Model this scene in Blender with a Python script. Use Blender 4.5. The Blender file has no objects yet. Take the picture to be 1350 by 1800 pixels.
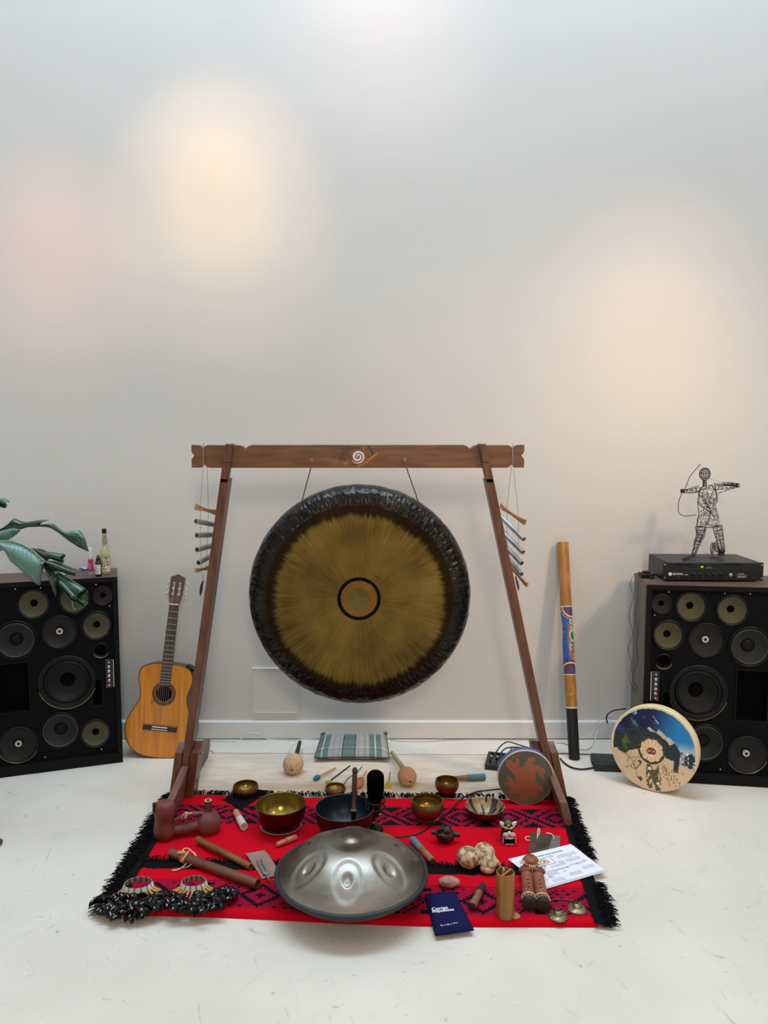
import bpy, math, random
from mathutils import Vector, Matrix, noise, geometry
random.seed(11)
SC = bpy.context.scene
COL = SC.collection
PI = math.pi

# ------------------------------------------------------------------ camera
FPX, CAMH = 1352.0, 1.6
PITCH = math.atan(120 / FPX)
cam_d = bpy.data.cameras.new('camera')
cam_d.sensor_fit = 'VERTICAL'; cam_d.sensor_height = 36.0
cam_d.lens = 36.0 * FPX / 1800.0
cam_d.clip_start = 0.05
cam = bpy.data.objects.new('camera', cam_d); COL.objects.link(cam)
cam.location = (0, 0, CAMH)
cam.rotation_euler = (PI / 2 - PITCH, 0, 0)
SC.camera = cam

# ------------------------------------------------------------------ view
SC.view_settings.view_transform = 'Standard'
SC.view_settings.look = 'None'
SC.view_settings.gamma = 1.0
SC.view_settings.use_curve_mapping = False
SC.view_settings.exposure = 0.0

# ------------------------------------------------------------------ sky and lights
WALL_Y = 4.067
CEIL_Z = 6.2
SKY = (-2.8, 2.8, 2.9, 4.0); SKY2 = (-2.8, 2.8, -1.0, 1.6)          # skylight by the wall and added fill opening in the ceiling: x0, x1, y0, y1
w = bpy.data.worlds.new('sky'); SC.world = w; w.use_nodes = True
bg = w.node_tree.nodes['Background']
bg.inputs[0].default_value = (0.80, 0.90, 1.0, 1); bg.inputs[1].default_value = 1.4

def lamp(name, kind, loc, target, energy, col, **kw):
    d = bpy.data.lights.new(name, kind); d.energy = energy; d.color = col
    for k, v in kw.items(): setattr(d, k, v)
    o = bpy.data.objects.new(name, d); COL.objects.link(o)
    o.location = loc
    o.rotation_euler = (Vector(target) - Vector(loc)).to_track_quat('-Z', 'Y').to_euler()
    return o
# daylight through the roof opening by the wall; the mid-room one is added fill
for (nm, y0_, y1_, e_, c_) in (('skylight_near_wall', SKY[2], SKY[3], 275, (0.62, 0.815, 1.0)), ('fill_mid_room', SKY2[2], SKY2[3], 8, (0.80, 0.90, 1.0))):
    lamp(nm, 'AREA', ((SKY[0]+SKY[1])/2, (y0_+y1_)/2, CEIL_Z + 0.02), ((SKY[0]+SKY[1])/2, (y0_+y1_)/2, 0), e_, c_,
         shape='RECTANGLE', size=SKY[1]-SKY[0], size_y=y1_-y0_)
# warm ceiling spots washing the back wall
WASH = (('washer_yellow', -0.86, 2.84, 150, (1.0, 0.58, 0.24), 32), ('washer_pink', -1.71, 2.56, 88, (1.0, 0.36, 0.14), 28),
        ('washer_right', 1.42, 2.20, 66, (1.0, 0.58, 0.34), 38), ('washer_top', -0.02, 3.86, 90, (1.0, 0.67, 0.59), 32))
for (nm, tx, tz, e, c, ang) in WASH:
    for (k_, f_) in ((1.0, .72), (.55, .36)):          # wide spill and tighter beam of one reflector lamp
        lamp(nm, 'SPOT', (tx, WALL_Y - 1.9, tz + 1.5), (tx, WALL_Y, tz), e * f_, c,
             spot_size=math.radians(ang * k_), spot_blend=1.0, shadow_soft_size=0.06)
# warm spot from the upper right that throws the shadows of the speaker and the long pipe
lamp('room_spot', 'SPOT', (2.9, 1.0, 3.9), (0.75, WALL_Y, 0.85), 285, (1.0, 0.66, 0.38),
     spot_size=math.radians(48), spot_blend=1.0, shadow_soft_size=0.20)
# added warm fill light behind the camera, lifts the lower wall
lamp('room_fill', 'POINT', (0.4, -1.8, 3.1), (0, 0, 0), 215, (1.0, 0.84, 0.66), shadow_soft_size=0.30)
# ------------------------------------------------------------------ helpers
_c, _s = math.cos(PITCH), math.sin(PITCH)
def _ray(px, py):
    v = (900 - py) / FPX
    return Vector(((px - 675) / FPX, _c + v * _s, -_s + v * _c))
def fl(px, py, z=0.0):                 # the point of the plane z that this pixel of the photograph shows
    d = _ray(px, py); t = (z - CAMH) / d.z
    return Vector((d.x * t, d.y * t, z))
def at(px, py, Y):                     # the point at depth Y
    d = _ray(px, py); t = Y / d.y
    return Vector((d.x * t, Y, CAMH + d.z * t))
def on_plane(px, py, p0, n):
    d = _ray(px, py); o = Vector((0, 0, CAMH))
    t = (Vector(p0) - o).dot(n) / d.dot(n)
    return o + d * t
def pj(p):
    dz = p[2] - CAMH; zc = p[1] * _c - dz * _s; yc = p[1] * _s + dz * _c
    return (675 + FPX * p[0] / zc, 900 - FPX * yc / zc)

def C(h):
    h = h.lstrip('#'); o = []
    for i in (0, 2, 4):
        v = int(h[i:i+2], 16) / 255
        o.append(v / 12.92 if v <= 0.04045 else ((v + 0.055) / 1.055) ** 2.4)
    return tuple(o)
def mixc(a, b, t): return tuple(a[i] * (1 - t) + b[i] * t for i in range(3))
def sstep(a, b, x):
    if a == b: return 1.0 if x >= a else 0.0
    t = max(0.0, min(1.0, (x - a) / (b - a))); return t * t * (3 - 2 * t)

def mat(name, col=(.5, .5, .5), rough=.5, metal=0., var=0., vscale=8., stretch=(1, 1, 1), bump=0., bscale=60., bstretch=None,
        attr=False, col2=None, spec=.5, coat=0., trans=0., sheen=0., aniso=0., emit=None, estr=0., rvar=0., ramp=(.35, .65)):
    if isinstance(col, str): col = C(col)
    if isinstance(col2, str): col2 = C(col2)
    m = bpy.data.materials.new(name); m.use_nodes = True
    nt = m.node_tree; b = nt.nodes['Principled BSDF']; L = nt.links.new
    b.inputs['Roughness'].default_value = rough; b.inputs['Metallic'].default_value = metal
    b.inputs['Specular IOR Level'].default_value = spec
    b.inputs['Coat Weight'].default_value = coat; b.inputs['Coat Roughness'].default_value = .12
    b.inputs['Transmission Weight'].default_value = trans
    b.inputs['Sheen Weight'].default_value = sheen; b.inputs['Anisotropic'].default_value = aniso
    if emit: b.inputs['Emission Color'].default_value = (*emit, 1); b.inputs['Emission Strength'].default_value = estr
    tc = nt.nodes.new('ShaderNodeTexCoord')
    def nz(scale, st, detail=4):
        mp = nt.nodes.new('ShaderNodeMapping'); mp.inputs['Scale'].default_value = st
        L(tc.outputs['Object'], mp.inputs['Vector'])
        n = nt.nodes.new('ShaderNodeTexNoise'); n.inputs['Scale'].default_value = scale; n.inputs['Detail'].default_value = detail
        L(mp.outputs['Vector'], n.inputs['Vector']); return n
    base = None
    if attr:
        a = nt.nodes.new('ShaderNodeVertexColor'); a.layer_name = 'Col'; base = a.outputs['Color']
    if var or col2:
        n = nz(vscale, stretch)
        r = nt.nodes.new('ShaderNodeMapRange'); r.inputs['From Min'].default_value = ramp[0]; r.inputs['From Max'].default_value = ramp[1]
        L(n.outputs['Fac'], r.inputs['Value'])
        mx = nt.nodes.new('ShaderNodeMix'); mx.data_type = 'RGBA'
        L(r.outputs['Result'], mx.inputs['Factor'])
        if attr:
            mx.blend_type = 'MULTIPLY'
            sub = nt.nodes.new('ShaderNodeMapRange'); sub.inputs['To Min'].default_value = 1 - var; sub.inputs['To Max'].default_value = 1 + var
            L(n.outputs['Fac'], sub.inputs['Value'])
            mx.inputs['Factor'].default_value = 1; nt.links.remove(mx.inputs['Factor'].links[0])
            L(base, mx.inputs['A']); L(sub.outputs['Result'], mx.inputs['B'])
        else:
            lo = col2 if col2 else tuple(x * (1 - var) for x in col)
            hi = col if col2 else tuple(min(1, x * (1 + var)) for x in col)
            mx.inputs['A'].default_value = (*lo, 1); mx.inputs['B'].default_value = (*hi, 1)
        base = mx.outputs['Result']
        if rvar:
            rr = nt.nodes.new('ShaderNodeMapRange'); rr.inputs['To Min'].default_value = max(0, rough - rvar); rr.inputs['To Max'].default_value = min(1, rough + rvar)
            L(n.outputs['Fac'], rr.inputs['Value']); L(rr.outputs['Result'], b.inputs['Roughness'])
    if base is not None: L(base, b.inputs['Base Color'])
    else: b.inputs['Base Color'].default_value = (*col, 1)
    if bump:
        n2 = nz(bscale, bstretch or (1, 1, 1), 3)
        bp = nt.nodes.new('ShaderNodeBump'); bp.inputs['Strength'].default_value = min(1, bump); bp.inputs['Distance'].default_value = 0.004
        L(n2.outputs['Fac'], bp.inputs['Height']); L(bp.outputs['Normal'], b.inputs['Normal'])
    return m

_prim = {}
class MB:
    """collects geometry in world space; build() links it as one mesh object"""
    def __init__(s): s.v = []; s.f = []; s.c = []; s.m = []; s.M = None; s.col = None; s.mi = 0
    def add(s, vs, fs, cols=None):
        o = len(s.v); M = s.M
        s.v += [(M @ Vector(p)) if M else Vector(p) for p in vs]
        for i, f in enumerate(fs):
            s.f.append([o + k for k in f]); s.c.append(cols[i] if cols else s.col); s.m.append(s.mi)
        return s
    def box(s, c, d, R=None, tx=1., ty=1.):
        c = Vector(c); x, y, z = (k / 2 for k in d)
        vs = [(-x, -y, -z), (x, -y, -z), (x, y, -z), (-x, y, -z), (-x*tx, -y*ty, z), (x*tx, -y*ty, z), (x*tx, y*ty, z), (-x*tx, y*ty, z)]
        vs = [c + (R @ Vector(p) if R else Vector(p)) for p in vs]
        return s.add(vs, [(3, 2, 1, 0), (4, 5, 6, 7), (0, 1, 5, 4), (1, 2, 6, 5), (2, 3, 7, 6), (3, 0, 4, 7)])
    def bbox(s, c, d, b=.004, R=None):               # box with chamfered edges
        c = Vector(c); h = [k / 2 for k in d]; b = min(b, min(h) * .9)
        vs = []; idx = {}
        for sx in (-1, 1):
            for sy in (-1, 1):
                for sz in (-1, 1):
                    for a in range(3):
                        p = [sx * h[0], sy * h[1], sz * h[2]]
                        for k in range(3):
                            if k != a: p[k] -= (sx, sy, sz)[k] * b
                        idx[(sx, sy, sz, a)] = len(vs); vs.append(c + (R @ Vector(p) if R else Vector(p)))
        fs = []
        S = (-1, 1)
        for a in range(3):
            u, w_ = (a + 1) % 3, (a + 2) % 3
            for sg in S:
                q = []
                for (i, j) in ((-1, -1), (1, -1), (1, 1), (-1, 1)):
                    t = [0, 0, 0]; t[a] = sg; t[u] = i; t[w_] = j; q.append(idx[(*t, a)])
                fs.append(q if sg > 0 else q[::-1])
            for i in S:
                for j in S:
                    t0 = [0, 0, 0]; t1 = [0, 0, 0]; t0[a] = -1; t1[a] = 1; t0[u] = t1[u] = i; t0[w_] = t1[w_] = j
                    q = [idx[(*t0, u)], idx[(*t1, u)], idx[(*t1, w_)], idx[(*t0, w_)]]
                    fs.append(q if i * j > 0 else q[::-1])
        for sx in S:
            for sy in S:
                for sz in S:
                    q = [idx[(sx, sy, sz, k)] for k in range(3)]
                    fs.append(q if sx * sy * sz > 0 else q[::-1])
        return s.add(vs, fs)
    def prism(s, out, z0, z1, M=None, bev=0.):       # outline in XY extruded along Z
        n = len(out)
        if bev:
            cx = sum(p[0] for p in out) / n; cy = sum(p[1] for p in out) / n
            ins = []
            for i in range(n):
                a = Vector(out[i-1]); b = Vector(out[i]); c2 = Vector(out[(i+1) % n])
                d1 = (b - a).normalized(); d2 = (c2 - b).normalized()
                nn = Vector((-(d1.y + d2.y), d1.x + d2.x))
                nn = nn.normalized() if nn.length > 1e-6 else Vector((0, 0))
                ins.append(b + nn * bev)
            area = sum(out[i-1][0] * out[i][1] - out[i][0] * out[i-1][1] for i in range(n))
            if area < 0: ins = [2 * Vector(out[i]) - ins[i] for i in range(n)]
            rings = [(ins, z0), (out, z0 + bev), (out, z1 - bev), (ins, z1)]
        else: rings = [(out, z0), (out, z1)]
        vs = []; fs = []
        for (o, z) in rings: vs += [Vector((p[0], p[1], z)) for p in o]
        if M: vs = [M @ p for p in vs]
        for r in range(len(rings) - 1):
            for i in range(n):
                j = (i + 1) % n; fs.append((r*n+i, r*n+j, (r+1)*n+j, (r+1)*n+i))
        fs.append(tuple(range(n))[::-1]); fs.append(tuple((len(rings)-1)*n + i for i in range(n)))
        return s.add(vs, fs)
    def tube(s, pts, r, n=8, cap=True, closed=False, flat=1.):
        pts = [Vector(p) for p in pts]; k = len(pts)
        rr = r if isinstance(r, (list, tuple)) else [r] * k
        T = []
        for i in range(k):
            a = pts[i-1] if (i > 0 or closed) else pts[i]; b = pts[(i+1) % k] if (i < k-1 or closed) else pts[i]
            t = (b - a); T.append(t.normalized() if t.length > 1e-9 else Vector((0, 0, 1)))
        u = T[0].orthogonal().normalized()
        if abs(T[0].z) < .9:
            u = Vector((0, 0, 1)).cross(T[0]).normalized()
        vs = []
        for i in range(k):
            u = (u - T[i] * u.dot(T[i])); u = u.normalized() if u.length > 1e-9 else T[i].orthogonal().normalized()
            w_ = T[i].cross(u)
            for j in range(n):
                a = 2 * PI * j / n
                vs.append(pts[i] + (u * math.cos(a) + w_ * math.sin(a) * flat) * rr[i])
        fs = []
        for i in range(k if closed else k - 1):
            i2 = (i + 1) % k
            for j in range(n):
                j2 = (j + 1) % n; fs.append((i*n+j, i*n+j2, i2*n+j2, i2*n+j))
        if cap and not closed:
            fs.append(tuple(range(n))[::-1]); fs.append(tuple((k-1)*n + j for j in range(n)))
        return s.add(vs, fs)
    def lathe(s, prof, n=32, M=None, colf=None, sx=1., sy=1.):     # profile (r, z) about Z
        vs = []; ring = []
        for (r, z) in prof:
            if r < 1e-6: ring.append([len(vs)]); vs.append(Vector((0, 0, z)))
            else:
                ring.append(list(range(len(vs), len(vs) + n)))
                vs += [Vector((sx * r * math.cos(2*PI*j/n), sy * r * math.sin(2*PI*j/n), z)) for j in range(n)]
        fs = []; cs = []
        for i in range(len(prof) - 1):
            a, b = ring[i], ring[i+1]
            if len(a) == 1 and len(b) == 1: continue
            for j in range(n):
                j2 = (j + 1) % n
                if len(a) == 1: f = (a[0], b[j2], b[j])
                elif len(b) == 1: f = (a[j], a[j2], b[0])
                else: f = (a[j], a[j2], b[j2], b[j])
                fs.append(f)
                if colf: cs.append(colf(i, j))
        if M: vs = [M @ p for p in vs]
        return s.add(vs, fs, cs if colf else None)
    def ell(s, c, r, n=16, k=10, M=None):
        r = (r, r, r) if not isinstance(r, (tuple, list)) else r
        prof = [(math.sin(PI * i / k), -math.cos(PI * i / k)) for i in range(k + 1)]
        prof[0] = (0, -1); prof[-1] = (0, 1)
        X = Matrix.Translation(c) @ (M or Matrix.Identity(4)) @ Matrix.Diagonal((*r, 1))
        return s.lathe(prof, n, X)
    def grid(s, P, nu, nv, colf=None, thick=None):    # P(i, j) -> point
        vs = [Vector(P(i, j)) for i in range(nu) for j in range(nv)]
        fs = []; cs = []
        for i in range(nu - 1):
            for j in range(nv - 1):
                fs.append((i*nv+j, (i+1)*nv+j, (i+1)*nv+j+1, i*nv+j+1))
                if colf: cs.append(colf(i, j))
        return s.add(vs, fs, cs if colf else None)
    def build(s, name, material, parent=None, smooth=40, origin=None, link=True):
        me = bpy.data.meshes.new(name)
        if parent is not None: o0 = parent_origin(parent)
        elif origin is not None: o0 = Vector(origin)
        else:
            xs = [p.x for p in s.v]; ys = [p.y for p in s.v]; zs = [p.z for p in s.v]
            o0 = Vector(((min(xs)+max(xs))/2, (min(ys)+max(ys))/2, min(zs)))
        me.from_pydata([p - o0 for p in s.v], [], s.f)
        for mm in (material if isinstance(material, (list, tuple)) else [material]): me.materials.append(mm)
        if any(s.m): me.polygons.foreach_set('material_index', s.m)
        if any(k is not None for k in s.c):
            ca = me.color_attributes.new('Col', 'FLOAT_COLOR', 'CORNER'); buf = []
            for f, k in zip(s.f, s.c):
                k = k or (.5, .5, .5)
                buf += [k[0], k[1], k[2], 1.0] * len(f)
            ca.data.foreach_set('color', buf)
        if smooth:
            me.polygons.foreach_set('use_smooth', [True] * len(me.polygons))
            me.set_sharp_from_angle(angle=math.radians(smooth))
        me.update()
        ob = bpy.data.objects.new(name, me)
        if link: COL.objects.link(ob)
        if parent is not None: ob.parent = parent
        else: ob.location = o0
        return ob
def parent_origin(p):
    o = Vector((0, 0, 0))
    while p is not None: o += Vector(p.location); p = p.parent
    return o
def tag(o, label, cat, group=None, kind=None):
    if label: o['label'] = label
    if cat: o['category'] = cat
    if group: o['group'] = group
    if kind: o['kind'] = kind
    return o
def thing(name, loc, label, cat, group=None):
    o = bpy.data.objects.new(name, None); COL.objects.link(o); o.location = loc
    o.empty_display_size = .05
    return tag(o, label, cat, group)
def struct(o): o['kind'] = 'structure'; return o
def flip_fix(ob):
    import bmesh
    bm = bmesh.new(); bm.from_mesh(ob.data); bmesh.ops.recalc_face_normals(bm, faces=bm.faces); bm.to_mesh(ob.data); bm.free(); return ob
def frame(o, x, y, z):                 # matrix from an origin and three axes
    x, y, z = Vector(x).normalized(), Vector(y).normalized(), Vector(z).normalized()
    return Matrix(((x.x, y.x, z.x, o[0]), (x.y, y.y, z.y, o[1]), (x.z, y.z, z.z, o[2]), (0, 0, 0, 1)))
def axis_frame(p, q, ref=(0, 0, 1)):   # Z along p->q
    z = (Vector(q) - Vector(p)).normalized(); ref = Vector(ref)
    if abs(z.dot(ref)) > .98: ref = Vector((1, 0, 0))
    x = ref.cross(z).normalized(); y = z.cross(x)
    return frame(p, x, y, z)
def smoothpath(pts, n=8, closed=False):     # Catmull-Rom
    P = [Vector(p) for p in pts]; out = []; k = len(P)
    for i in range(k if closed else k - 1):
        a = P[i-1] if (i > 0 or closed) else P[0]*2 - P[1]
        b = P[i]; c = P[(i+1) % k]; d = P[(i+2) % k] if (i + 2 < k or closed) else P[-1]*2 - P[-2]
        for j in range(n):
            t = j / n
            out.append(.5 * ((2*b) + (c - a)*t + (2*a - 5*b + 4*c - d)*t*t + (3*b - a - 3*c + d)*t**3))
    if not closed: out.append(P[-1])
    return out
def ribbon(mb, pts, wd, M, t=.0006, z=0.):      # flat painted stroke in the XY plane of M
    P = [Vector((p[0], p[1])) for p in pts]; k = len(P)
    ws = wd if isinstance(wd, (list, tuple)) else [wd] * k
    L, R = [], []
    for i in range(k):
        d = P[min(i+1, k-1)] - P[max(i-1, 0)]
        d = d.normalized() if d.length > 1e-9 else Vector((1, 0)); nn = Vector((-d.y, d.x)) * ws[i] / 2
        L.append(P[i] + nn); R.append(P[i] - nn)
    vs = [M @ Vector((p.x, p.y, z + t)) for p in L] + [M @ Vector((p.x, p.y, z + t)) for p in R]
    vs += [M @ Vector((p.x, p.y, z)) for p in L] + [M @ Vector((p.x, p.y, z)) for p in R]
    fs = []
    for i in range(k - 1):
        fs += [(k+i, k+i+1, i+1, i), (i, i+1, 2*k+i+1, 2*k+i), (k+i+1, k+i, 3*k+i, 3*k+i+1)]
    mb.add(vs, fs)
def text(name, body, M, size, material, parent, bold=0., align='LEFT', ext=.0003, shear=0., spacing=1.):
    cu = bpy.data.curves.new(name, 'FONT'); cu.body = body; cu.size = size; cu.align_x = align
    cu.extrude = ext; cu.offset = bold; cu.resolution_u = 3; cu.shear = shear; cu.space_character = spacing
    tmp = bpy.data.objects.new(name, cu); COL.objects.link(tmp)
    bpy.context.view_layer.update()
    dg = bpy.context.evaluated_depsgraph_get()
    me = bpy.data.meshes.new_from_object(tmp.evaluated_get(dg)); me.name = name
    bpy.data.objects.remove(tmp)
    o0 = parent_origin(parent)
    for v in me.vertices: v.co = (M @ v.co) - o0
    me.materials.clear(); me.materials.append(material)
    ob = bpy.data.objects.new(name, me); COL.objects.link(ob); ob.parent = parent
    return ob
def inpoly(x, y, poly):
    r = False; j = len(poly) - 1
    for i in range(len(poly)):
        xi, yi = poly[i]; xj, yj = poly[j]
        if (yi > y) != (yj > y) and x < (xj - xi) * (y - yi) / (yj - yi) + xi: r = not r
        j = i
    return r
# ------------------------------------------------------------------ materials shared by many things
M_BLACK = mat('black_plastic', '#060707', .45, spec=.3)
M_BLACKM = mat('black_matte', '#030304', .9, spec=.1)
M_CABLE = mat('black_cable', '#101012', .5)
M_WCABLE = mat('white_cable', '#c9c8c4', .5)
M_WHITE = mat('white_paint', '#dedcd6', .5)
M_CHROME = mat('chrome', '#c9c9c9', .2, 1.)
M_WOOD = mat('stand_wood', '#6e412a', .45, var=.0, col2='#4e2b1b', vscale=7, stretch=(6, 6, .8), bump=.12, bscale=40, bstretch=(6, 6, .6), coat=.1)
M_WOODX = mat('beam_wood', '#7b4e30', .45, col2='#5d3a22', vscale=7, stretch=(.8, 6, 6), bump=.12, bscale=40, bstretch=(.6, 6, 6), coat=.1)
M_WOODY = mat('foot_wood', '#735040', .5, col2='#5a3d30', vscale=7, stretch=(6, .8, 6), bump=.12, bscale=40, bstretch=(6, .6, 6))

# ------------------------------------------------------------------ the room
def wall_material():
    m = mat('wall_paint', '#d0cecb', .62, var=.03, vscale=.9, stretch=(.5, 1, 1.6), bump=.06, bscale=9, bstretch=(.4, 1, 2.5)); return m
def floor_material():
    m = mat('floor_paint', '#d3cbbe', .38, var=.05, vscale=2.2, rvar=.1, bump=.03, bscale=30)
    nt = m.node_tree; L = nt.links.new; b = nt.nodes['Principled BSDF']
    src = b.inputs['Base Color'].links[0].from_socket
    tc = nt.nodes.new('ShaderNodeTexCoord')
    def scuff(rot, scale, st, lo, hi, off):
        m0 = nt.nodes.new('ShaderNodeMapping'); m0.inputs['Rotation'].default_value = (0, 0, rot); m0.inputs['Location'].default_value = off; L(tc.outputs['Object'], m0.inputs['Vector'])
        mp = nt.nodes.new('ShaderNodeMapping'); mp.inputs['Scale'].default_value = st; L(m0.outputs['Vector'], mp.inputs['Vector'])
        n = nt.nodes.new('ShaderNodeTexNoise'); n.inputs['Scale'].default_value = scale; n.inputs['Detail'].default_value = 5; n.inputs['Roughness'].default_value = .6
        L(mp.outputs['Vector'], n.inputs['Vector'])
        r = nt.nodes.new('ShaderNodeMapRange'); r.inputs['From Min'].default_value = lo; r.inputs['From Max'].default_value = hi
        L(n.outputs['Fac'], r.inputs['Value']); return r.outputs['Result']
    for (rot, scale, st, lo, hi, off, k) in ((.6, 7, (1, 4, 1), .655, .74, (0, 0, 0), .34), (-.7, 9, (1, 4.5, 1), .66, .74, (5, 3, 0), .36), (.1, 24, (1, 1.6, 1), .67, .73, (1, 9, 0), .5), (1.3, 6, (1, 8, 1), .66, .72, (3, 7, 0), .28), (2.2, 5, (1, 3, 1), .62, .80, (8, 2, 0), .16)):
        f = scuff(rot, scale, st, lo, hi, off)
        mu = nt.nodes.new('ShaderNodeMath'); mu.operation = 'MULTIPLY'; mu.inputs[1].default_value = k; L(f, mu.inputs[0])
        mx = nt.nodes.new('ShaderNodeMix'); mx.data_type = 'RGBA'; mx.inputs['B'].default_value = (*C('#6f6a63'), 1)
        L(mu.outputs[0], mx.inputs['Factor']); L(src, mx.inputs['A']); src = mx.outputs['Result']
    L(src, b.inputs['Base Color'])
    return m
M_WALL = wall_material()
RX, RY0 = 3.8, -4.4
b = MB(); b.box((0, WALL_Y + .1, CEIL_Z / 2), (2*RX + .4, .2, CEIL_Z)); struct(b.build('wall_back', M_WALL, smooth=0))
b = MB(); b.box((-RX - .1, (RY0 + WALL_Y)/2, CEIL_Z / 2), (.2, WALL_Y - RY0, CEIL_Z)); struct(b.build('wall_left', M_WALL, smooth=0))
b = MB(); b.box((RX + .1, (RY0 + WALL_Y)/2, CEIL_Z / 2), (.2, WALL_Y - RY0, CEIL_Z)); struct(b.build('wall_right', M_WALL, smooth=0))
M_REAR = mat('rear_wall_paint', '#8f8b84', .7, var=.05)
b = MB(); b.box((0, RY0 - .1, CEIL_Z / 2), (2*RX + .4, .2, CEIL_Z)); struct(b.build('wall_front', M_REAR, smooth=0))
b = MB(); b.box((0, (RY0 + WALL_Y)/2, -.05), (2*RX + .4, WALL_Y - RY0 + .4, .1)); struct(b.build('floor', floor_material(), smooth=0))
b = MB()
y0, y1 = RY0 - .2, WALL_Y + .2
zc = CEIL_Z + .1
b.box(((-RX - .2 + SKY[0])/2, (y0+y1)/2, zc), (SKY[0] + RX + .2, y1 - y0, .2))
b.box(((RX + .2 + SKY[1])/2, (y0+y1)/2, zc), (RX + .2 - SKY[1], y1 - y0, .2))
for (ya, yb) in ((y0, SKY2[2]), (SKY2[3], SKY[2]), (SKY[3], y1)): b.box((0, (ya + yb)/2, zc), (SKY[1]-SKY[0], yb - ya, .2))
struct(b.build('ceiling', M_WALL, smooth=0))
b = MB()                                               # baseboard with a bevelled top, a hair above the floor
prof = [(0, .006), (-.016, .006), (-.016, .094), (-.011, .102), (0, .102)]
b.prism([(p[0], p[1]) for p in prof], -RX, RX, frame((0, WALL_Y, 0), (0, 1, 0), (0, 0, 1), (1, 0, 0)))
struct(flip_fix(b.build('baseboard_back', mat('baseboard_paint', '#d9d8d5', .4, var=.03, vscale=4), smooth=0)))

# square access panel low on the wall
p0 = at(446, 1251, WALL_Y); p1 = at(522, 1175, WALL_Y)
t = thing('access_panel', ((p0.x+p1.x)/2, WALL_Y, p0.z), 'thin square white access panel fixed low on the wall behind the gong', 'panel')
b = MB(); b.bbox(((p0.x+p1.x)/2, WALL_Y - .003, (p0.z+p1.z)/2), (p1.x-p0.x, .006, p1.z-p0.z), .0015); b.build('cover', M_WALL, t)
b = MB(); fr = .012
for (cx, cz, dx, dz) in (((p0.x+p1.x)/2, p1.z + .002, p1.x-p0.x + .008, .004), ((p0.x+p1.x)/2, p0.z - .002, p1.x-p0.x + .008, .004), (p0.x - .002, (p0.z+p1.z)/2, .004, p1.z-p0.z), (p1.x + .002, (p0.z+p1.z)/2, .004, p1.z-p0.z)):
    b.box((cx, WALL_Y - .0045, cz), (dx, .009, dz))
b.build('rim', M_WHITE, t, smooth=0)

# ------------------------------------------------------------------ loudspeakers
M_CABW = mat('speaker_veneer', '#5b4238', .55, col2='#43302a', vscale=5, stretch=(1, 1, 8), bump=.06)
M_CABS = mat('speaker_veneer_side', '#6a6258', .6, col2='#58504a', vscale=5, stretch=(6, 6, .6))
M_BAF = mat('speaker_baffle', '#04060a', .8, var=.15, vscale=30, spec=.15)
M_LIP = mat('speaker_lip', '#040507', .7, spec=.2)
M_RUB = mat('speaker_surround', '#060708', .55, spec=.2)
M_RINGB = mat('speaker_basket', '#0b0c0e', .45, .2, spec=.25)
M_OLIVE = mat('cone_olive', '#4c4933', .85, var=.06, vscale=14)
M_BROWN = mat('cone_brown', '#1d1415', .8, var=.1, vscale=14)
M_GREYC = mat('cone_dark_brown', '#151211', .8, var=.1, vscale=14)
M_GREYM = mat('cone_grey', '#1e1f22', .8, var=.08, vscale=14)
M_GREYR = mat('cone_rim_tan', '#3f392c', .7)
M_WOOF = mat('cone_woofer', '#0d0e10', .8, var=.1, vscale=10)
M_CAPW = mat('white_cap', '#b9b3ac', .35, .2)
M_GOLDR = mat('basket_edge', '#8b7a52', .35, .8)
SPZ = .946
# u from the inner (control-panel) edge, v from the floor, radii of the cone and basket
def measure():
    L = Vector((1.228, 3.541, 0)); a = math.radians(-8); ux = Vector((math.cos(a), math.sin(a), 0)); n = Vector((-ux.y, ux.x, 0))
    o = L + n * .018
    def uv(px, py):
        p = on_plane(px, py, o, n); d = p - L; return (d.dot(ux), p.z)
    return uv
_uv = measure()
DRV = []
for (px, py, rc, rb, kind) in ((1162.8, 1061.5, 17, 18.5, 'brown'), (1214.5, 1066, 23, 28, 'olive'), (1286.8, 1072.3, 23.5, 28, 'olive'), (1174.3, 1116, 23, 28, 'olive'),
                               (1240.9, 1125, 27, 31, 'white'), (1317.8, 1136.6, 31.5, 36, 'mid'), (1166.3, 1161.9, 11, 14, 'port'), (1227, 1217, 40, 50, 'woofer'),
                               (1238.6, 1305.4, 31, 35, 'mid'), (1313, 1326, 29, 34, 'white2')):
    u, v = _uv(px, py); k = 1 / 376
    DRV.append((u, v, rc * k, rb * k, kind))
DRV.append((.125, DRV[8][1] - .035, 23 / 376, 28 / 376, 'olive'))
SPW = .70
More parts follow.
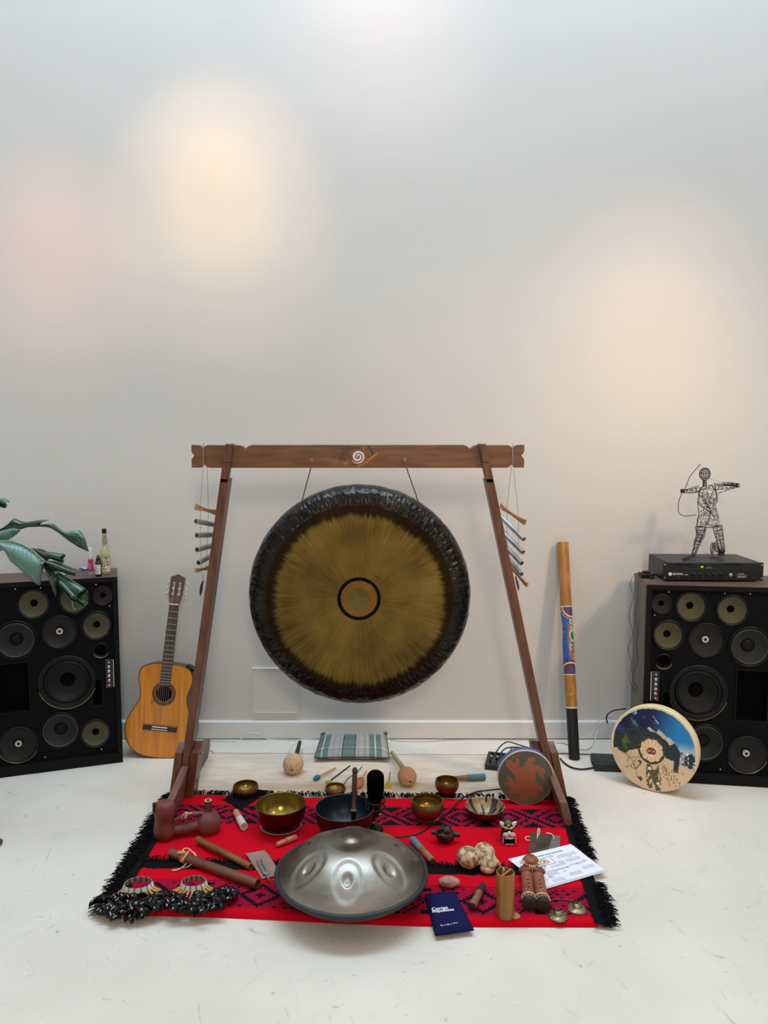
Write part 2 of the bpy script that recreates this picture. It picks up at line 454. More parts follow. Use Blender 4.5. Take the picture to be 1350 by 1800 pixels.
def speaker(corner, ang, side, depth, label):
    """corner: floor point of the inner front edge; side +1 cabinet extends to +u, -1 mirrored"""
    a = math.radians(ang); ux = Vector((math.cos(a), math.sin(a), 0)) * side
    n_in = Vector((-math.sin(a), math.cos(a), 0))           # into the cabinet
    Z = Vector((0, 0, 1)); c0 = Vector(corner)
    M = Matrix(((ux.x, n_in.x, 0, c0.x), (ux.y, n_in.y, 0, c0.y), (0, 0, 1, 0), (0, 0, 0, 1)))
    cen = c0 + ux * SPW/2 + n_in * depth/2
    root = thing('loudspeaker', (cen.x, cen.y, 0), label, 'loudspeaker', 'tall multi-driver loudspeaker cabinets')
    W, H = SPW, SPZ
    FD = .085                                                # hollow front chamber behind the baffle
    b = MB(); b.M = M; b.box((W/2, (depth + FD)/2, H/2), (W, depth - FD, H))
    vt = .010
    b.box((vt/2, (FD + .004)/2, H/2), (vt, FD - .004, H)); b.box((W - vt/2, (FD + .004)/2, H/2), (vt, FD - .004, H))
    b.box((W/2, (FD + .004)/2, H - vt/2), (W - 2*vt, FD - .004, vt)); b.box((W/2, (FD + .004)/2, vt/2), (W - 2*vt, FD - .004, vt))
    body = flip_fix(b.build('cabinet', [M_CABW, M_CABS, M_BLACKM], root, smooth=0))
    for p in body.data.polygons:
        if abs(p.normal.z) < .5: p.material_index = 1
        if p.normal.dot(-n_in) > .9 and abs(p.center.z - H/2) < .01 and p.area > .2: p.material_index = 2
    b = MB(); b.M = M                                        # black front lip around the recessed baffle
    lw = .022
    b.box((lw/2, .012, H/2), (lw, .024, H - .002)); b.box((W - lw/2, .012, H/2), (lw, .024, H - .002))
    b.box((W/2, .012, H - lw/2 - .001), (W - 2*lw, .024, lw)); b.box((W/2, .012, .026), (W - 2*lw, .024, .05))
    flip_fix(b.build('front_lip', M_LIP, root, smooth=0))
    pu0_, pv1_ = _uv(1295, 1177); pu1_, pv0_ = _uv(1348, 1269)
    RECT = [(pu0_, pu1_, pv0_, pv1_), (.085, .135, .30, .435)]
    vs2 = []; es2 = []
    def loop(pts):
        o = len(vs2); vs2.extend(Vector(p) for p in pts); es2.extend((o+i, o+(i+1) % len(pts)) for i in range(len(pts)))
    loop([(lw - .004, .046), (W - lw + .004, .046), (W - lw + .004, H - lw + .004), (lw - .004, H - lw + .004)])
    for (u, v, rc, rb, kind) in DRV: loop([(u + (rc + .002) * math.cos(2*PI*i/40), v + (rc + .002) * math.sin(2*PI*i/40)) for i in range(40)])
    for (a0, a1, c0_, c1) in RECT: loop([(a0, c0_), (a1, c0_), (a1, c1), (a0, c1)])
    V, E_, Fc, *_ = geometry.delaunay_2d_cdt(vs2, es2, [], 0, 1e-6)
    keep = []
    for f in Fc:
        cx = sum(V[i].x for i in f) / 3; cy = sum(V[i].y for i in f) / 3
        if any((cx-u)**2 + (cy-v)**2 < (rc + .002)**2 for (u, v, rc, rb, kind) in DRV): continue
        if any(a0 < cx < a1 and c0_ < cy < c1 for (a0, a1, c0_, c1) in RECT): continue
        keep.append(list(f))
    b = MB(); b.M = M; b.add([(p.x, .018, p.y) for p in V], keep); b.build('baffle', M_BAF, root, smooth=0)
    F = lambda u, v, y=.018: M @ Matrix.Translation((u, y, v)) @ Matrix.Rotation(PI/2, 4, 'X')      # local Z points out of the face
    for (u, v, rc, rb, kind) in DRV:
        X = F(u, v)
        b = MB(); b.lathe([(rb, 0), (rb, .006), (rb - .004, .009), (rc + .004, .007), (rc, .003), (rc, -.004)], 40, X)
        d = flip_fix(b.build('driver', M_GOLDR if kind in ('woofer', 'white2') and False else M_RINGB, root))
        if kind in ('woofer', 'white', 'white2', 'port'):
            b = MB()
            lo = PI * (1.10 if kind == 'woofer' else 1.15); hi = PI * 1.9
            P = [X @ Vector((rb * math.cos(lo + (hi-lo)*i/24), rb * math.sin(lo + (hi-lo)*i/24), .006)) for i in range(25)]
            if kind != 'white': b.tube(P, .0022, 6); b.build('basket_edge', M_GOLDR, d)
        if kind in ('woofer', 'mid'):
            b = MB(); w_ = .020 if kind == 'woofer' else .006
            prof = [(rc - (w_) * i / 8, .003 + .008 * math.sin(PI * i / 8)) for i in range(9)]
            b.lathe(prof, 40, X); flip_fix(b.build('surround', M_RUB if kind == 'woofer' else M_GREYR, d)); rr = rc - w_
        else: rr = rc
        if kind == 'port':
            b = MB(); b.lathe([(rr, .003), (rr * .8, -.004), (rr * .55, -.012), (0, -.014)], 32, X); b.build('cone', M_BLACKM, d); continue
        dep = {'woofer': .045, 'mid': .03, 'brown': .016}.get(kind, .026)
        cap = {'woofer': .40, 'mid': .40, 'brown': .3}.get(kind, .28)
        prof = []
        for i in range(9):
            q = i / 8; r = rr * (1 - q) + rr * cap * q
            prof.append((r, .003 - dep * (1 - (1 - q) ** 1.5)))
        m = {'olive': M_OLIVE, 'brown': M_BROWN, 'white': M_GREYC, 'white2': M_WOOF, 'mid': M_GREYM, 'woofer': M_WOOF}[kind]
        b = MB(); b.lathe(prof, 40, X); flip_fix(b.build('cone', m, d))
        zc_ = prof[-1][1]; rcap = prof[-1][0]
        b = MB()
        if kind in ('white', 'white2'):
            b.lathe([(rcap, zc_), (.0, zc_ - .004)], 24, X); b.build('cone_throat', M_BLACKM, d)
            b = MB(); b.lathe([(.014, zc_ - .004), (.0165, zc_ + .010), (.015, zc_ + .015), (.007, zc_ + .015), (.0055, zc_ + .010), (0, zc_ + .010)], 24, X); flip_fix(b.build('phase_plug', M_CAPW, d))
            b = MB(); b.lathe([(.0062, zc_ + .0153), (.0, zc_ + .0154)], 12, X); b.build('plug_hole', M_BLACKM, d)
        elif kind == 'mid' or kind == 'woofer':
            b.lathe([(rcap, zc_)] + [(rcap * math.cos(PI/2 * i / 6) * .98, zc_ + (.014 if kind == 'mid' else .016) * math.sin(PI/2 * i / 6)) for i in range(1, 6)] + [(0, zc_ + .015)], 32, X); flip_fix(b.build('dust_cap', M_BLACKM if kind == 'woofer' else M_RUB, d))
        else:
            b.lathe([(rcap, zc_), (rcap * .75, zc_ - .008), (rcap * .5, zc_ - .012), (0, zc_ - .012)], 24, X); b.build('dust_cap', M_BLACKM, d)
    # bass port, small recess, control panel
    for name, (u0, u1, v0, v1) in zip(('bass_port', 'slot_port'), RECT):
        b = MB(); b.M = M; y0_, y1_ = .0175, .080
        q = [(u0, v0), (u1, v0), (u1, v1), (u0, v1)]
        b.add([(p[0], y0_, p[1]) for p in q] + [(p[0], y1_, p[1]) for p in q], [(0, 1, 5, 4), (1, 2, 6, 5), (2, 3, 7, 6), (3, 0, 4, 7), (4, 5, 6, 7)])
        r = b.build(name, M_BLACKM, root, smooth=0)
        b = MB(); b.M = M; fr = .006
        for (cu, cv, du, dv) in ((u0, (v0+v1)/2, fr, v1-v0+fr), (u1, (v0+v1)/2, fr, v1-v0+fr), ((u0+u1)/2, v0, u1-u0, fr), ((u0+u1)/2, v1, u1-u0, fr)):
            b.box((cu, .0155, cv), (du, .005, dv))
        flip_fix(b.build('port_edge', M_LIP, r, smooth=0))
    pu0, pv1 = _uv(1139.5, 1179); pu1, pv0 = _uv(1157, 1232)
    pu0 = max(pu0, .028)
    b = MB(); b.M = M; b.bbox(((pu0+pu1)/2, .014, (pv0+pv1)/2), (pu1-pu0, .010, pv1-pv0), .002)
    pan = flip_fix(b.build('control_panel', mat('control_panel', '#26282b', .4, .3), root))
    b = MB(); b.M = M; b.box((pu0 + .003, .0085, (pv0+pv1)/2), (.0025, .002, pv1-pv0 - .006)); flip_fix(b.build('panel_line', M_WHITE, pan, smooth=0))
    for i in range(6):
        vv = pv1 - (pv1-pv0) * (.09 + .16 * i)
        b = MB(); r = .005 if i in (0, 5) else .0068
        b.lathe([(r, 0), (r, .004), (r*.6, .005), (r*.55, .014), (0, .015)], 14, F((pu0+pu1)/2 + .004, vv, .009)); flip_fix(b.build('knob', M_CHROME, pan))
    b = MB(); b.M = M; b.box((pu1 - .007, .0085, pv0 + .012), (.010, .002, .016)); flip_fix(b.build('red_badge', mat('red_badge', '#8c2b33', .5), pan, smooth=0))
    for (u, v) in ((.10, H-.035), (.35, H-.035), (.46, H-.035), (.60, H-.05), (.04, .5), (.10, .075), (.36, .07), (.62, .07), (.04, .80)):
        b = MB(); b.lathe([(.004, 0), (.003, .002), (0, .0025)], 8, F(u, v)); flip_fix(b.build('screw', M_CHROME, root))
    return root
SP_R = speaker((1.228, 3.541, 0), -8, 1, .33, 'right-hand loudspeaker cabinet with the black amplifier standing on it')
SP_L = speaker((-1.316, 3.752, 0), 19.4, -1, .29, 'left-hand loudspeaker cabinet half covered by drooping banana leaves')
# ------------------------------------------------------------------ gong stand
GX = -.112
ST = thing('gong_stand', (GX, 3.40, 0), 'tall brown wooden A-frame stand with painted spiral carrying the gong', 'stand')
BY0, BY1 = 3.355, 3.385              # beam front and back
def beam_outline():
    zb, zt_ = 1.496, 1.600
    xs = lambda px: at(px, 800, BY0).x
    zz = lambda py: at(628, py, BY0).z
    right = []
    R = []
    # right half, from the bottom centre counter-clockwise
    R += [(xs(630), zz(822.5)), (xs(889), zz(822.5)), (xs(895), zz(821)), (xs(899.5), zz(816.5)), (xs(901), zz(816)), (xs(902.5), zz(818.5)), (xs(906), zz(822)), (xs(921.5), zz(822)), (xs(921.8), zz(807)),
          (xs(919), zz(804)), (xs(916.5), zz(800.3)), (xs(919.5), zz(797.5)), (xs(921.8), zz(793)), (xs(921.5), zz(781.5)), (xs(908), zz(781.8)), (xs(903.5), zz(784.5)), (xs(901), zz(788)), (xs(898.5), zz(785)), (xs(893), zz(782)),
          (xs(836), zz(782)), (xs(831), zz(784)), (xs(826), zz(788.5)), (xs(821), zz(784)), (xs(814), zz(781.5)), (xs(630), zz(781.5))]
    Lh = []
    for (x, z) in R[1:-1][::-1]:
        Lh.append((2 * xs(629) - x, z))
    return R + Lh
b = MB(); b.prism(beam_outline(), BY0, BY1, Matrix(((1, 0, 0, 0), (0, 0, 1, 0), (0, 1, 0, 0), (0, 0, 0, 1))), bev=.002)
beam = flip_fix(b.build('beam', M_WOODX, ST, smooth=30))
# painted emblem on the beam: white spiral, dark scribbles, yellow and red licks
EM = frame(at(630, 802, BY0), (1, 0, 0), (0, 0, 1), (0, -1, 0))
def ez(pts, n=6):                     # emblem pixels of the close-up to metres
    out = []
    for (x, y) in pts:
        p = at(570 + x * .0889, 770 + y * .0889, BY0); o = at(630, 802, BY0); out.append(Vector((p.x - o.x, p.z - o.z, 0)))
    return [(p.x, p.y) for p in smoothpath(out, n)]
ink = mat('dark_ink', '#1c1716', .6); pale = mat('spiral_paint', '#d8cec8', .6); yel = mat('yellow_paint', '#c88f2a', .6); redp = mat('red_paint', '#a2392a', .6); grn = mat('green_paint', '#3d5231', .6)
b = MB()
sp = []
for i in range(70):
    th = i / 69 * 2.35 * 2 * PI; r = 3 + 132 * (i / 69) ** 1.05
    sp.append((668 + r * math.cos(th + .35), 370 + r * math.sin(th + .35) * .98))
wd = [.0016 + .0085 * max(0, math.sin(PI * (i / 138) ** 1.5)) for i in range(70 * 2 - 1)]
P = ez(sp, 2); ribbon(b, P, (wd + [.001] * 10)[:len(P)], EM); b.build('spiral_emblem', pale, beam, smooth=0)
b = MB()
for pts in ([(165, 380), (205, 380), (235, 320), (270, 308), (295, 345), (305, 425), (325, 440), (340, 400), (350, 280), (375, 222), (402, 240), (388, 300), (375, 380), (395, 450)],
            [(415, 455), (408, 370), (425, 290), (470, 200), (495, 183), (500, 205), (450, 300), (450, 360), (475, 370), (490, 320), (530, 240), (600, 185), (730, 185)],
            [(505, 455), (540, 500), (590, 535), (650, 548)], [(945, 340), (940, 290), (905, 215), (865, 185), (885, 165), (920, 215), (955, 280), (955, 330)], [(850, 385), (865, 352), (895, 360), (870, 410)]):
    ribbon(b, ez(pts), .0026, EM)
b.build('ink_scribble', ink, beam, smooth=0)
b = MB()
for pts in ([(740, 190), (775, 210), (800, 240)], [(650, 548), (720, 540), (790, 500), (830, 440), (870, 390)], [(385, 480), (405, 505), (425, 545)], [(425, 470), (445, 500), (462, 530)],
            [(830, 500), (870, 450), (905, 380)], [(870, 460), (900, 430), (930, 360)], [(910, 430), (940, 390), (965, 340)], [(950, 400), (985, 350), (1000, 310)], [(990, 370), (1020, 330), (1030, 290), (1045, 320)]):
    ribbon(b, ez(pts), .0021, EM)
b.build('yellow_lick', yel, beam, smooth=0)
b = MB()
for pts in ([(790, 520), (830, 535), (860, 480)], [(830, 545), (880, 500), (920, 430)], [(880, 520), (920, 480), (950, 420)], [(930, 510), (960, 450), (990, 390)], [(1010, 410), (1070, 380), (1090, 340)], [(1080, 400), (1120, 350), (1165, 330)], [(440, 545), (465, 525)], [(800, 250), (820, 270)]):
    ribbon(b, ez(pts), .0018, EM)
b.build('red_lick', redp, beam, smooth=0)
b = MB(); ribbon(b, ez([(900, 370), (950, 340), (990, 290), (1030, 285)]), .0026, EM); b.build('green_lick', grn, beam, smooth=0)
for px in (547.5, 711.5):             # pegs the gong cord runs over
    q = at(px, 809, BY0)
    b = MB(); b.lathe([(.0085, 0), (.0085, .002), (.0055, .003), (.0058, .014), (.004, .017), (0, .0172)], 16, frame(q, (1, 0, 0), (0, 0, 1), (0, -1, 0))); flip_fix(b.build('peg', mat('grey_metal', '#8d8a86', .35, .9), beam))
# side trestles: leg, forked top, cheek blocks and foot all lean in one plane
for sgn in (-1, 1):
    if sgn < 0: xb, xt = at(331, 1318, 3.35).x, at(400, 812, 3.35).x
    else: xb, xt = at(958, 1318, 3.35).x, at(853, 815, 3.35).x
    zb, zt_ = at(331, 1318, 3.35).z, at(400, 812, 3.35).z
    k = (xt - xb) / (zt_ - zb); x_at = lambda z: xb + k * (z - zb)
    S = Matrix.Identity(4); S[0][2] = k; S[0][3] = xb - k * zb       # shear: local x measured from the leaning axis
    leg = MB(); leg.M = S
    leg.bbox((0, 3.372, .80), (.036, .088, 1.30), .003)
    leg.bbox((0, 3.345, 1.475), (.036, .034, .09), .004)
    o = leg.build('leg', M_WOOD, ST, smooth=30)
    b = MB(); b.M = S; b.bbox((0, 3.339, 1.560), (.034, .024, .084), .004); b.build('leg_fork', M_WOOD, ST, smooth=30)
    b = MB(); b.M = S; b.bbox((0, 3.3975, 1.55), (.034, .024, .10), .004); b.build('leg_fork', M_WOOD, ST, smooth=30)
    b = MB(); b.M = S; b.box((0, 3.348, 1.519), (.028, .016, .012)); b.build('fork_gap', M_BLACKM, ST, smooth=0)
    for sd in (-1, 1):                # cheek blocks either side of the foot, pointed on top
        b = MB()
        out = [(3.325, .004), (3.43, .004), (3.43, .215), (3.415, .235), (3.39, .255), (3.36, .235), (3.325, .225)]
        x0 = .019 if sd > 0 else -.019 - .034
        M2 = S @ Matrix(((0, 0, 1, 0), (1, 0, 0, 0), (0, 1, 0, 0), (0, 0, 0, 1)))
        b.prism(out, x0, x0 + .034, M2, bev=.003); flip_fix(b.build('cheek_block', M_WOOD, ST, smooth=30))
    b = MB(); b.M = S; b.bbox((0, 3.336, .195), (.033, .018, .05), .002); b.build('wedge', M_WOOD, ST, smooth=30)
    foot = MB()
    out = [(3.085, .004), (3.80, .004), (3.815, .055), (3.80, .10), (3.76, .115), (3.70, .125), (3.45, .165), (3.33, .165), (3.14, .112), (3.095, .106), (3.088, .055)]
    M2 = S @ Matrix(((0, 0, 1, 0), (1, 0, 0, 0), (0, 1, 0, 0), (0, 0, 0, 1)))
    foot.prism(out, -.0165, .0165, M2, bev=.003); flip_fix(foot.build('foot', M_WOODY, ST, smooth=30))
    for (z, y) in ((.205, 3.38), (.075, 3.38)):
        for sd in (-1, 1):
            b = MB(); b.M = S; xx = sd * .0535
            b.tube([(xx, y, z), (xx + sd * .007, y, z)], .008, 8); b.build('bolt', M_CHROME, ST)
# ------------------------------------------------------------------ gong
GC = Vector((GX, 3.41, .907)); GR = .487
def gong_mat(name, c1, c2, rough, metal, radial, bump, hammer, attr=False):
    m = bpy.data.materials.new(name); m.use_nodes = True; nt = m.node_tree; L = nt.links.new; bs = nt.nodes['Principled BSDF']
    bs.inputs['Metallic'].default_value = metal; bs.inputs['Roughness'].default_value = rough
    tc = nt.nodes.new('ShaderNodeTexCoord'); sep = nt.nodes.new('ShaderNodeSeparateXYZ'); L(tc.outputs['Object'], sep.inputs[0])
    at2 = nt.nodes.new('ShaderNodeMath'); at2.operation = 'ARCTAN2'; L(sep.outputs['X'], at2.inputs[0]); L(sep.outputs['Z'], at2.inputs[1])
    ln = nt.nodes.new('ShaderNodeVectorMath'); ln.operation = 'LENGTH'; L(tc.outputs['Object'], ln.inputs[0])
    cb = nt.nodes.new('ShaderNodeCombineXYZ'); L(at2.outputs[0], cb.inputs[0]); L(ln.outputs['Value'], cb.inputs[1])
    mp = nt.nodes.new('ShaderNodeMapping'); mp.inputs['Scale'].default_value = radial; L(cb.outputs[0], mp.inputs[0])
    n = nt.nodes.new('ShaderNodeTexNoise'); n.inputs['Scale'].default_value = 1; n.inputs['Detail'].default_value = 6; n.inputs['Roughness'].default_value = .65; L(mp.outputs[0], n.inputs['Vector'])
    n3 = nt.nodes.new('ShaderNodeTexNoise'); n3.inputs['Scale'].default_value = 5; n3.inputs['Detail'].default_value = 3; L(tc.outputs['Object'], n3.inputs['Vector'])
    ad = nt.nodes.new('ShaderNodeMath'); ad.operation = 'MULTIPLY_ADD'; ad.inputs[1].default_value = .55; L(n3.outputs['Fac'], ad.inputs[0])
    hf = nt.nodes.new('ShaderNodeMath'); hf.operation = 'MULTIPLY'; hf.inputs[1].default_value = .5; L(n.outputs['Fac'], hf.inputs[0]); L(hf.outputs[0], ad.inputs[2])
    r = nt.nodes.new('ShaderNodeMapRange'); r.inputs['From Min'].default_value = .38; r.inputs['From Max'].default_value = .66; L(ad.outputs[0], r.inputs['Value'])
    mx = nt.nodes.new('ShaderNodeMix'); mx.data_type = 'RGBA'; mx.inputs['A'].default_value = (*C(c1), 1); mx.inputs['B'].default_value = (*C(c2), 1)
    L(r.outputs['Result'], mx.inputs['Factor'])
    if attr:
        va = nt.nodes.new('ShaderNodeVertexColor'); va.layer_name = 'Col'
        m2 = nt.nodes.new('ShaderNodeMix'); m2.data_type = 'RGBA'; m2.blend_type = 'MULTIPLY'; m2.inputs['Factor'].default_value = 1
        L(va.outputs['Color'], m2.inputs['A']); L(mx.outputs['Result'], m2.inputs['B']); L(m2.outputs['Result'], bs.inputs['Base Color'])
    else: L(mx.outputs['Result'], bs.inputs['Base Color'])
    bp = nt.nodes.new('ShaderNodeBump'); bp.inputs['Strength'].default_value = bump; bp.inputs['Distance'].default_value = .006
    if hammer:
        vo = nt.nodes.new('ShaderNodeTexVoronoi'); vo.inputs['Scale'].default_value = 1
        mp2 = nt.nodes.new('ShaderNodeMapping'); mp2.inputs['Scale'].default_value = hammer; L(cb.outputs[0], mp2.inputs[0]); L(mp2.outputs[0], vo.inputs['Vector']); L(vo.outputs['Distance'], bp.inputs['Height'])
    else: L(n.outputs['Fac'], bp.inputs['Height'])
    L(bp.outputs['Normal'], bs.inputs['Normal'])
    return m
GO = thing('gong', GC, 'large round bronze gong with dark hammered rim hanging from the wooden stand', 'gong')
GF = frame(GC, (1, 0, 0), (0, 0, 1), (0, -1, 0)) @ Matrix.Scale(1.045, 4)
rng = random.Random(3)
def ring_noise(th, amp, seed):        # ragged boundary between dark edge and scraped gold
    return amp * (noise.noise(Vector((math.cos(th) * 14, math.sin(th) * 14, seed))) + .6 * noise.noise(Vector((math.cos(th) * 60, math.sin(th) * 60, seed))))
NA = 620
def gold_mesh():                       # scraped gold fading in fine radial streaks into the dark edge
    b = MB(); rs = [.088, .15, .2, .25, .29] + [.31 + .0046 * i for i in range(21)]
    rg = random.Random(6); st = [rg.uniform(-.5, .5) for _ in range(NA)]
    vs = [GF @ Vector((r*math.cos(2*PI*j/NA), r*math.sin(2*PI*j/NA), .0022 + .004 * (1 - (r/.40)**2))) for r in rs for j in range(NA)]
    fs, cs = [], []
    gold, dark = (1, 1, 1), (.11, .09, .085)
    for i in range(len(rs) - 1):
        rm = (rs[i] + rs[i+1]) / 2
        for j in range(NA):
            th = 2*PI*j/NA; edge = .362 + .010 * noise.noise(Vector((math.cos(th) * 3, math.sin(th) * 3, 1.3))) + .012 * sstep(.3, -.8, math.sin(th)) + .013 * st[j] + .012 * noise.noise(Vector((math.cos(th) * 30, math.sin(th) * 30, 2)))
            fs.append((i*NA+j, i*NA+(j+1) % NA, (i+1)*NA+(j+1) % NA, (i+1)*NA+j)); cs.append(mixc(gold, dark, sstep(edge - .017, edge + .013, rm)))
    return b.add(vs, fs, cs)
gold_mesh().build('face', gong_mat('gong_gold', '#4b3b1a', '#857036', .45, .85, (70, 4, 1), .15, None, True), GO)
prof = [(0, .0), (.30, -.001), (.37, -.001), (.405, -.003), (.435, -.009), (.455, -.020), (.470, -.036), (.481, -.055), (.487, -.078), (.487, -.098), (.483, -.112), (.474, -.112), (.474, -.09), (.462, -.05), (.44, -.03), (.40, -.014), (0, -.010)]
b = MB(); b.lathe(prof[:4], 180, GF); 
n0 = len(b.v)
flip_fix(b.build('dark_band', gong_mat('gong_dark', '#12100d', '#30261a', .38, .75, (10, 30, 1), .9, (13, 32, 1)), GO))
b = MB()
sub = []
for i in range(3, len(prof) - 1):
    (r0, z0), (r1, z1) = prof[i], prof[i+1]
    for q in range(3): sub.append((r0 + (r1-r0)*q/3, z0 + (z1-z0)*q/3))
sub.append(prof[-1])
b.lathe(sub, 240, GF)
GFi = GF.inverted()
for i, p in enumerate(b.v):           # hammer marks on the rolled edge
    q = GFi @ p; r = math.hypot(q.x, q.y); th = math.atan2(q.y, q.x)
    if r > .40 and q.z < -.004:
        d = noise.noise(Vector((math.cos(th) * 16, math.sin(th) * 16, q.z * 60))) * .0028
        e = Vector((q.x/r, q.y/r, .5)).normalized(); b.v[i] = GF @ (q + e * d)
flip_fix(b.build('rim', gong_mat('gong_rim', '#171718', '#33312c', .3, .85, (8, 14, 1), .8, (30, 40, 1)), GO))
b = MB()                              # black painted ring, uneven on the inside
no, vs, fs = 120, [], []
for j in range(no):
    t = 2*PI*j/no
    for r in (.0935, .0915, .0795 + ring_noise(t, .004, 7.7), .0785 + ring_noise(t, .004, 7.7)):
        vs.append(GF @ Vector((r*math.cos(t), r*math.sin(t), .0086 if (.0788 < r < .0922) else .0058)))
for j in range(no):
    for i in range(3): fs.append((j*4+i, ((j+1) % no)*4+i, ((j+1) % no)*4+i+1, j*4+i+1))
b.add(vs, fs); flip_fix(b.build('painted_ring', mat('gong_ring_black', '#050403', .8, var=.2, vscale=40, spec=.1), GO))
b = MB(); b.lathe([(.0815, .0056), (.07, .0064), (.055, .0072), (.048, .0076)], 80, GF); flip_fix(b.build('boss_edge', gong_mat('gong_boss_edge', '#6e4c1e', '#8a6630', .4, .8, (20, 30, 1), .1, None), GO))
b = MB(); b.lathe([(.0492, .0075), (.03, .0085), (0, .009)], 80, GF); flip_fix(b.build('boss', gong_mat('gong_boss', '#564a24', '#786a3c', .38, .85, (1, 10, 1), .05, None), GO))
b = MB(); q0 = GF @ Vector((.067, .098, .0085)); q1 = GF @ Vector((.094, .082, .0082)); b.tube([q0, (q0+q1)/2 + Vector((.002, -.0002, .002)), q1], [.0006, .0022, .0006], 6, flat=.4); b.build('scratch', M_BLACKM, GO)
M_CORD = mat('dark_red_cord', '#5a1a26', .8, var=.3, vscale=300)
for (pa, pb) in (((545.5, 822), (525, 902)), ((715, 822), (744, 908))):
    a = at(*pa, BY0 + .012); e = at(*pb, 3.40); e.y = 3.405
    pg = at(pa[0] + (2 if pa[0] < 600 else -3), 809, BY0); pg.y = BY0 - .006
    b = MB(); b.tube([Vector((a.x, BY1 + .004, a.z + .06)), Vector((a.x, BY1 + .003, a.z - .003)), (a + e) / 2 + Vector((0, .012, 0)), e + Vector((0, .005, 0)), e + Vector((0, .03, -.01))], .0024, 6)
    b.build('cord', M_CORD, GO)
# ------------------------------------------------------------------ tube chimes tied to the ends of the beam
M_ALU = mat('chime_tube', '#a6a7aa', .42, .55, var=.06, vscale=30)
M_TAN = mat('chime_bar', '#b98a5c', .5, col2='#9a6c42', vscale=12, stretch=(1, 8, 8))
M_STR = mat('string', '#8f8f90', .8)
def chime(label, bar, ends, bot, cords, clap, tx):
    c = (Vector(bar[0]) + Vector(bar[1])) / 2
    root = thing('tube_chime', (c.x, c.y, min(Vector(bot[0]).z, Vector(bot[1]).z)), label, 'chime', 'four-tube chimes hung at the two ends of the gong stand')
    def plank(name, p, q, h):
        p, q = Vector(p), Vector(q); d = (q - p); L = d.length
        X = axis_frame(p, q)          # Z along plank
        out = [(-.5*h, 0), (-.62*h, .12*L), (-.48*h, .3*L), (-.40*h, .5*L), (-.48*h, .7*L), (-.62*h, .88*L), (-.5*h, L), (.75*h, L), (.55*h, .88*L), (.35*h, .7*L), (.30*h, .5*L), (.35*h, .3*L), (.55*h, .12*L), (.75*h, 0)]
        x = d.normalized(); z = Vector((0, 0, 1)); z = (z - x * z.dot(x)).normalized(); y = z.cross(x)
        b = MB(); b.prism([(o_[1], o_[0]) for o_ in out], -.005, .005, frame(p, x, z, y), bev=.001); flip_fix(b.build(name, M_TAN, root))
    plank('top_bar', bar[0], bar[1], .020)
    plank('bottom_bar', bot[0], bot[1], .016)
    for (p, q) in ends:
        X = axis_frame(p, q); L = (Vector(q) - Vector(p)).length; r = .0115
        b = MB(); b.lathe([(r * .8, .03), (r * .8, 0), (r, 0), (r, L), (r * .8, L), (r * .8, L - .03)], 20, X); tb = flip_fix(b.build('tube', M_ALU, root))
        b = MB(); b.lathe([(0, .012), (r * .8, .012)], 20, X); b.build('tube_bore', M_BLACKM, tb)
    for pts in cords:
        b = MB(); b.tube(pts, .0011, 5); b.build('string', M_STR, root)
    b = MB(); b.tube(clap, [.004, .007, .007, .003], 8, flat=.5); b.build('clapper', mat('clapper_leather', '#3a3236', .6), root)
    return root
zn = at(357, 820, BY0).z
# left chime
YL = 3.33
def lp(px, py, dy=0.): return at(px, py, YL + dy)
tl = [(lp(344, 916), lp(380, 923, .10)), (lp(345.5, 941), lp(376, 940, .10)), (lp(346, 966.5), lp(372, 959, .10)), (lp(348.5, 989.5), lp(369, 978, .10))]
nl = at(358, 818, BY0 + .015); nl2 = at(364, 818, BY0 + .015)
chime('four-tube metal chime hanging at the left end of the beam, beside the guitar neck', (lp(343, 891), lp(382, 901, .10)), tl, (lp(343.5, 1003), lp(366, 998, .10)),
      ([at(357.5, 779, BY0 - .004), at(357, 818, BY0 - .004), lp(352.5, 880, .02), lp(352, 940, .02), lp(354, 1002, .02)], [at(357.5, 779, BY0 - .004), nl2, lp(366, 884, .055), lp(366, 930, .055), lp(362, 999, .07)],
       [at(357.5, 779, BY0 - .004), at(357.5, 779, BY1 + .004), at(357.5, 821, BY1 + .004), at(357.5, 821, BY0 - .004), at(357.5, 779, BY0 - .004)], [lp(354, 1006, .02), lp(358, 1015, .03), lp(356, 1022, .03)]),
      [lp(357, 1021, .03), lp(354, 1030, .03), lp(353, 1040, .03), lp(352, 1047, .03)], 1)
YR = 3.36
def rp(px, py, dy=0.): return at(px, py, YR + dy)
tr = [(rp(921, 948), rp(881, 908, .14)), (rp(919.5, 971), rp(881, 932, .14)), (rp(917, 990.5), rp(884, 955, .14)), (rp(916.5, 1009.5), rp(888, 974, .14))]
nr = at(900, 818, BY0 + .015)
chime('four-tube metal chime hanging at the right end of the beam, above the painted pipe', (rp(923.5, 919), rp(880, 889, .14)), tr, (rp(927, 1029), rp(893, 990, .14)),
      ([at(901, 779, BY0 - .004), at(899, 821, BY0 - .003), rp(891, 890, .10), rp(891, 935, .10), rp(893, 990, .10)], [at(901, 779, BY0 - .004), at(902.5, 821, BY0 - .003), rp(910, 893, .03), rp(911.5, 920, .03), rp(911, 1003, .03)],
       [at(901, 779, BY0 - .004), at(901, 779, BY1 + .004), at(901, 821, BY1 + .004), at(901, 821, BY0 - .004), at(901, 779, BY0 - .004)], [rp(905, 1005, .05), rp(908, 1015, .05)]),
      [rp(906, 1013, .05), rp(909, 1023, .05), rp(911, 1032, .05), rp(911.5, 1038, .05)], -1)
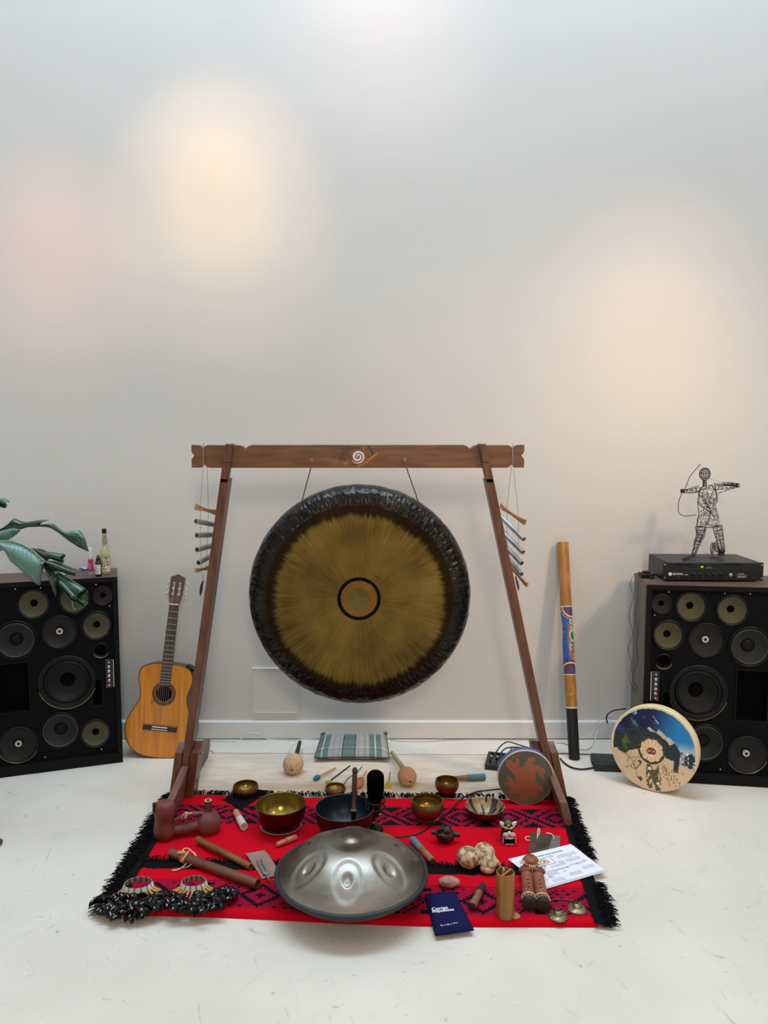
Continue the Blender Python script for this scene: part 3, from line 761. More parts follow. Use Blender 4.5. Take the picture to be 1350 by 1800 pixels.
# ------------------------------------------------------------------ guitar leaning on the wall
M_GTOP = mat('guitar_spruce', '#cf851c', .3, col2='#b86c12', vscale=5, stretch=(14, 1, .7), coat=.5)
M_GSIDE = mat('guitar_side', '#2a1a14', .35, coat=.3)
M_ROSE = mat('rosewood', '#2b1a1a', .45, var=.2, vscale=20, stretch=(8, 8, 1))
M_HEAD = mat('guitar_head', '#4b3334', .4, coat=.3)
gb = fl(275, 1334); lean = math.radians(8.6); roll = math.radians(5.6)
R = Matrix.Rotation(roll, 4, 'Y') @ Matrix.Rotation(-lean, 4, 'X')
gy = Vector((0, 0, 1)); gy = (Matrix.Rotation(roll, 3, 'Y') @ Matrix.Rotation(-lean, 3, 'X')) @ gy     # along the neck
gz = (Matrix.Rotation(roll, 3, 'Y') @ Matrix.Rotation(-lean, 3, 'X')) @ Vector((0, -1, 0))                # out of the top
gx = gy.cross(gz)
GM = frame(gb + Vector((0, .004, .004)), gx, gy, gz) @ Matrix.Scale(.972, 4)
G = thing('acoustic_guitar', gb, 'amber classical guitar leaning on the wall behind the stand leg', 'guitar')
half = [(0, 0), (.05, .0015), (.085, .008), (.12, .024), (.15, .05), (.172, .085), (.183, .13), (.180, .175), (.165, .215), (.146, .25), (.131, .28), (.124, .305), (.124, .335), (.131, .365), (.140, .395), (.143, .42), (.137, .447), (.118, .47), (.085, .484), (.045, .489), (0, .490)]
def mirror(h): return h + [(-x, y) for (x, y) in h[1:-1][::-1]]
gout = [(p.x, p.y) for p in smoothpath([Vector((x, y, 0)) for x, y in mirror(half)], 3, True)]
b = MB(); b.prism(gout, -.094, -.003, GM); flip_fix(b.build('body', M_GSIDE, G, smooth=50))
gin = [(p[0] * .985, .245 + (p[1] - .245) * .99) for p in gout]
sh = (0, .334)
vs2 = [Vector(p) for p in gin]; es = [(i, (i+1) % len(gin)) for i in range(len(gin))]
hc = [Vector((sh[0] + .042 * math.cos(2*PI*i/40), sh[1] + .042 * math.sin(2*PI*i/40))) for i in range(40)]
n0 = len(vs2); vs2 += hc; es += [(n0+i, n0+(i+1) % 40) for i in range(40)]
V, E_, Fc, *_ = geometry.delaunay_2d_cdt(vs2, es, [], 0, 1e-6)
keep = []
for f in Fc:
    cx = sum(V[i].x for i in f)/3; cy = sum(V[i].y for i in f)/3
    if (cx-sh[0])**2 + (cy-sh[1])**2 > .0419**2 and inpoly(cx, cy, gin): keep.append(list(f))
b = MB(); b.add([GM @ Vector((p.x, p.y, -.0025 + .002)) for p in V], keep); b.build('soundboard', M_GTOP, G, smooth=0)
b = MB(); b.tube([GM @ Vector((p[0], p[1], -.002)) for p in gout], .0022, 6, closed=True); b.build('binding', M_GSIDE, G)
b = MB(); b.lathe([(.0415, 0), (0, 0)], 40, GM @ Matrix.Translation((sh[0], sh[1], -.0022))); b.build('soundhole', M_BLACKM, G)
rc = [(C('#2c1d14')), C('#8a5a20'), C('#3a2a18'), C('#6e4a1c'), C('#2c1d14')]
b = MB()
for k in range(5):
    r0, r1 = .044 + .0036 * k, .044 + .0036 * (k + 1); b.col = rc[k]
    for j in range(72):
        a0, a1 = 2*PI*j/72, 2*PI*(j+1)/72
        if k in (1, 3): b.col = rc[k] if j % 2 else mixc(rc[k], rc[0], .55)
        b.add([GM @ Vector((sh[0] + r*math.cos(a), sh[1] + r*math.sin(a), .0003)) for (r, a) in ((r0, a0), (r1, a0), (r1, a1), (r0, a1))], [(0, 1, 2, 3)])
flip_fix(b.build('rosette', mat('rosette', attr=True, rough=.4), G, smooth=0))
NUT = .803
b = MB(); b.prism([(-.029, .372), (.029, .372), (.0245, NUT), (-.0245, NUT)], -.001, .0055, GM, bev=.0008); flip_fix(b.build('fretboard', M_ROSE, G, smooth=30))
b = MB(); b.prism([(-.027, .40), (.027, .40), (.0235, NUT), (-.0235, NUT)], -.020, -.001, GM, bev=.006); flip_fix(b.build('neck', M_GSIDE, G, smooth=60))
scale = NUT - .155
M_FRET = mat('fret_wire', '#b9b6ae', .3, .9)
for k in range(1, 20):
    y = NUT - scale * (1 - 2 ** (-k / 12))
    if y < .376: break
    hw = .0245 + (.029 - .0245) * (NUT - y) / (NUT - .372)
    b = MB(); b.tube([GM @ Vector((-hw, y, .006)), GM @ Vector((hw, y, .006))], .0014, 6); b.build('fret', M_FRET, G)
b = MB(); b.M = GM; b.bbox((0, NUT + .002, .004), (.050, .005, .010), .001); b.build('nut', M_WHITE, G)
hd = [(-.024, .803), (.024, .803), (.034, .845), (.037, .93), (.038, .948), (.030, .956), (.022, .953), (.012, .962), (0, .966), (-.012, .962), (-.022, .953), (-.030, .956), (-.038, .948), (-.037, .93), (-.034, .845)]
HM = GM @ Matrix.Translation((0, NUT, 0)) @ Matrix.Rotation(math.radians(-9), 4, 'X') @ Matrix.Translation((0, -NUT, 0))
vs2 = [Vector(p) for p in hd]; es = [(i, (i+1) % len(hd)) for i in range(len(hd))]
slots = [[(sx - .006, .85), (sx + .006, .85), (sx + .006, .925), (sx - .006, .925)] for sx in (-.016, .016)]
for sl in slots:
    n0 = len(vs2); vs2 += [Vector(p) for p in sl]; es += [(n0+i, n0+(i+1) % 4) for i in range(4)]
V, E_, Fc, *_ = geometry.delaunay_2d_cdt(vs2, es, [], 0, 1e-6)
keep = []
for f in Fc:
    cx = sum(V[i].x for i in f)/3; cy = sum(V[i].y for i in f)/3
    if inpoly(cx, cy, hd) and not any(inpoly(cx, cy, sl) for sl in slots): keep.append(list(f))
b = MB(); nV = len(V); b.add([HM @ Vector((p.x, p.y, .003)) for p in V] + [HM @ Vector((p.x, p.y, -.014)) for p in V], keep + [[i + nV for i in f][::-1] for f in keep])
for lp_ in [hd] + slots:
    k = len(lp_); b.add([HM @ Vector((*p, .003)) for p in lp_] + [HM @ Vector((*p, -.014)) for p in lp_], [(i, (i+1) % k, k + (i+1) % k, k + i) for i in range(k)])
flip_fix(b.build('headstock', M_HEAD, G, smooth=30))
M_PEG = mat('tuner_button', '#c9c3b4', .3)
for sx in (-1, 1):
    for k in range(3):
        y = .86 + .03 * k
        b = MB(); b.tube([HM @ Vector((sx*.036, y, -.006)), HM @ Vector((sx*.047, y, -.010))], .0025, 8); tp = b.build('tuner', M_CHROME, G)
        b = MB(); b.ell(HM @ Vector((sx*.051, y, -.012)), (.006, .004, .008), 10, 8); b.build('tuner_button', M_PEG, tp)
        b = MB(); b.tube([HM @ Vector((sx*.010, y, -.004)), HM @ Vector((sx*.022, y, -.004))], .0042, 8); b.build('roller', M_WHITE, tp)
b = MB(); b.M = GM; b.bbox((0, .155, .004), (.178, .028, .009), .002); br = b.build('bridge', M_ROSE, G)
b = MB(); b.M = GM; b.bbox((0, .160, .010), (.080, .004, .006), .001); b.build('saddle', M_WHITE, br)
b = MB(); b.M = GM; b.bbox((0, .148, .0092), (.082, .004, .002), .0006); b.build('tie_block', M_WHITE, br)
M_STRG = mat('guitar_string', '#a89a86', .35, .3)
for k in range(6):
    x0 = -.0295 + .0118 * k; x1 = -.020 + .008 * k
    b = MB(); b.tube([GM @ Vector((x0, .158, .012)), GM @ Vector((x1, NUT + .002, .0095)), HM @ Vector(((-.016 if k < 3 else .016), .86 + .03 * (k if k < 3 else 5 - k), -.002))], .0006 + .0003 * (k < 3), 5); b.build('string', M_STRG, G)
b = MB()
for (x, y) in ((-.062, .295), (-.050, .296), (-.06, .281), (-.056, .284)):
    b.add([GM @ Vector((x + dx, y + dy, .0006)) for dx, dy in ((-.003, -.004), (.002, -.003), (.003, .003), (-.001, .005))], [(0, 1, 2, 3)])
sc_ = b.build('worn_mark', mat('worn_mark', '#7a3510', .5), G, smooth=0); sc_['kind'] = 'stuff'
# preamp on the upper side
b = MB(); b.M = GM; b.bbox((.118, .476, -.045), (.05, .016, .05), .003, Matrix.Rotation(-.45, 3, 'Z')); b.build('preamp', M_BLACK, G)

# ------------------------------------------------------------------ didgeridoo
d0 = fl(1012, 1338) + Vector((0, .028, 0)); d1 = at(989, 953, 4.030)
dax = (d1 - d0).normalized(); dL = (d1 - d0).length
def dpar(py):                          # length along the pipe seen at this row of the photograph
    lo, hi = 0., dL
    for _ in range(40):
        m_ = (lo + hi) / 2
        if pj(d0 + dax * m_)[1] > py: lo = m_
        else: hi = m_
    return lo
D = thing('didgeridoo', d0, 'long bamboo pipe with a blue painted middle leaning against the wall', 'didgeridoo')
DX = axis_frame(d0, d1, (0, -1, 0)); DX = frame(d0, Vector((1, 0, 0)) - dax * dax.x, dax.cross(Vector((1, 0, 0)) - dax * dax.x), dax)
r0, r1 = .0285, .0300
rad = lambda t: r0 + (r1 - r0) * t / dL
M_BAMB = mat('bamboo', '#b27a3c', .4, col2='#946026', vscale=6, stretch=(8, 8, .8), coat=.2)
tA, tB, tC, tD = dpar(1242), dpar(1220), dpar(1185), dpar(1066)
def seg(name, t0, t1, m, extra=0., caps=False, n=40):
    b = MB(); k = max(2, int((t1 - t0) / .03)); pr = [(rad(t0 + (t1-t0)*i/k) + extra, t0 + (t1-t0)*i/k) for i in range(k + 1)]
    if caps: pr = [(0, t0)] + pr
    b.lathe(pr, n, DX); return flip_fix(b.build(name, m, D, smooth=50))
b = MB(); b.lathe([(0, .004), (rad(0) - .006, 0), (rad(0), .003), (rad(0) + .0004, tA - .004)], 12, DX); flip_fix(b.build('black_grip', mat('black_tape', '#0d1013', .5, var=.2, vscale=12), D, smooth=20))
seg('white_band', tA - .006, tA, M_WHITE, .0006)
seg('lower_tube', tA, tC, M_BAMB)
b = MB(); b.lathe([(rad(tB) + .0, tB - .006), (rad(tB) + .0015, tB - .003), (rad(tB) - .001, tB), (rad(tB) + .0015, tB + .003), (rad(tB), tB + .006)], 40, DX); flip_fix(b.build('bamboo_node', M_BAMB, D))
def didge_paint(th, s):               # th: angle, 0 faces the room; s: 0 bottom .. 1 top of the painted sleeve
    blue, deep = C('#2a6aa8'), C('#1c3f86'); peach = C('#e0aa93'); dark = C('#24171f'); pur = C('#6b4a78'); purd = C('#3b2440'); red = C('#9a4636'); green = C('#1f7a2a'); wht = C('#cfd0bd')
    u = th / PI                        # -1..1
    d = math.hypot(u * .95 - .02, (s - 0.0) * 3.6)
    if d < .52: 
        return pur if int((math.atan2(s * 3.6, u) * 14)) % 2 else purd
    if d < .58: return dark
    if d < .68: return peach
    if d < .74: return dark
    d2 = math.hypot((u - .28) * .95, (1 - s) * 3.6)
    if d2 < .46: return pur if int((math.atan2((1-s) * 3.6, u - .28) * 14)) % 2 else purd
    if d2 < .50: return dark
    if d2 < .60: return peach
    if d2 < .66: return dark
    if d2 < .685: return wht
    e = -.42 + .10 * math.sin(s * 11 + .5)        # wavy peach edge on the left
    if s > .30:
        if u < e - .16: return peach if u > e - .3 else dark
        if u < e - .05: return peach
        if u < e: return dark
        if u < e + .015: return wht
    lizard = math.hypot((u - .22) * 1.0, (s - .50) * 1.9)
    c = mixc(blue, deep, .5 + .5 * noise.noise(Vector((u * 9, s * 22, 0))))
    if s < .25 or s > .86: c = mixc(c, deep, .5)
    blob = math.hypot((u - .20) * 1.6, (s - .50) * 1.25) + .05 * noise.noise(Vector((u*20, s*30, 4)))
    if blob < .42:
        c = red if noise.noise(Vector((u * 60, s * 120, 2))) > -.15 else mixc(red, wht, .35)
    for (cx, cy, rx, ry) in ((.20, .78, .13, .045), (.20, .68, .10, .03), (.24, .57, .20, .085), (.18, .46, .12, .035), (.06, .40, .05, .05), (.26, .26, .05, .05)):
        q = math.hypot((u - cx) / rx, (s - cy) / ry)
        if q < .78: return green if cy in (.57, .46) else mixc(green, wht, .35)
        if q < 1.05: c = wht
    return c
NS = 150; NT = 96; b = MB(); pr = [(rad(tC + (tD-tC)*i/NS) + .0003, tC + (tD-tC)*i/NS) for i in range(NS + 1)]
def _th(j):                            # angle measured from the direction to the room (-Y)
    a = 2*PI*(j + .5)/NT; v = DX.to_3x3() @ Vector((math.cos(a), math.sin(a), 0)); return math.atan2(v.x, -v.y)
TH = [_th(j) for j in range(NT)]
b.lathe(pr, NT, DX, colf=lambda i, j: didge_paint(TH[j], (i + .5) / NS)); flip_fix(b.build('painted_sleeve', mat('didge_paint', attr=True, rough=.45), D, smooth=60))
seg('white_band', tD - .002, tD + .002, M_WHITE, .0006); seg('white_band', tC - .002, tC + .002, M_WHITE, .0006)
b = MB(); k = 12; b.lathe([(rad(tD + (dL-tD)*i/k), tD + (dL - .006 - tD)*i/k) for i in range(k+1)] + [(r1 + .001, dL - .005), (r1 + .001, dL - .001), (r1 - .003, dL), (r1 - .009, dL), (r1 - .010, dL - .03), (0, dL - .03)], 40, DX); flip_fix(b.build('upper_tube', M_BAMB, D, smooth=40))

# ------------------------------------------------------------------ frame drums
def drum(name, label, base, r, depth, az, tilt, headf, mrim, mside, nr=90, band=None):
    """base: floor contact of the front edge; az: face turned to the left by az; tilt: leaning back"""
    nrm = Vector((-math.sin(az) * math.cos(tilt), -math.cos(az) * math.cos(tilt), math.sin(tilt)))
    xx = Vector((math.cos(az), -math.sin(az), 0)); up = nrm.cross(xx)
    cen = Vector(base) + up * r
    X = frame(cen, xx, up, nrm)
    t = thing(name, base, label, 'drum', 'round frame drums leaning upright')
    b = MB(); b.lathe([(r - .010, -depth), (r, -depth), (r + .0005, -.006), (r - .001, -.002), (r - .004, 0)], 96, X); b.lathe([(r - .010, -depth), (r - .010, -.004)], 96, X); flip_fix(b.build('hoop', mside, t))
    if band:
        b = MB(); b.lathe([(r + .0006, -.010), (r + .0022, -.007), (r + .0018, -.001), (r - .002, .0012)], 96, X); flip_fix(b.build('edge_cord', band, t))
    N = nr; vs = []; fs = []; cs = []
    b = MB(); b.lathe([(0, -.0005), (r - .012, -.0005)], 96, X)
    rr = r - .0035
    ring = 150; NRg = nr
    def P(i, j):
        q = rr * i / NRg; a = 2*PI*j/ring; return X @ Vector((q*math.cos(a), q*math.sin(a), .0008))
    b = MB(); vs = [P(0, 0)]
    for i in range(1, NRg + 1): vs += [P(i, j) for j in range(ring)]
    for j in range(ring): fs.append((0, 1 + j, 1 + (j+1) % ring)); cs.append(headf(0, 0))
    for i in range(1, NRg):
        for j in range(ring):
            q = (i + .5) / NRg; a = 2*PI*(j + .5)/ring
            fs.append((1+(i-1)*ring+j, 1+i*ring+j, 1+i*ring+(j+1) % ring, 1+(i-1)*ring+(j+1) % ring)); cs.append(headf(q*math.cos(a), q*math.sin(a)))
    b.add(vs, fs, cs); b.build('drumhead', mrim, t, smooth=60)
    return t
# painted landscape drum; u,v in -1..1 over the head (picture close-up pixels / radius)
def px2uv(x, y): return ((x - 632) / 556, (655 - y) / 540)
def poly(pts): return [px2uv(*p) for p in pts]
MTN1 = poly([(100, 400), (180, 420), (260, 450), (320, 300), (380, 335), (430, 380), (500, 410), (560, 400), (620, 430), (660, 440), (690, 385), (740, 420), (800, 470), (830, 465), (880, 510), (930, 560), (980, 640), (960, 900), (900, 900), (905, 760), (800, 740), (760, 600), (640, 500), (520, 560), (440, 690), (420, 700), (330, 730), (270, 790), (180, 760), (90, 640)])
SNOW = poly([(660, 440), (690, 385), (740, 420), (800, 470), (830, 465), (900, 520), (860, 560), (840, 570), (790, 510), (730, 480)])
SNOW2 = poly([(540, 400), (565, 378), (620, 410), (660, 440), (580, 435)]); SNOW3 = poly([(320, 300), (400, 350), (440, 400), (380, 400), (330, 340)])
BLUEM = poly([(105, 410), (170, 430), (240, 470), (250, 510), (180, 515), (110, 460)])
TREE = poly([(1040, 660), (1130, 620), (1170, 640), (1175, 740), (1130, 810), (1060, 810), (1030, 740)])
FIG = poly([(560, 860), (610, 860), (650, 930), (690, 900), (700, 855), (718, 860), (720, 920), (755, 1020), (750, 1100), (715, 1090), (740, 1140), (755, 1180), (680, 1180), (680, 1120), (640, 1080), (650, 1150), (620, 1175), (600, 1170), (570, 1090), (555, 980)])
FIGH = [poly([(600, 1080), (640, 1030), (635, 1090), (615, 1130)]), poly([(700, 950), (735, 980), (735, 1060), (710, 1000)]), poly([(575, 990), (600, 960), (605, 1010), (580, 1060)])]
EAG = poly([(215, 620), (260, 550), (250, 490), (300, 590), (340, 640), (280, 640), (275, 700), (300, 720), (275, 780), (240, 720)])
HUM = poly([(240, 720), (285, 720), (275, 800)])
LF = [poly([(435, 845), (480, 832), (500, 865), (475, 905), (465, 875)]), poly([(440, 1060), (500, 1045), (515, 1080), (490, 1110), (465, 1085)])]
def painted_head(u, v):
    x, y = 632 + u * 556, 655 - v * 540
    hide = C('#d9bd9d'); n = noise.noise(Vector((u * 5, v * 5, 1)))
    c = mixc(hide, C('#c9a884'), .4 + .4 * n)
    jag = 22 * noise.noise(Vector((u * 22, v * 22, 3)))
    low = (690 + (x - 700) * -.02 if x < 460 else 730) + jag
    if x > 900: low = 800 + jag * 2
    if y < low + (30 if x < 300 else 0):
        sky = mixc(C('#0a1440'), C('#1579b8'), sstep(620, 1080, x + .25 * y))
        sky = mixc(sky, C('#071030'), sstep(500, 100, x))
        sky = mixc(sky, C('#b9cfd8'), sstep(480, 660, y) * sstep(850, 1000, x) * .85)
        c = sky
        if noise.noise(Vector((u * 70, v * 70, 9))) > .72: c = C('#b9c7d8')
        if x > 950 and y > 620: c = mixc(C('#e4e3df'), C('#33424f'), .5 + .9 * noise.noise(Vector((u*16, v*16, 6))))
    if math.hypot(x - 370, y - 233) < 27: c = mixc(C('#2f6f9c'), C('#7fb0c8'), sstep(350, 395, x))
    dxl = (x - 605) * .62 + (y - 225) * .78
    if 0 < dxl < 118 and abs((x - 605) * .78 - (y - 225) * .62) < 2 + dxl * .045: c = C('#cdd8e6')
    if inpoly(u, v, MTN1):
        c = mixc(C('#0d1420'), C('#2c3a3c'), .5 + .8 * noise.noise(Vector((u * 9, v * 18, 2))))
        if x < 520 and y > 560: c = mixc(c, C('#27381c'), .5)
        if x > 760: c = mixc(c, C('#1c2733'), .6)
    if inpoly(u, v, BLUEM): c = C('#1d2f86')
    for s_ in (SNOW, SNOW2): 
        if inpoly(u, v, s_): c = mixc(C('#d9d4cc'), C('#8f8a84'), .5 + .9 * noise.noise(Vector((u * 25, v * 25, 5))))
    if inpoly(u, v, SNOW3): c = C('#3f6f8c')
    if 735 < x < 800 and abs(y - (490 + (x - 735) * .35)) < 6: c = C('#c98f2a')
    if inpoly(u, v, TREE) and noise.noise(Vector((u*18, v*18, 8))) > -.35: c = C('#1a2530')
    if inpoly(u, v, EAG): c = mixc(C('#2f4a1f'), C('#5b6f3a'), .5 + .7 * noise.noise(Vector((u*20, v*20, 1))))
    if inpoly(u, v, HUM): c = C('#263018')
    d = math.hypot((x - 612), (y - 680) * 1.0); a = math.atan2(y - 680, x - 612)
    if d < 178:
        c = C('#e3c6a2')
        k = (a / (2*PI) * 14) % 1
        if 70 < d < 140 and .42 < k < .58: c = C('#a98f5a')
        if d > 146 + 6 * math.sin(a * 9): c = mixc(C('#5d4526'), C('#2c2114'), .5 + .5 * math.sin(a * 18))
        if math.hypot((x - 610) / 62, (y - 690) / 48) < 1: c = mixc(C('#9a4a25'), C('#5b2a1a'), .5 + .5 * math.sin(x * .12))
        if math.hypot(x - 585, y - 690) < 10 or math.hypot(x - 640, y - 690) < 10: c = C('#e0c9a8')
        if math.hypot((x - 615) / 36, (y - 745) / 16) < 1: c = C('#eadccb')
    if inpoly(u, v, FIG):
        c = C('#6a5c2f') if int((x + y * .55) / 24) % 2 else C('#3c3620')
        for q in FIGH:
            if inpoly(u, v, q): c = hide
    if math.hypot(x - 600, y - 918) < 30 * (.75 + .25 * math.cos(8 * math.atan2(y - 918, x - 600))): c = C('#e6dccd')
    if math.hypot(x - 722, y - 1088) < 20: c = C('#e6dccd')
    for q in LF:
        if inpoly(u, v, q): c = C('#2b3a44')
    for (x0, y0, x1, y1, bend) in ((270, 780, 440, 1060, 40), (330, 930, 470, 890, -50), (290, 780, 310, 900, 10)):
        L_ = math.hypot(x1-x0, y1-y0); tt = ((x-x0)*(x1-x0) + (y-y0)*(y1-y0)) / L_**2
        if 0 <= tt <= 1:
            off = ((x-x0)*(y1-y0) - (y-y0)*(x1-x0)) / L_
            if abs(off - bend * math.sin(PI*tt)) < 4: c = C('#5b4a35')
    for (x0, y0, x1, y1) in ((325, 830, 470, 800), (270, 970, 400, 900), (400, 830, 400, 940), (830, 880, 1030, 885), (770, 830, 950, 1070), (790, 860, 870, 1090), (760, 840, 800, 1000), (870, 900, 1010, 1060)):
        L_ = math.hypot(x1-x0, y1-y0); tt = ((x-x0)*(x1-x0) + (y-y0)*(y1-y0)) / L_**2
        if 0 <= tt <= 1:
            off = ((x-x0)*(y1-y0) - (y-y0)*(x1-x0)) / L_
            if abs(off - 10 * math.sin(tt * L_ * .12)) < 5: c = C('#7a5f2c')
    if math.hypot(u, v) > .955 - .012 * noise.noise(Vector((u*12, v*12, 0))) and v > -.15: c = C('#d5c6a2') 
    return c
M_HEADP = mat('painted_hide', attr=True, rough=.5); M_HOOPP = mat('hide_hoop', '#d2c29c', .55, var=.08, vscale=14)
drum('frame_drum', 'large cream frame drum painted with mountains, leaning against the right-hand loudspeaker', fl(1142, 1388) + Vector((0, -.018, .002)), .196, .055, math.radians(33), math.radians(4.5), painted_head, M_HEADP, M_HOOPP, 120)
# small drum with copper swirls
def p2(pts): return [((x - 640) / 535, (745 - y) / 508) for (x, y) in pts]
SW = [(245, 455), (275, 420), (340, 410), (390, 440), (395, 480), (430, 445), (445, 390), (480, 375), (520, 420), (525, 480), (490, 530), (560, 545), (610, 500), (640, 430), (690, 360), (760, 335), (815, 370), (815, 430), (770, 460), (730, 465), (800, 490), (880, 500), (960, 530), (1020, 600), (1025, 660), (975, 640), (985, 690), (1020, 745), (970, 765), (900, 700), (880, 610), (840, 640), (825, 720), (860, 820), (920, 900), (980, 945), (985, 1000), (955, 1035), (925, 1000), (925, 970), (880, 1010), (860, 1090), (830, 1160), (790, 1155), (800, 1090), (740, 1110), (680, 1160), (600, 1190), (530, 1165), (530, 1110), (620, 1120), (590, 1080), (520, 1060), (400, 1075), (330, 1065), (305, 1010), (330, 985), (370, 985), (290, 910), (230, 885), (235, 840), (295, 835), (300, 800), (265, 760), (300, 730), (370, 770), (410, 855), (440, 850), (445, 770), (400, 690), (320, 600), (260, 540)]
SWP = p2([(p.x, p.y) for p in smoothpath([Vector((x, y, 0)) for x, y in SW], 4, True)])
def swirl_head(u, v):
    n = noise.noise(Vector((u * 3, v * 3, 5)))
    g = mixc(C('#5c5742'), C('#4b4a3e'), .5 + .5 * n)
    r_ = math.hypot(u, v)
    if r_ < .80 and not inpoly(u, v, SWP):
        g = mixc(g, C('#47504a'), .7)
    if inpoly(u, v, SWP): return mixc(C('#92583a'), C('#7d4630'), sstep(.3, -.8, v) + .15 * n)
    return g
drum('frame_drum', 'small blue-sided drum with copper swirls leaning on the right foot of the stand', fl(925, 1417) + Vector((-.006, -.012, .013)), .1215, .047, math.radians(4), math.radians(2), swirl_head, mat('swirl_hide', attr=True, rough=.35, coat=.2), mat('blue_hoop', '#4b548c', .5, var=.1, vscale=20), 110, band=mat('pale_edge', '#b9b29a', .5))
# ------------------------------------------------------------------ amplifier on the right-hand loudspeaker
a0 = fl(1165.5, 1022.5, SPZ); a1 = fl(1342, 1023.5, SPZ)
ax = (a1 - a0).normalized(); ay = Vector((-ax.y, ax.x, 0)); AW = (a1 - a0).length; AH = .088; AD = .27
AM = frame((a0.x, a0.y + .006, SPZ), ax, ay, (0, 0, 1)); AF = .006
A = thing('power_amplifier', (a0 + a1) / 2 + ay * .1, 'black rack power amplifier lying on the right-hand loudspeaker', 'amplifier')
M_AMP = mat('amp_case', '#17191c', .4, .3, var=.1, vscale=30); M_AMPT = mat('amp_lid', '#23262b', .45, .4, var=.08, vscale=12); M_AMPF = mat('amp_front', '#07080a', .35)
b = MB(); b.M = AM; b.bbox((AW/2, AD/2 + .004, AF + AH/2 - .001), (AW - .032, AD, AH - .003), .002); b.build('case', M_AMP, A)
b = MB(); b.M = AM; b.bbox((AW/2, AD/2 + .004, AF + AH - .001), (AW - .034, AD - .002, .0025), .0008); b.build('lid', M_AMPT, A)
b = MB(); b.M = AM; b.bbox((AW/2, .001, AF + AH/2), (AW, .006, AH), .0015); fp = b.build('front_panel', M_AMPF, A)
b = MB(); b.M = AM; b.bbox((AW/2, -.0025, AF + AH * .63), (AW - .03, .003, .0022), .0005); b.build('trim_line', mat('amp_trim', '#3b3d40', .3, .8), fp)
b = MB(); b.M = AM; b.bbox((AW/2, -.002, AF + AH - .004), (AW - .05, .004, .006), .001); b.build('top_bevel', mat('amp_bevel', '#3d4147', .4, .6), fp)
FX = lambda u, v: AM @ Matrix.Translation((u, -.0022, AF + v)) @ Matrix.Rotation(PI/2, 4, 'X')
for k in range(24):
    u = (.055 + .0062 * k) if k < 12 else (.29 + .0062 * (k - 12))
    b = MB(); b.M = AM; b.box((u, -.0022, AF + AH - .012), (.0028, .0012, .007)); b.build('vent_slot', M_BLACKM, fp, smooth=0)
b = MB(); b.lathe([(.008, 0), (.008, .003), (.0065, .005), (0, .0055)], 20, FX(.033, .030)); flip_fix(b.build('power_button', M_WHITE, fp))
M_PRT = mat('silver_print', '#a9abad', .5); M_PRTD = mat('dim_print', '#55585b', .5); M_GRNL = mat('green_lamp', '#9ec23c', .4, emit=C('#b6d83a'), estr=.5)
text('amp_lettering', 'SIDMMA', FX(.044, .0265), .0135, M_PRT, fp, bold=.0006, shear=.25)
text('amp_lettering', 'PA-100', FX(.355, .030), .008, M_PRT, fp, bold=.0003)
text('amp_lettering', '2 0 2 0 2', FX(.207, .066), .006, M_PRTD, fp)
for (u, v, w_, h_) in ((.37, .0265, .055, .0008), (.37, .0205, .040, .0022), (.37, .0165, .048, .0018), (.213, .061, .030, .0016), (.108, .042, .014, .0012), (.110, .028, .015, .004), (.073, .016, .008, .0012), (.333, .042, .008, .0012)):
    b = MB(); b.M = AM; b.box((u, -.0022, AF + v), (w_, .0006, h_)); b.build('print_bar', M_PRT if v < .03 or v > .06 else M_PRTD, fp, smooth=0)
b = MB(); b.M = AM; b.box((.182, -.0024, AF + .066), (.011, .0012, .007)); b.build('green_lamp', M_GRNL, fp, smooth=0)
for k in range(5):
    b = MB(); b.lathe([(.0105, 0), (.0105, .002), (.0075, .003), (.007, .014), (0, .0145)], 20, FX(.145 + .032 * k, .028)); kn = flip_fix(b.build('knob', M_AMPF, fp))
    for q in range(7):
        a_ = math.radians(-130 + 260 * q / 6) + PI/2
        b = MB(); b.lathe([(.0008, .0006), (0, .0007)], 6, FX(.145 + .032 * k + .0125 * math.cos(a_), .028 + .0125 * math.sin(a_))); tk = b.build('tick', M_PRTD, kn)
b = MB(); b.lathe([(.0085, 0), (.0085, .003), (.0055, .004), (.005, .001), (0, .001)], 20, FX(.318, .028)); flip_fix(b.build('jack_ring', M_CHROME, fp))
for (u, v) in ((.008, .012), (.008, .076), (AW - .008, .012), (AW - .008, .076)):
    b = MB(); b.lathe([(.0045, 0), (.0035, .002), (0, .0024)], 10, FX(u, v)); flip_fix(b.build('rack_screw', M_CHROME, fp))
for (u, d_) in ((.06, .04), (AW - .06, .04), (.06, .24), (AW - .06, .24)):
    b = MB(); b.lathe([(.012, 0), (.012, AF + .002)], 12, AM @ Matrix.Translation((u, d_, 0))); b.lathe([(0, 0), (.012, 0)], 12, AM @ Matrix.Translation((u, d_, 0))); b.build('foot', M_BLACK, A)
ATZ = SPZ + AF + AH + .0004

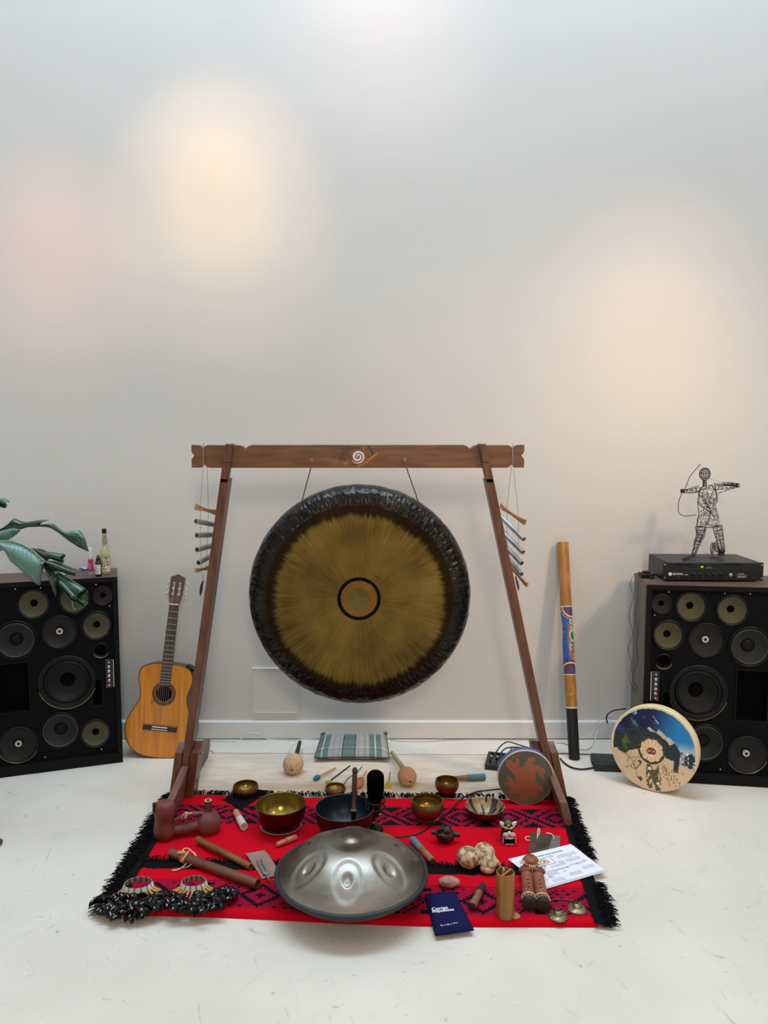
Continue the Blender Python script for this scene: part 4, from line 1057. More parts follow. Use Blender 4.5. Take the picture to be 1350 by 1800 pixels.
# ------------------------------------------------------------------ wire archer on the amplifier
def wz(x, y): return (1140 + x * .13333, 800 + y * .13333)
fy = fl(*wz(965, 1345), ATZ).y
fyl = fl(*wz(470, 1395), ATZ).y
def wp(x, y, dy=0.): return at(*wz(x, y), fy - .015 + dy)
WR = thing('wire_sculpture', (at(*wz(760, 1300), fy).x, fy, ATZ), 'twisted black wire figure of a kneeling archer standing on the amplifier', 'sculpture')
M_WIRE = mat('black_wire', '#171314', .45, .5)
wb = MB(); wr = random.Random(5)
def wire(pts, r=.0011): wb.tube(pts, r, 5)
def limb(path, radii, nl=7, turns=7, jit=.35, flat=.8):
    P = [Vector(p) for p in path]; S_ = smoothpath(P, 6); k = len(S_)
    def rad_(t):
        q = t * (len(radii) - 1); i = min(int(q), len(radii) - 2); return radii[i] + (radii[i+1] - radii[i]) * (q - i)
    def pt(t, a):
        q = t * (k - 1); i = min(int(q), k - 2); p = S_[i].lerp(S_[i+1], q - i); T = (S_[min(i+1, k-1)] - S_[max(i-1, 0)]).normalized()
        u = T.cross(Vector((0, 1, 0))); u = u.normalized() if u.length > 1e-3 else Vector((1, 0, 0)); w_ = T.cross(u)
        return p + (u * math.cos(a) + w_ * math.sin(a) * flat) * rad_(t)
    for i in range(nl):
        a = 2*PI*i/nl + wr.uniform(-.3, .3); dr = wr.uniform(-.9, .9)
        wire([pt(t / 10, a + dr * t / 10 + wr.uniform(-jit, jit) * .5) for t in range(11)], .0011)
    N = int(turns * 8); t0 = 0
    wire([pt(min(1, max(0, i / N + wr.uniform(-.02, .02))), 2*PI*turns*i/N + wr.uniform(-.2, .2)) for i in range(N + 1)], .0009)
    if turns > 3: wire([pt(min(1, max(0, i / N + wr.uniform(-.02, .02))), -2*PI*turns*.7*i/N + 1 + wr.uniform(-.2, .2)) for i in range(N + 1)], .0009)
px = 1 / 352
# head: loops
hc = wp(742, 250)
for k in range(7):
    a = PI * k / 7; wire([hc + Vector((.0255 * math.cos(a) * math.sin(t), .0255 * math.sin(a) * math.sin(t), .031 * math.cos(t))) for t in (2*PI*i/20 for i in range(21))], .0010)
for zf in (-.75, -.5, -.25, 0, .2, .4, .6, .8):
    rr = .0255 * math.sqrt(1 - zf * zf); wire([hc + Vector((rr * math.cos(t), rr * math.sin(t) , .031 * zf + .003 * math.sin(2 * t + zf * 9))) for t in (2*PI*i/16 for i in range(17))], .0009)
limb([wp(738, 330), wp(738, 420)], [.0085, .010], 6, 5)
limb([wp(760, 405), wp(775, 480), wp(775, 600), wp(775, 720), wp(790, 830), wp(785, 945)], [.026, .047, .048, .043, .053, .055], 13, 5, .8, .6)
for _ in range(16):                    # cross wires of the torso
    x0, x1 = wr.uniform(660, 720), wr.uniform(840, 930); y0, y1 = wr.uniform(470, 930), wr.uniform(470, 930)
    m_ = wp((x0+x1)/2 + wr.uniform(-30, 30), (y0+y1)/2, -.030); wire(smoothpath([wp(x0, y0, -.008), m_, wp(x1, y1, -.008)], 5), .0011)
wire(smoothpath([wp(632, 945, -.02), wp(720, 945, -.035), wp(790, 955, -.036), wp(870, 940, -.032), wp(935, 925, -.015)], 5), .0022)
limb([wp(670, 440), wp(560, 468), wp(470, 478)], [.017, .012, .009], 7, 5)
limb([wp(470, 472), wp(425, 475)], [.009, .009], 8, 6)
limb([wp(860, 415), wp(1000, 415, -.01), wp(1190, 400, -.02)], [.017, .014, .009], 7, 6)
limb([wp(1195, 398, -.02), wp(1080, 385, -.035), wp(975, 378, -.045)], [.008, .009, .008], 6, 6)
wire(smoothpath([wp(1195, 410, -.02), wp(1080, 455, -.01), wp(905, 500)], 5), .0010); wire(smoothpath([wp(1080, 440, -.01), wp(890, 520)], 5), .0010)
fdy = fyl - fy
limb([wp(690, 950), wp(685, 1050, -.02), wp(650, 1140, -.015)], [.026, .020, .015], 9, 8)
limb([wp(650, 1130, -.015), wp(620, 1230, -.01), wp(588, 1325, fdy * .5)], [.018, .013, .010], 8, 7)
limb([wp(590, 1320, fdy * .5), wp(530, 1360, fdy), wp(445, 1385, fdy + .012)], [.010, .008, .006], 6, 4)
limb([wp(905, 930), wp(935, 1080), wp(960, 1220), wp(965, 1300)], [.024, .019, .017, .015], 10, 11)
limb([wp(965, 1250), wp(962, 1325, .008)], [.016, .011], 8, 5)
limb([wp(950, 1310, .02), wp(890, 1230, .06), wp(855, 1150, .09)], [.010, .010, .008], 7, 5)
limb([wp(850, 1160, .09), wp(848, 1240, .09), wp(838, 1305, .09)], [.010, .012, .006], 6, 4)
wire([wp(600, 1345, fdy * .6), wp(760, 1352, 0), wp(930, 1345, .0)], .0010)
wb.build('wire_body', M_WIRE, WR)
bp_ = smoothpath([wp(685, 115, -.03), wp(600, 215, -.03), wp(540, 295, -.03), wp(478, 450, -.02), wp(440, 505, -.02), wp(402, 600, -.03), wp(392, 700, -.03), wp(408, 770, -.035), wp(470, 803, -.04), wp(550, 798, -.04), wp(630, 787, -.045)], 5)
b = MB(); b.tube(bp_, .0017, 6); b.build('bow', M_WIRE, WR)
b = MB(); b.tube(smoothpath([wp(660, 150, -.03), wp(680, 235, -.035), wp(800, 310, -.045), wp(985, 362, -.045)], 5), .0005, 5); b.build('bowstring', M_WIRE, WR)

# ------------------------------------------------------------------ small interface and cables on the cabinet corner
q0 = fl(1128, 1017, SPZ); q1 = fl(1150.5, 1017, SPZ); d_ = ay
DV = thing('audio_interface', (q0 + q1)/2 + ay * .03, 'small black audio box on the cabinet corner beside the amplifier', 'audio device')
DM = frame(q0, (q1 - q0), ay, (0, 0, 1)); DW = (q1 - q0).length
b = MB(); b.M = DM; b.bbox((DW/2, .035, .011), (DW, .06, .022), .002); b.build('body', M_BLACK, DV)
b = MB(); b.M = DM; b.bbox((DW/2 + .003, .040, .025), (DW * .5, .03, .012), .002); b.build('plug', M_BLACK, DV)
b = MB(); b.M = DM; b.box((DW * .62, .0045, .013), (.010, .0012, .004)); b.build('slot', M_CHROME, DV, smooth=0)
b = MB(); b.tube(smoothpath([DM @ Vector(p) for p in ((DW*.7, .002, .012), (DW*.85, -.012, .006), (DW*.6, -.016, .004), (DW*.75, -.010, .010), (DW*.95, -.004, .004))], 5), .003, 6); b.build('short_lead', M_CABLE, DV)
def cable(name, label, pts, r, m, n=8, cat='cable', group=None):
    b = MB(); b.tube(smoothpath(pts, n), r, 6); return tag(b.build(name, m), label, cat, group)
ys = 3.60
cable('speaker_wire', 'thin dark wire looping off the corner of the right-hand cabinet', [fl(1128, 1013, SPZ) + Vector((0, 0, .012)), at(1116, 1010, 3.66) + Vector((0, 0, .004)), at(1109, 1022, 3.66), at(1109, 1035, 3.66), at(1113, 1048, 3.66), at(1106, 1083, 3.66), at(1112, 1115, 3.66), at(1104, 1140, 3.66), at(1110, 1165, 3.66), at(1107, 1195, 3.66), at(1116, 1217, 3.66)], .0011, M_CABLE)
cable('speaker_wire', 'thin dark wire hanging straight down the side of the right-hand cabinet', [fl(1128, 1016, SPZ) + Vector((0, 0, .010)), at(1122, 1020, 3.60), at(1121, 1050, 3.60), at(1118, 1085, 3.60), at(1121, 1105, 3.60), at(1118, 1135, 3.60), at(1121, 1160, 3.60), at(1112, 1190, 3.62), at(1119, 1207, 3.60), at(1119, 1217, 3.60)], .0011, M_CABLE)

# ------------------------------------------------------------------ bottles on the left-hand loudspeaker
def bottle_root(px, py, label, cat='bottle'):
    p = fl(px, py, SPZ); return thing('bottle', p, label, cat, 'bottles on the left-hand loudspeaker'), p
def lat(root, name, prof, m, p, n=28, colf=None):
    b = MB(); b.lathe(prof, n, Matrix.Translation(p), colf); return flip_fix(b.build(name, m, root))
t, p = bottle_root(185.5, 1008, 'tall clear bottle of pale yellow liquid with ornate label, behind the black one')
M_LIQ = mat('yellow_liquid', '#d2cd8c', .08, trans=.45, spec=.5); M_GL = mat('label_print', attr=True, rough=.5)
lat(t, 'glass', [(0, 0), (.020, 0), (.0235, .004), (.0235, .094), (.022, .106), (.017, .120), (.0115, .135), (.0105, .150), (.0095, .205), (.0105, .208), (.0105, .212), (0, .212)], M_LIQ, p)
def flab(i, j):
    th = 2*PI*j/40; n = noise.noise(Vector((math.cos(th)*5, math.sin(th)*5, i * .45))); z = i / 24
    base = C('#d9d3b0')
    if .03 < z < .30:
        return C('#a85a48') if abs(z - .16) < .07 and n > -.1 else C('#e0d8c0')
    if n > .05: return C('#3c4a34')
    if n < -.35: return C('#b08a3a')
    return base
lat(t, 'label', [(.0238, .012 + .075 * i / 24) for i in range(25)], M_GL, p, 40, flab)
lat(t, 'neck_label', [(.0102 + .0012 * (1 - i/10), .150 + .045 * i / 10) for i in range(11)], M_GL, p, 24, lambda i, j: C('#b79a5a') if noise.noise(Vector((j*.5, i*.5, 2))) > 0 else C('#7d6a72'))
lat(t, 'cap', [(.0112, .205), (.0112, .226), (.010, .228), (0, .228)], M_BLACK, p)
t, p = bottle_root(160, 1010.5, 'small clear spray bottle with a bright pink label')
lat(t, 'glass', [(0, 0), (.011, 0), (.0125, .003), (.0125, .085), (.010, .093), (.007, .097), (0, .097)], mat('clear_plastic', '#d9d6c4', .1, trans=.5), p)
lat(t, 'label', [(.0128, .018), (.0128, .080)], mat('pink_label', '#c22a62', .5, var=.1, vscale=60), p)
for k in range(3): 
    b = MB(); P = [(p + Vector((.0130 * math.sin(a), -.0130 * math.cos(a), .055 - .010 * k + .004 * math.sin(a * 9 + k)))) for a in (-.5 + i * .1 for i in range(11))]; b.tube(P, .0008, 5); b.build('label_writing', mat('pale_pink_ink', '#e7c6cf', .5), t)
lat(t, 'pump', [(.0085, .095), (.0085, .104), (.006, .106), (.006, .112), (.0095, .113), (.0095, .136), (0, .137)], mat('white_plastic', '#d8d6d4', .35), p)
t, p = bottle_root(173.5, 1013, 'short black spray bottle with a plain white label, foremost of the three')
lat(t, 'glass', [(0, 0), (.014, 0), (.0155, .003), (.0155, .066), (.0135, .074), (.009, .078), (0, .078)], mat('dark_bottle', '#0f0d12', .25, coat=.4), p)
b = MB()
for j in range(18):
    a0_, a1_ = -1.25 + 2.3 * j / 18, -1.25 + 2.3 * (j+1) / 18
    b.add([p + Vector((.0158 * math.sin(a_), -.0158 * math.cos(a_), z)) for (a_, z) in ((a0_, .012), (a1_, .012), (a1_, .060), (a0_, .060))], [(0, 1, 2, 3)])
b.build('label', mat('white_label', '#c9c4c8', .5), t)
for k in range(6):
    b = MB(); P = [p + Vector((.0161 * math.sin(a), -.0161 * math.cos(a), .053 - .006 * k)) for a in (-.8 + i * .13 * (.6 + .5 * ((k * 7) % 3) / 2) for i in range(9))]; b.tube(P, .0005, 4); b.build('label_writing', mat('grey_ink', '#77717a', .6), t)
lat(t, 'pump', [(.011, .075), (.011, .090), (.0085, .093), (0, .093)], M_BLACK, p)
lat(t, 'nozzle', [(.006, .092), (.0075, .097), (.0065, .106), (0, .107)], mat('grey_nozzle', '#5d5658', .4), p)
# flat packets lying behind the bottles
for (pa, pb, col, lab) in (((140, 1003), (157, 999), '#2c2f7c', 'flat blue and silver packet lying beside the pink-labelled bottle'), ((103, 1013), (120, 1007), '#6d77a0', 'pale blue packet lying under the banana leaf on the cabinet')):
    u0 = fl(*pa, SPZ); u1 = fl(*pb, SPZ); dx = (u1 - u0).normalized(); t = thing('packet', (u0 + u1)/2, lab, 'packet')
    X = frame((u0 + u1)/2, dx, Vector((-dx.y, dx.x, 0)), (0, 0, 1)); L_ = (u1 - u0).length
    b = MB(); b.M = X
    nu = 9; b.grid(lambda i, j: (-L_/2 + L_*i/8, -.02 + .04*j/6, .003 + .010 * math.sin(PI*i/8) * math.sin(PI*j/6)), 9, 7); b.grid(lambda i, j: (-L_/2 + L_*i/8, -.02 + .04*j/6, .0005), 9, 7); b.build('wrapper', mat('packet_foil', col, .25, .3), t)
    b = MB(); b.M = X; b.grid(lambda i, j: (-L_*.3 + L_*.35*i/4, -.018 + .036*j/6, .0045 + .010 * math.sin(PI*(.2+.35*i/4)) * math.sin(PI*(j+.3)/6.6)), 5, 7); b.build('silver_strip', mat('packet_silver', '#b9bcc6', .3, .5), t)

# ------------------------------------------------------------------ banana plant reaching in from the left
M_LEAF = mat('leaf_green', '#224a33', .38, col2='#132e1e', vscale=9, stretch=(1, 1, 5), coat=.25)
M_LEAFG = mat('leaf_sheen', '#587a70', .42, col2='#3d6055', vscale=8, stretch=(6, 1, 1), coat=.2)  # paler grey-green puts the light reflected by the leaf into its colour
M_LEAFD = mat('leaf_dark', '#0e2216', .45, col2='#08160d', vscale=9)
M_RIB = mat('leaf_rib', '#8fa68c', .45)
PY = 3.22
pr_ = fl(-75, 1455)
PL = thing('banana_plant', (-2.02, 3.16, 0), 'potted banana plant whose broad leaves droop over the left-hand loudspeaker', 'plant')
def z5(x, y): return (x * .16296, 860 + y * .16296)
def zp(x, y, dy=0.): return at(*z5(x, y), PY + dy)
def lobe(name, A_, B_, m, bulge=.02, nv=8, dA=0., dB=0., parent=None, n=6):
    A_ = smoothpath([zp(*q[:2], dA + (q[2] if len(q) > 2 else 0)) for q in A_], n); B_ = smoothpath([zp(*q[:2], dB + (q[2] if len(q) > 2 else 0)) for q in B_], n)
    N = 22
    def samp(P, t): q = t * (len(P) - 1); i = min(int(q), len(P) - 2); return P[i].lerp(P[i+1], q - i)
    def Pf(i, j):
        t = i / (N - 1); s = j / (nv - 1); p = samp(A_, t).lerp(samp(B_, t), s)
        return p + Vector((0, -bulge * math.sin(PI * s) + .0022 * math.sin(t * 46) * s, .25 * bulge * math.sin(PI * s)))
    b = MB(); b.grid(Pf, N, nv); o = b.build(name, m, parent or PL, smooth=80)
    sm = o.modifiers.new('thickness', 'SOLIDIFY'); sm.thickness = .0012; return o
def roll(name, c0, c1, ra, rb, m, a0, a1, dy0=0., dy1=0., parent=None):
    P0, P1 = zp(*c0, dy0), zp(*c1, dy1); X = axis_frame(P0, P1, (0, -1, 0)); L_ = (P1 - P0).length
    def Pf(i, j):
        t = i / 13; a = a0 + (a1 - a0) * j / 15; r = ra + (rb - ra) * t ** .7; return X @ Vector((r * math.cos(a), r * math.sin(a), L_ * t + .004 * math.sin(j * 1.3) * t))
    b = MB(); b.grid(Pf, 14, 16); o = b.build(name, m, parent or PL, smooth=80)
    sm = o.modifiers.new('thickness', 'SOLIDIFY'); sm.thickness = .0012; return o
lobe('leaf_blade', [(-40, 480), (40, 440), (130, 428), (220, 432), (300, 410), (420, 405)], [(-40, 470), (60, 415), (110, 365), (150, 315), (250, 350), (340, 345), (430, 330), (535, 330)], M_LEAF, .02)
lobe('leaf_blade', [(420, 405), (520, 412), (620, 465), (720, 540), (840, 620), (955, 674)], [(420, 402), (500, 376), (585, 375), (640, 420), (720, 455), (855, 445), (915, 530), (958, 672)], M_LEAF, .028)
lobe('leaf_blade', [(600, 400), (650, 440), (720, 500), (800, 512), (920, 540)], [(585, 376), (640, 420), (720, 455), (855, 445), (918, 540)], M_LEAFG, .012, dA=-.03, dB=-.022)
lobe('leaf_blade', [(-60, 500), (0, 470), (60, 436), (150, 420), (222, 442)], [(-60, 560), (0, 552), (80, 546), (150, 505), (222, 446)], M_LEAFG, .02, dA=-.05, dB=-.05)
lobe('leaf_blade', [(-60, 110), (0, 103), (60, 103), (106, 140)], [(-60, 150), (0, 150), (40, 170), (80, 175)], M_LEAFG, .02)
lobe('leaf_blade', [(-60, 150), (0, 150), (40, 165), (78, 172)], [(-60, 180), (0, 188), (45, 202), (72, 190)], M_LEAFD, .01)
rib_pts = [(-60, 575), (0, 562), (100, 560), (200, 580), (300, 625), (400, 700), (470, 772), (540, 840), (600, 905)]
big = lobe('leaf_blade', [(-60, 575), (0, 562), (100, 560), (200, 580), (300, 625), (400, 700), (475, 780)], [(-60, 690), (0, 668), (55, 655), (110, 770), (210, 855), (330, 965), (425, 1038), (445, 960), (478, 815)], M_LEAFG, .035, dA=-.06, dB=-.085)
b = MB(); b.tube(smoothpath([zp(*q, -.065) for q in rib_pts], 5), [.006 - .0001 * i for i in range(41)], 8); b.build('midrib', M_RIB, PL)
for k in range(9):                     # side veins on the pale blade
    x0 = 20 + 45 * k; y0 = 560 + (max(0, x0 - 150) ** 1.35) * .085
    x1 = x0 - 18 + 6 * k; y1 = y0 + 110 + 18 * min(k, 7)
    b = MB(); b.tube(smoothpath([zp(x0, y0, -.064), zp((x0+x1)/2 + 8, (y0+y1)/2, -.108), zp(x1, y1, -.098)], 5), .0009, 5); b.build('vein', M_RIB, PL)
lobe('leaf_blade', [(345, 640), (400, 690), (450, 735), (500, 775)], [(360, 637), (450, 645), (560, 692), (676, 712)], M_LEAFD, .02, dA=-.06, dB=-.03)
roll('leaf_roll', (470, 700), (672, 755), .010, .0215, M_LEAF, -2.6, 1.6, -.05, -.05)
lobe('leaf_blade', [(470, 775), (520, 820), (570, 860), (640, 888), (720, 915), (812, 936)], [(475, 770), (545, 770), (640, 790), (760, 838), (850, 870), (895, 880)], M_LEAF, .03, dA=-.07, dB=-.06)
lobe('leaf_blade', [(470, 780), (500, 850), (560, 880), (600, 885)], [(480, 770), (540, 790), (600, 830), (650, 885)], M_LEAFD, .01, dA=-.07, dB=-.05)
lobe('leaf_blade', [(480, 800), (520, 835), (580, 890), (632, 965)], [(482, 815), (515, 930), (560, 1040), (608, 1172), (600, 1020), (634, 968)], M_LEAF, .02, dA=-.07, dB=-.09)
roll('leaf_roll', (620, 925), (885, 1140), .012, .0275, M_LEAF, -2.9, 2.1, -.06, -.10)
roll('leaf_roll', (640, 1000), (800, 1185), .012, .0160, M_LEAF, -2.9, 1.4, -.09, -.12)
roll('leaf_roll', (815, 1170), (905, 1245), .010, .0120, M_LEAF, -2.9, 1.2, -.10, -.12)
b = MB(); b.tube([zp(905, 1245, -.12), zp(925, 1240, -.12), zp(945, 1218, -.12)], .0012, 5); b.build('torn_fibre', mat('dry_fibre', '#9a8d74', .7), PL)
b = MB(); b.tube([zp(778, 1200, -.12), zp(782, 1250, -.12), zp(800, 1295, -.12), zp(815, 1285, -.12)], .0012, 5); b.build('torn_fibre', mat('dry_fibre_pale', '#a9a08c', .7), PL)
# stems, trunk and pot outside the picture
for (q, dy) in (((-60, 575), -.065), ((-50, 478), 0.), ((-60, 130), 0.), ((-60, 530), -.05)):
    e = zp(*q, dy); b = MB(); b.tube(smoothpath([Vector((-2.02, 3.16, .45)), Vector((-1.98, 3.17, .85)), (Vector((-1.96, 3.18, 1.05)) + e) / 2 + Vector((-.03, 0, .05)), e], 5), [.016 - .0007 * i for i in range(16)], 8); b.build('leaf_stalk', M_LEAF, PL)
b = MB(); b.tube([Vector((-2.02, 3.16, .24)), Vector((-2.02, 3.16, .5))], [.035, .022], 12); b.build('stem', M_LEAF, PL)
b = MB(); b.lathe([(0, .001), (.11, .001), (.15, .26), (.155, .30), (.14, .30), (.138, .25), (0, .25)], 32, Matrix.Translation((-2.02, 3.16, 0))); flip_fix(b.build('pot', mat('pot_grey', '#7d7a75', .6, var=.05), PL))
# dark red rounded end of something lying at the left edge of the picture
e = fl(4, 1486) + Vector((0, 0, .014)); b = MB()
X = axis_frame(e + Vector((-.22, .02, 0)), e); L_ = .22
b.lathe([(0, 0), (.009, .002), (.010, .15), (.013, .19), (.014, .207), (.010, .218), (0, L_)], 16, X); tag(flip_fix(b.build('wooden_beater', mat('dark_red_wood', '#3d1c22', .4), smooth=50)), 'dark red wooden beater whose rounded tip peeks in at the left picture edge', 'beater')
# ------------------------------------------------------------------ linen mat, red blanket, pillow
MZ = .004
t = thing('linen_mat', (0, 3.6, 0), 'cream woven linen mat spread behind the red blanket', 'mat')
M_LIN = mat('linen', '#cfc1ae', .9, col2='#bdae9b', vscale=6, stretch=(1, 5, 1), bump=.35, bscale=220, bstretch=(1, 1, 1), sheen=.2)
cBL, cBR = fl(366, 1325), fl(962, 1329); cFL, cFR = Vector((-.892, 3.30, 0)), Vector((.80, 3.28, 0))
def mat_pt(s, q, dz=0.):
    p = cFL.lerp(cFR, s).lerp(cBL.lerp(cBR, s), q)
    e = min(s, 1 - s, 1 - q) ; z = MZ + .004 * max(0, noise.noise(Vector((p.x * 3.2, p.y * 7, 0)))) * sstep(0, .05, e)
    if q == 1: p.y += .006 * noise.noise(Vector((p.x * 14, 0, 0)))
    return Vector((p.x, p.y, z + dz))
b = MB(); b.grid(lambda i, j: mat_pt(i / 70, j / 24), 71, 25); b.grid(lambda i, j: mat_pt(i / 70, j / 24, -.0035), 71, 25)
b.build('cloth', M_LIN, t)
b = MB(); b.tube([mat_pt(i / 70, 1) for i in range(71)], .0022, 5); b.build('hem_cord', mat('hem_pinkish', '#a98a80', .9), t)
b = MB(); rr = random.Random(8)
for i in range(170):
    p = mat_pt(0, i / 169); L_ = rr.uniform(.02, .042); b.tube([p, p + Vector((-L_ * .5, rr.uniform(-.006, .004), 0)), p + Vector((-L_, rr.uniform(-.012, .006), -.003))], .0011, 4)
f = b.build('fringe', mat('linen_fringe', '#d6d2c8', .9), t); f['kind'] = 'stuff'
b = MB(); k0 = mat_pt(0, 1); b.tube(smoothpath([k0 + Vector((.03, 0, .003)), k0 + Vector((.005, .012, .010)), k0 + Vector((-.008, .004, .006)), k0 + Vector((-.012, .022, .003))], 5), .0028, 5); b.build('corner_knot', mat('knot', '#a4745c', .9), t)

BZ, FZ = .011, .019                    # heights of the back layer and the folded front layer
BL = thing('red_blanket', (-.1, 2.9, 0), 'bright red woven blanket with black stepped-diamond bands and black fringe', 'blanket')
rFL, rFR, rBL, rBR = Vector((-.925, 2.478, 0)), Vector((.712, 2.412, 0)), Vector((-.932, 3.372, 0)), Vector((.792, 3.330, 0))
RED, CRIM, INK, DRED = C('#bd0019'), C('#8e072b'), C('#120a14'), C('#860a22')
def motif(gi, gj):                     # stepped diamonds between filled X shapes, 16 x 13 cells
    i = gi % 16; a = min(i, 16 - i); bq = abs(gj - 6); d = abs(i - 8) + bq
    if d == 3 or d == 4: return INK if d == 3 or bq < 4 else CRIM
    if bq - a >= 3 : return INK
    if abs(a - bq) <= 0 or (a - bq == 1): return INK if (gi + gj) % 4 else CRIM
    return CRIM
def motif_open(gi, gj):                # looser dotted version on the front fold
    i = gi % 32; a = abs(i - 16); bq = abs(gj - 6); d = a + bq
    if d in (5, 6): return INK
    if a == 0 and bq <= 1 or bq == 0 and a <= 1: return INK
    e = min(i, 32 - i)
    if e == bq + 2 and (i % 2 == 0): return INK
    if e == bq or (bq >= 5 and e <= 1): return INK
    if d == 11 and gj % 2 == 0: return INK
    return CRIM
def bl_pt(s, q):                       # q: 0 front edge .. 1 back edge
    return rFL.lerp(rFR, s).lerp(rBL.lerp(rBR, s), q)
NX = 136; BLKC = C('#09090b')
def wob(p, k): return .0022 * noise.noise(Vector((p.x * 4, p.y * 9, k))) + .001 * noise.noise(Vector((p.x * 13, p.y * 22, k)))
Q0 = .30                               # the back layer disappears under the front fold
ny = 104
def Pb(i, j):
    s = i / NX; q = Q0 + (1 - Q0) * j / ny; p = bl_pt(s, q); z = BZ + wob(p, 1)
    e = min(s * 1.7, (1 - s) * 1.7, (1 - q) * .95)
    z = .003 + (z - .003) * sstep(0, .02, e)
    if s < .5: z += .012 * math.exp(-((s - .075) / .06) ** 2 - ((q - .965) / .025) ** 2)
    return (p.x, p.y, z)
band_lo, band_hi = .71, .885
def Cb(i, j):
    s = (i + .5) / NX; q = Q0 + (1 - Q0) * (j + .5) / ny
    if band_lo < q < band_hi:
        gj = int((q - band_lo) / (band_hi - band_lo) * 13); return motif(i + 4, gj)
    if abs(q - band_lo + .008) < .004 or abs(q - band_hi - .010) < .004: return DRED
    return RED
M_BLK = mat('blanket_weave', attr=True, rough=.95, var=.14, vscale=300, bump=.25, bscale=500, spec=.12)
b = MB(); b.grid(Pb, NX + 1, ny + 1, Cb); b.build('back_layer', M_BLK, BL, smooth=80)
Q1 = .372; nf = 84
def fz(q, p):                          # rounded fold at the front edge
    z = FZ + wob(p, 5)
    return z * math.sqrt(max(0, 1 - (1 - min(1, q / .02)) ** 2)) if q < .02 else z
def Pf_(i, j):
    s = i / NX; q = Q1 * (j / nf) ** 1.0; p = bl_pt(s, q)
    p.y += .010 * math.sin(s * PI * 2.1 + .6) * (1 - q / Q1) 
    z = max(.001, fz(q, p)); e = min(s, 1 - s); z = .003 + (z - .003) * sstep(0, .012, e) if q > .02 else z
    return (p.x, p.y, z)
fb_lo, fb_hi = .045, .205
def Cf(i, j):
    q = Q1 * (j + .5) / nf
    if q > Q1 - .070 + .006 * noise.noise(Vector((i * .3, 0, 0))): return BLKC
    if fb_lo < q < fb_hi: return motif_open(i + 8, int((q - fb_lo) / (fb_hi - fb_lo) * 13))
    if abs(q - fb_hi - .008) < .003 or abs(q - fb_lo + .006) < .003 or abs(q - fb_hi - .016) < .002: return DRED
    return RED
b = MB(); b.grid(Pf_, NX + 1, nf + 1, Cf); b.build('front_fold', M_BLK, BL, smooth=80)
M_FR = mat('black_wool', '#08080a', .95, var=.3, vscale=80, spec=.15)
COVER = [[tuple(fl(*q, .02).xy) for q in P_] for P_ in ([(885, 1521), (1003, 1488), (1072, 1540), (956, 1578)], [(427, 1511), (465, 1494), (500, 1548), (461, 1560)])]
def covered(p): return any(inpoly(p.x, p.y, P_) for P_ in COVER)
def border(name, side):                # flat black woven borders along the two short sides
    b = MB(); k = 60
    def P(i, j):
        q = i / k; p = bl_pt(0 if side < 0 else 1, q); wd = (.030 + .012 * (1 - q)); return (p.x + side * ((wd + .016) * j / 4 - .016), p.y, .004 + (.010 if q > Q1 else .018) * (1 - j / 4) ** .6 + .002 * noise.noise(Vector((q * 30, j, side))))
    b.grid(P, k + 1, 5); b.build(name, M_FR, BL)
border('border', -1); border('border', 1)
rr = random.Random(21)
def tuft(b, p, d, L_, r, lift):
    d = Vector(d).normalized(); sd = Vector((-d.y, d.x, 0)) * rr.uniform(-.35, .35)
    m_ = p + d * L_ * .5 + sd * L_ * .3 + Vector((0, 0, lift)); e = p + d * L_ + sd * L_ + Vector((0, 0, rr.uniform(-.2, .5) * lift)); e.z = max(.0022, e.z)
    if covered(p) or covered(m_) or covered(e): return
    b.tube([p, m_, e], [r, r * 1.15, r * .6], 4)
b = MB()
for side in (-1, 1):                   # side fringes
    for i in range(620):
        q = rr.random(); p = bl_pt(0 if side < 0 else 1, q); wd = .026 + .012 * (1 - q)
        p = Vector((p.x + side * wd * rr.uniform(.2, 1), p.y, .006 + rr.random() * .012)); tuft(b, p, (side, rr.uniform(-.5, .4), 0), rr.uniform(.03, .062 if side < 0 else .05), .0022, rr.uniform(.002, .012))
f = b.build('side_fringe', M_FR, BL); f['kind'] = 'stuff'
b = MB()
for i in range(560):                   # back fringe lying on the linen
    s = rr.random(); p = bl_pt(s, 1); p = Vector((p.x, p.y - rr.uniform(0, .012), .010 + rr.random() * .008)); tuft(b, p, (rr.uniform(-.6, .6), 1, 0), rr.uniform(.018, .042), .0021, rr.uniform(.002, .012))
f = b.build('back_fringe', M_FR, BL); f['kind'] = 'stuff'
b = MB()
for i in range(620):                   # fringe of the folded front layer
    s = rr.random(); q = Q1 - rr.random() * .025; p = bl_pt(s, q); p = Vector((p.x, p.y, FZ + .001)); lift = rr.uniform(.002, .009)
    tuft(b, p, (rr.uniform(-.7, .7), 1, 0), rr.uniform(.012, .034) * (1.2 if noise.noise(Vector((s * 9, 0, 3))) > 0 else .7), .0021, lift)
f = b.build('fold_fringe', M_FR, BL); f['kind'] = 'stuff'
def zr(p):                             # top of whatever cloth lies at this floor point
    q = (p.y - 2.445) / (3.35 - 2.445)
    if q > 1: return MZ + .003
    return FZ + .001 if q < Q1 else BZ + .001

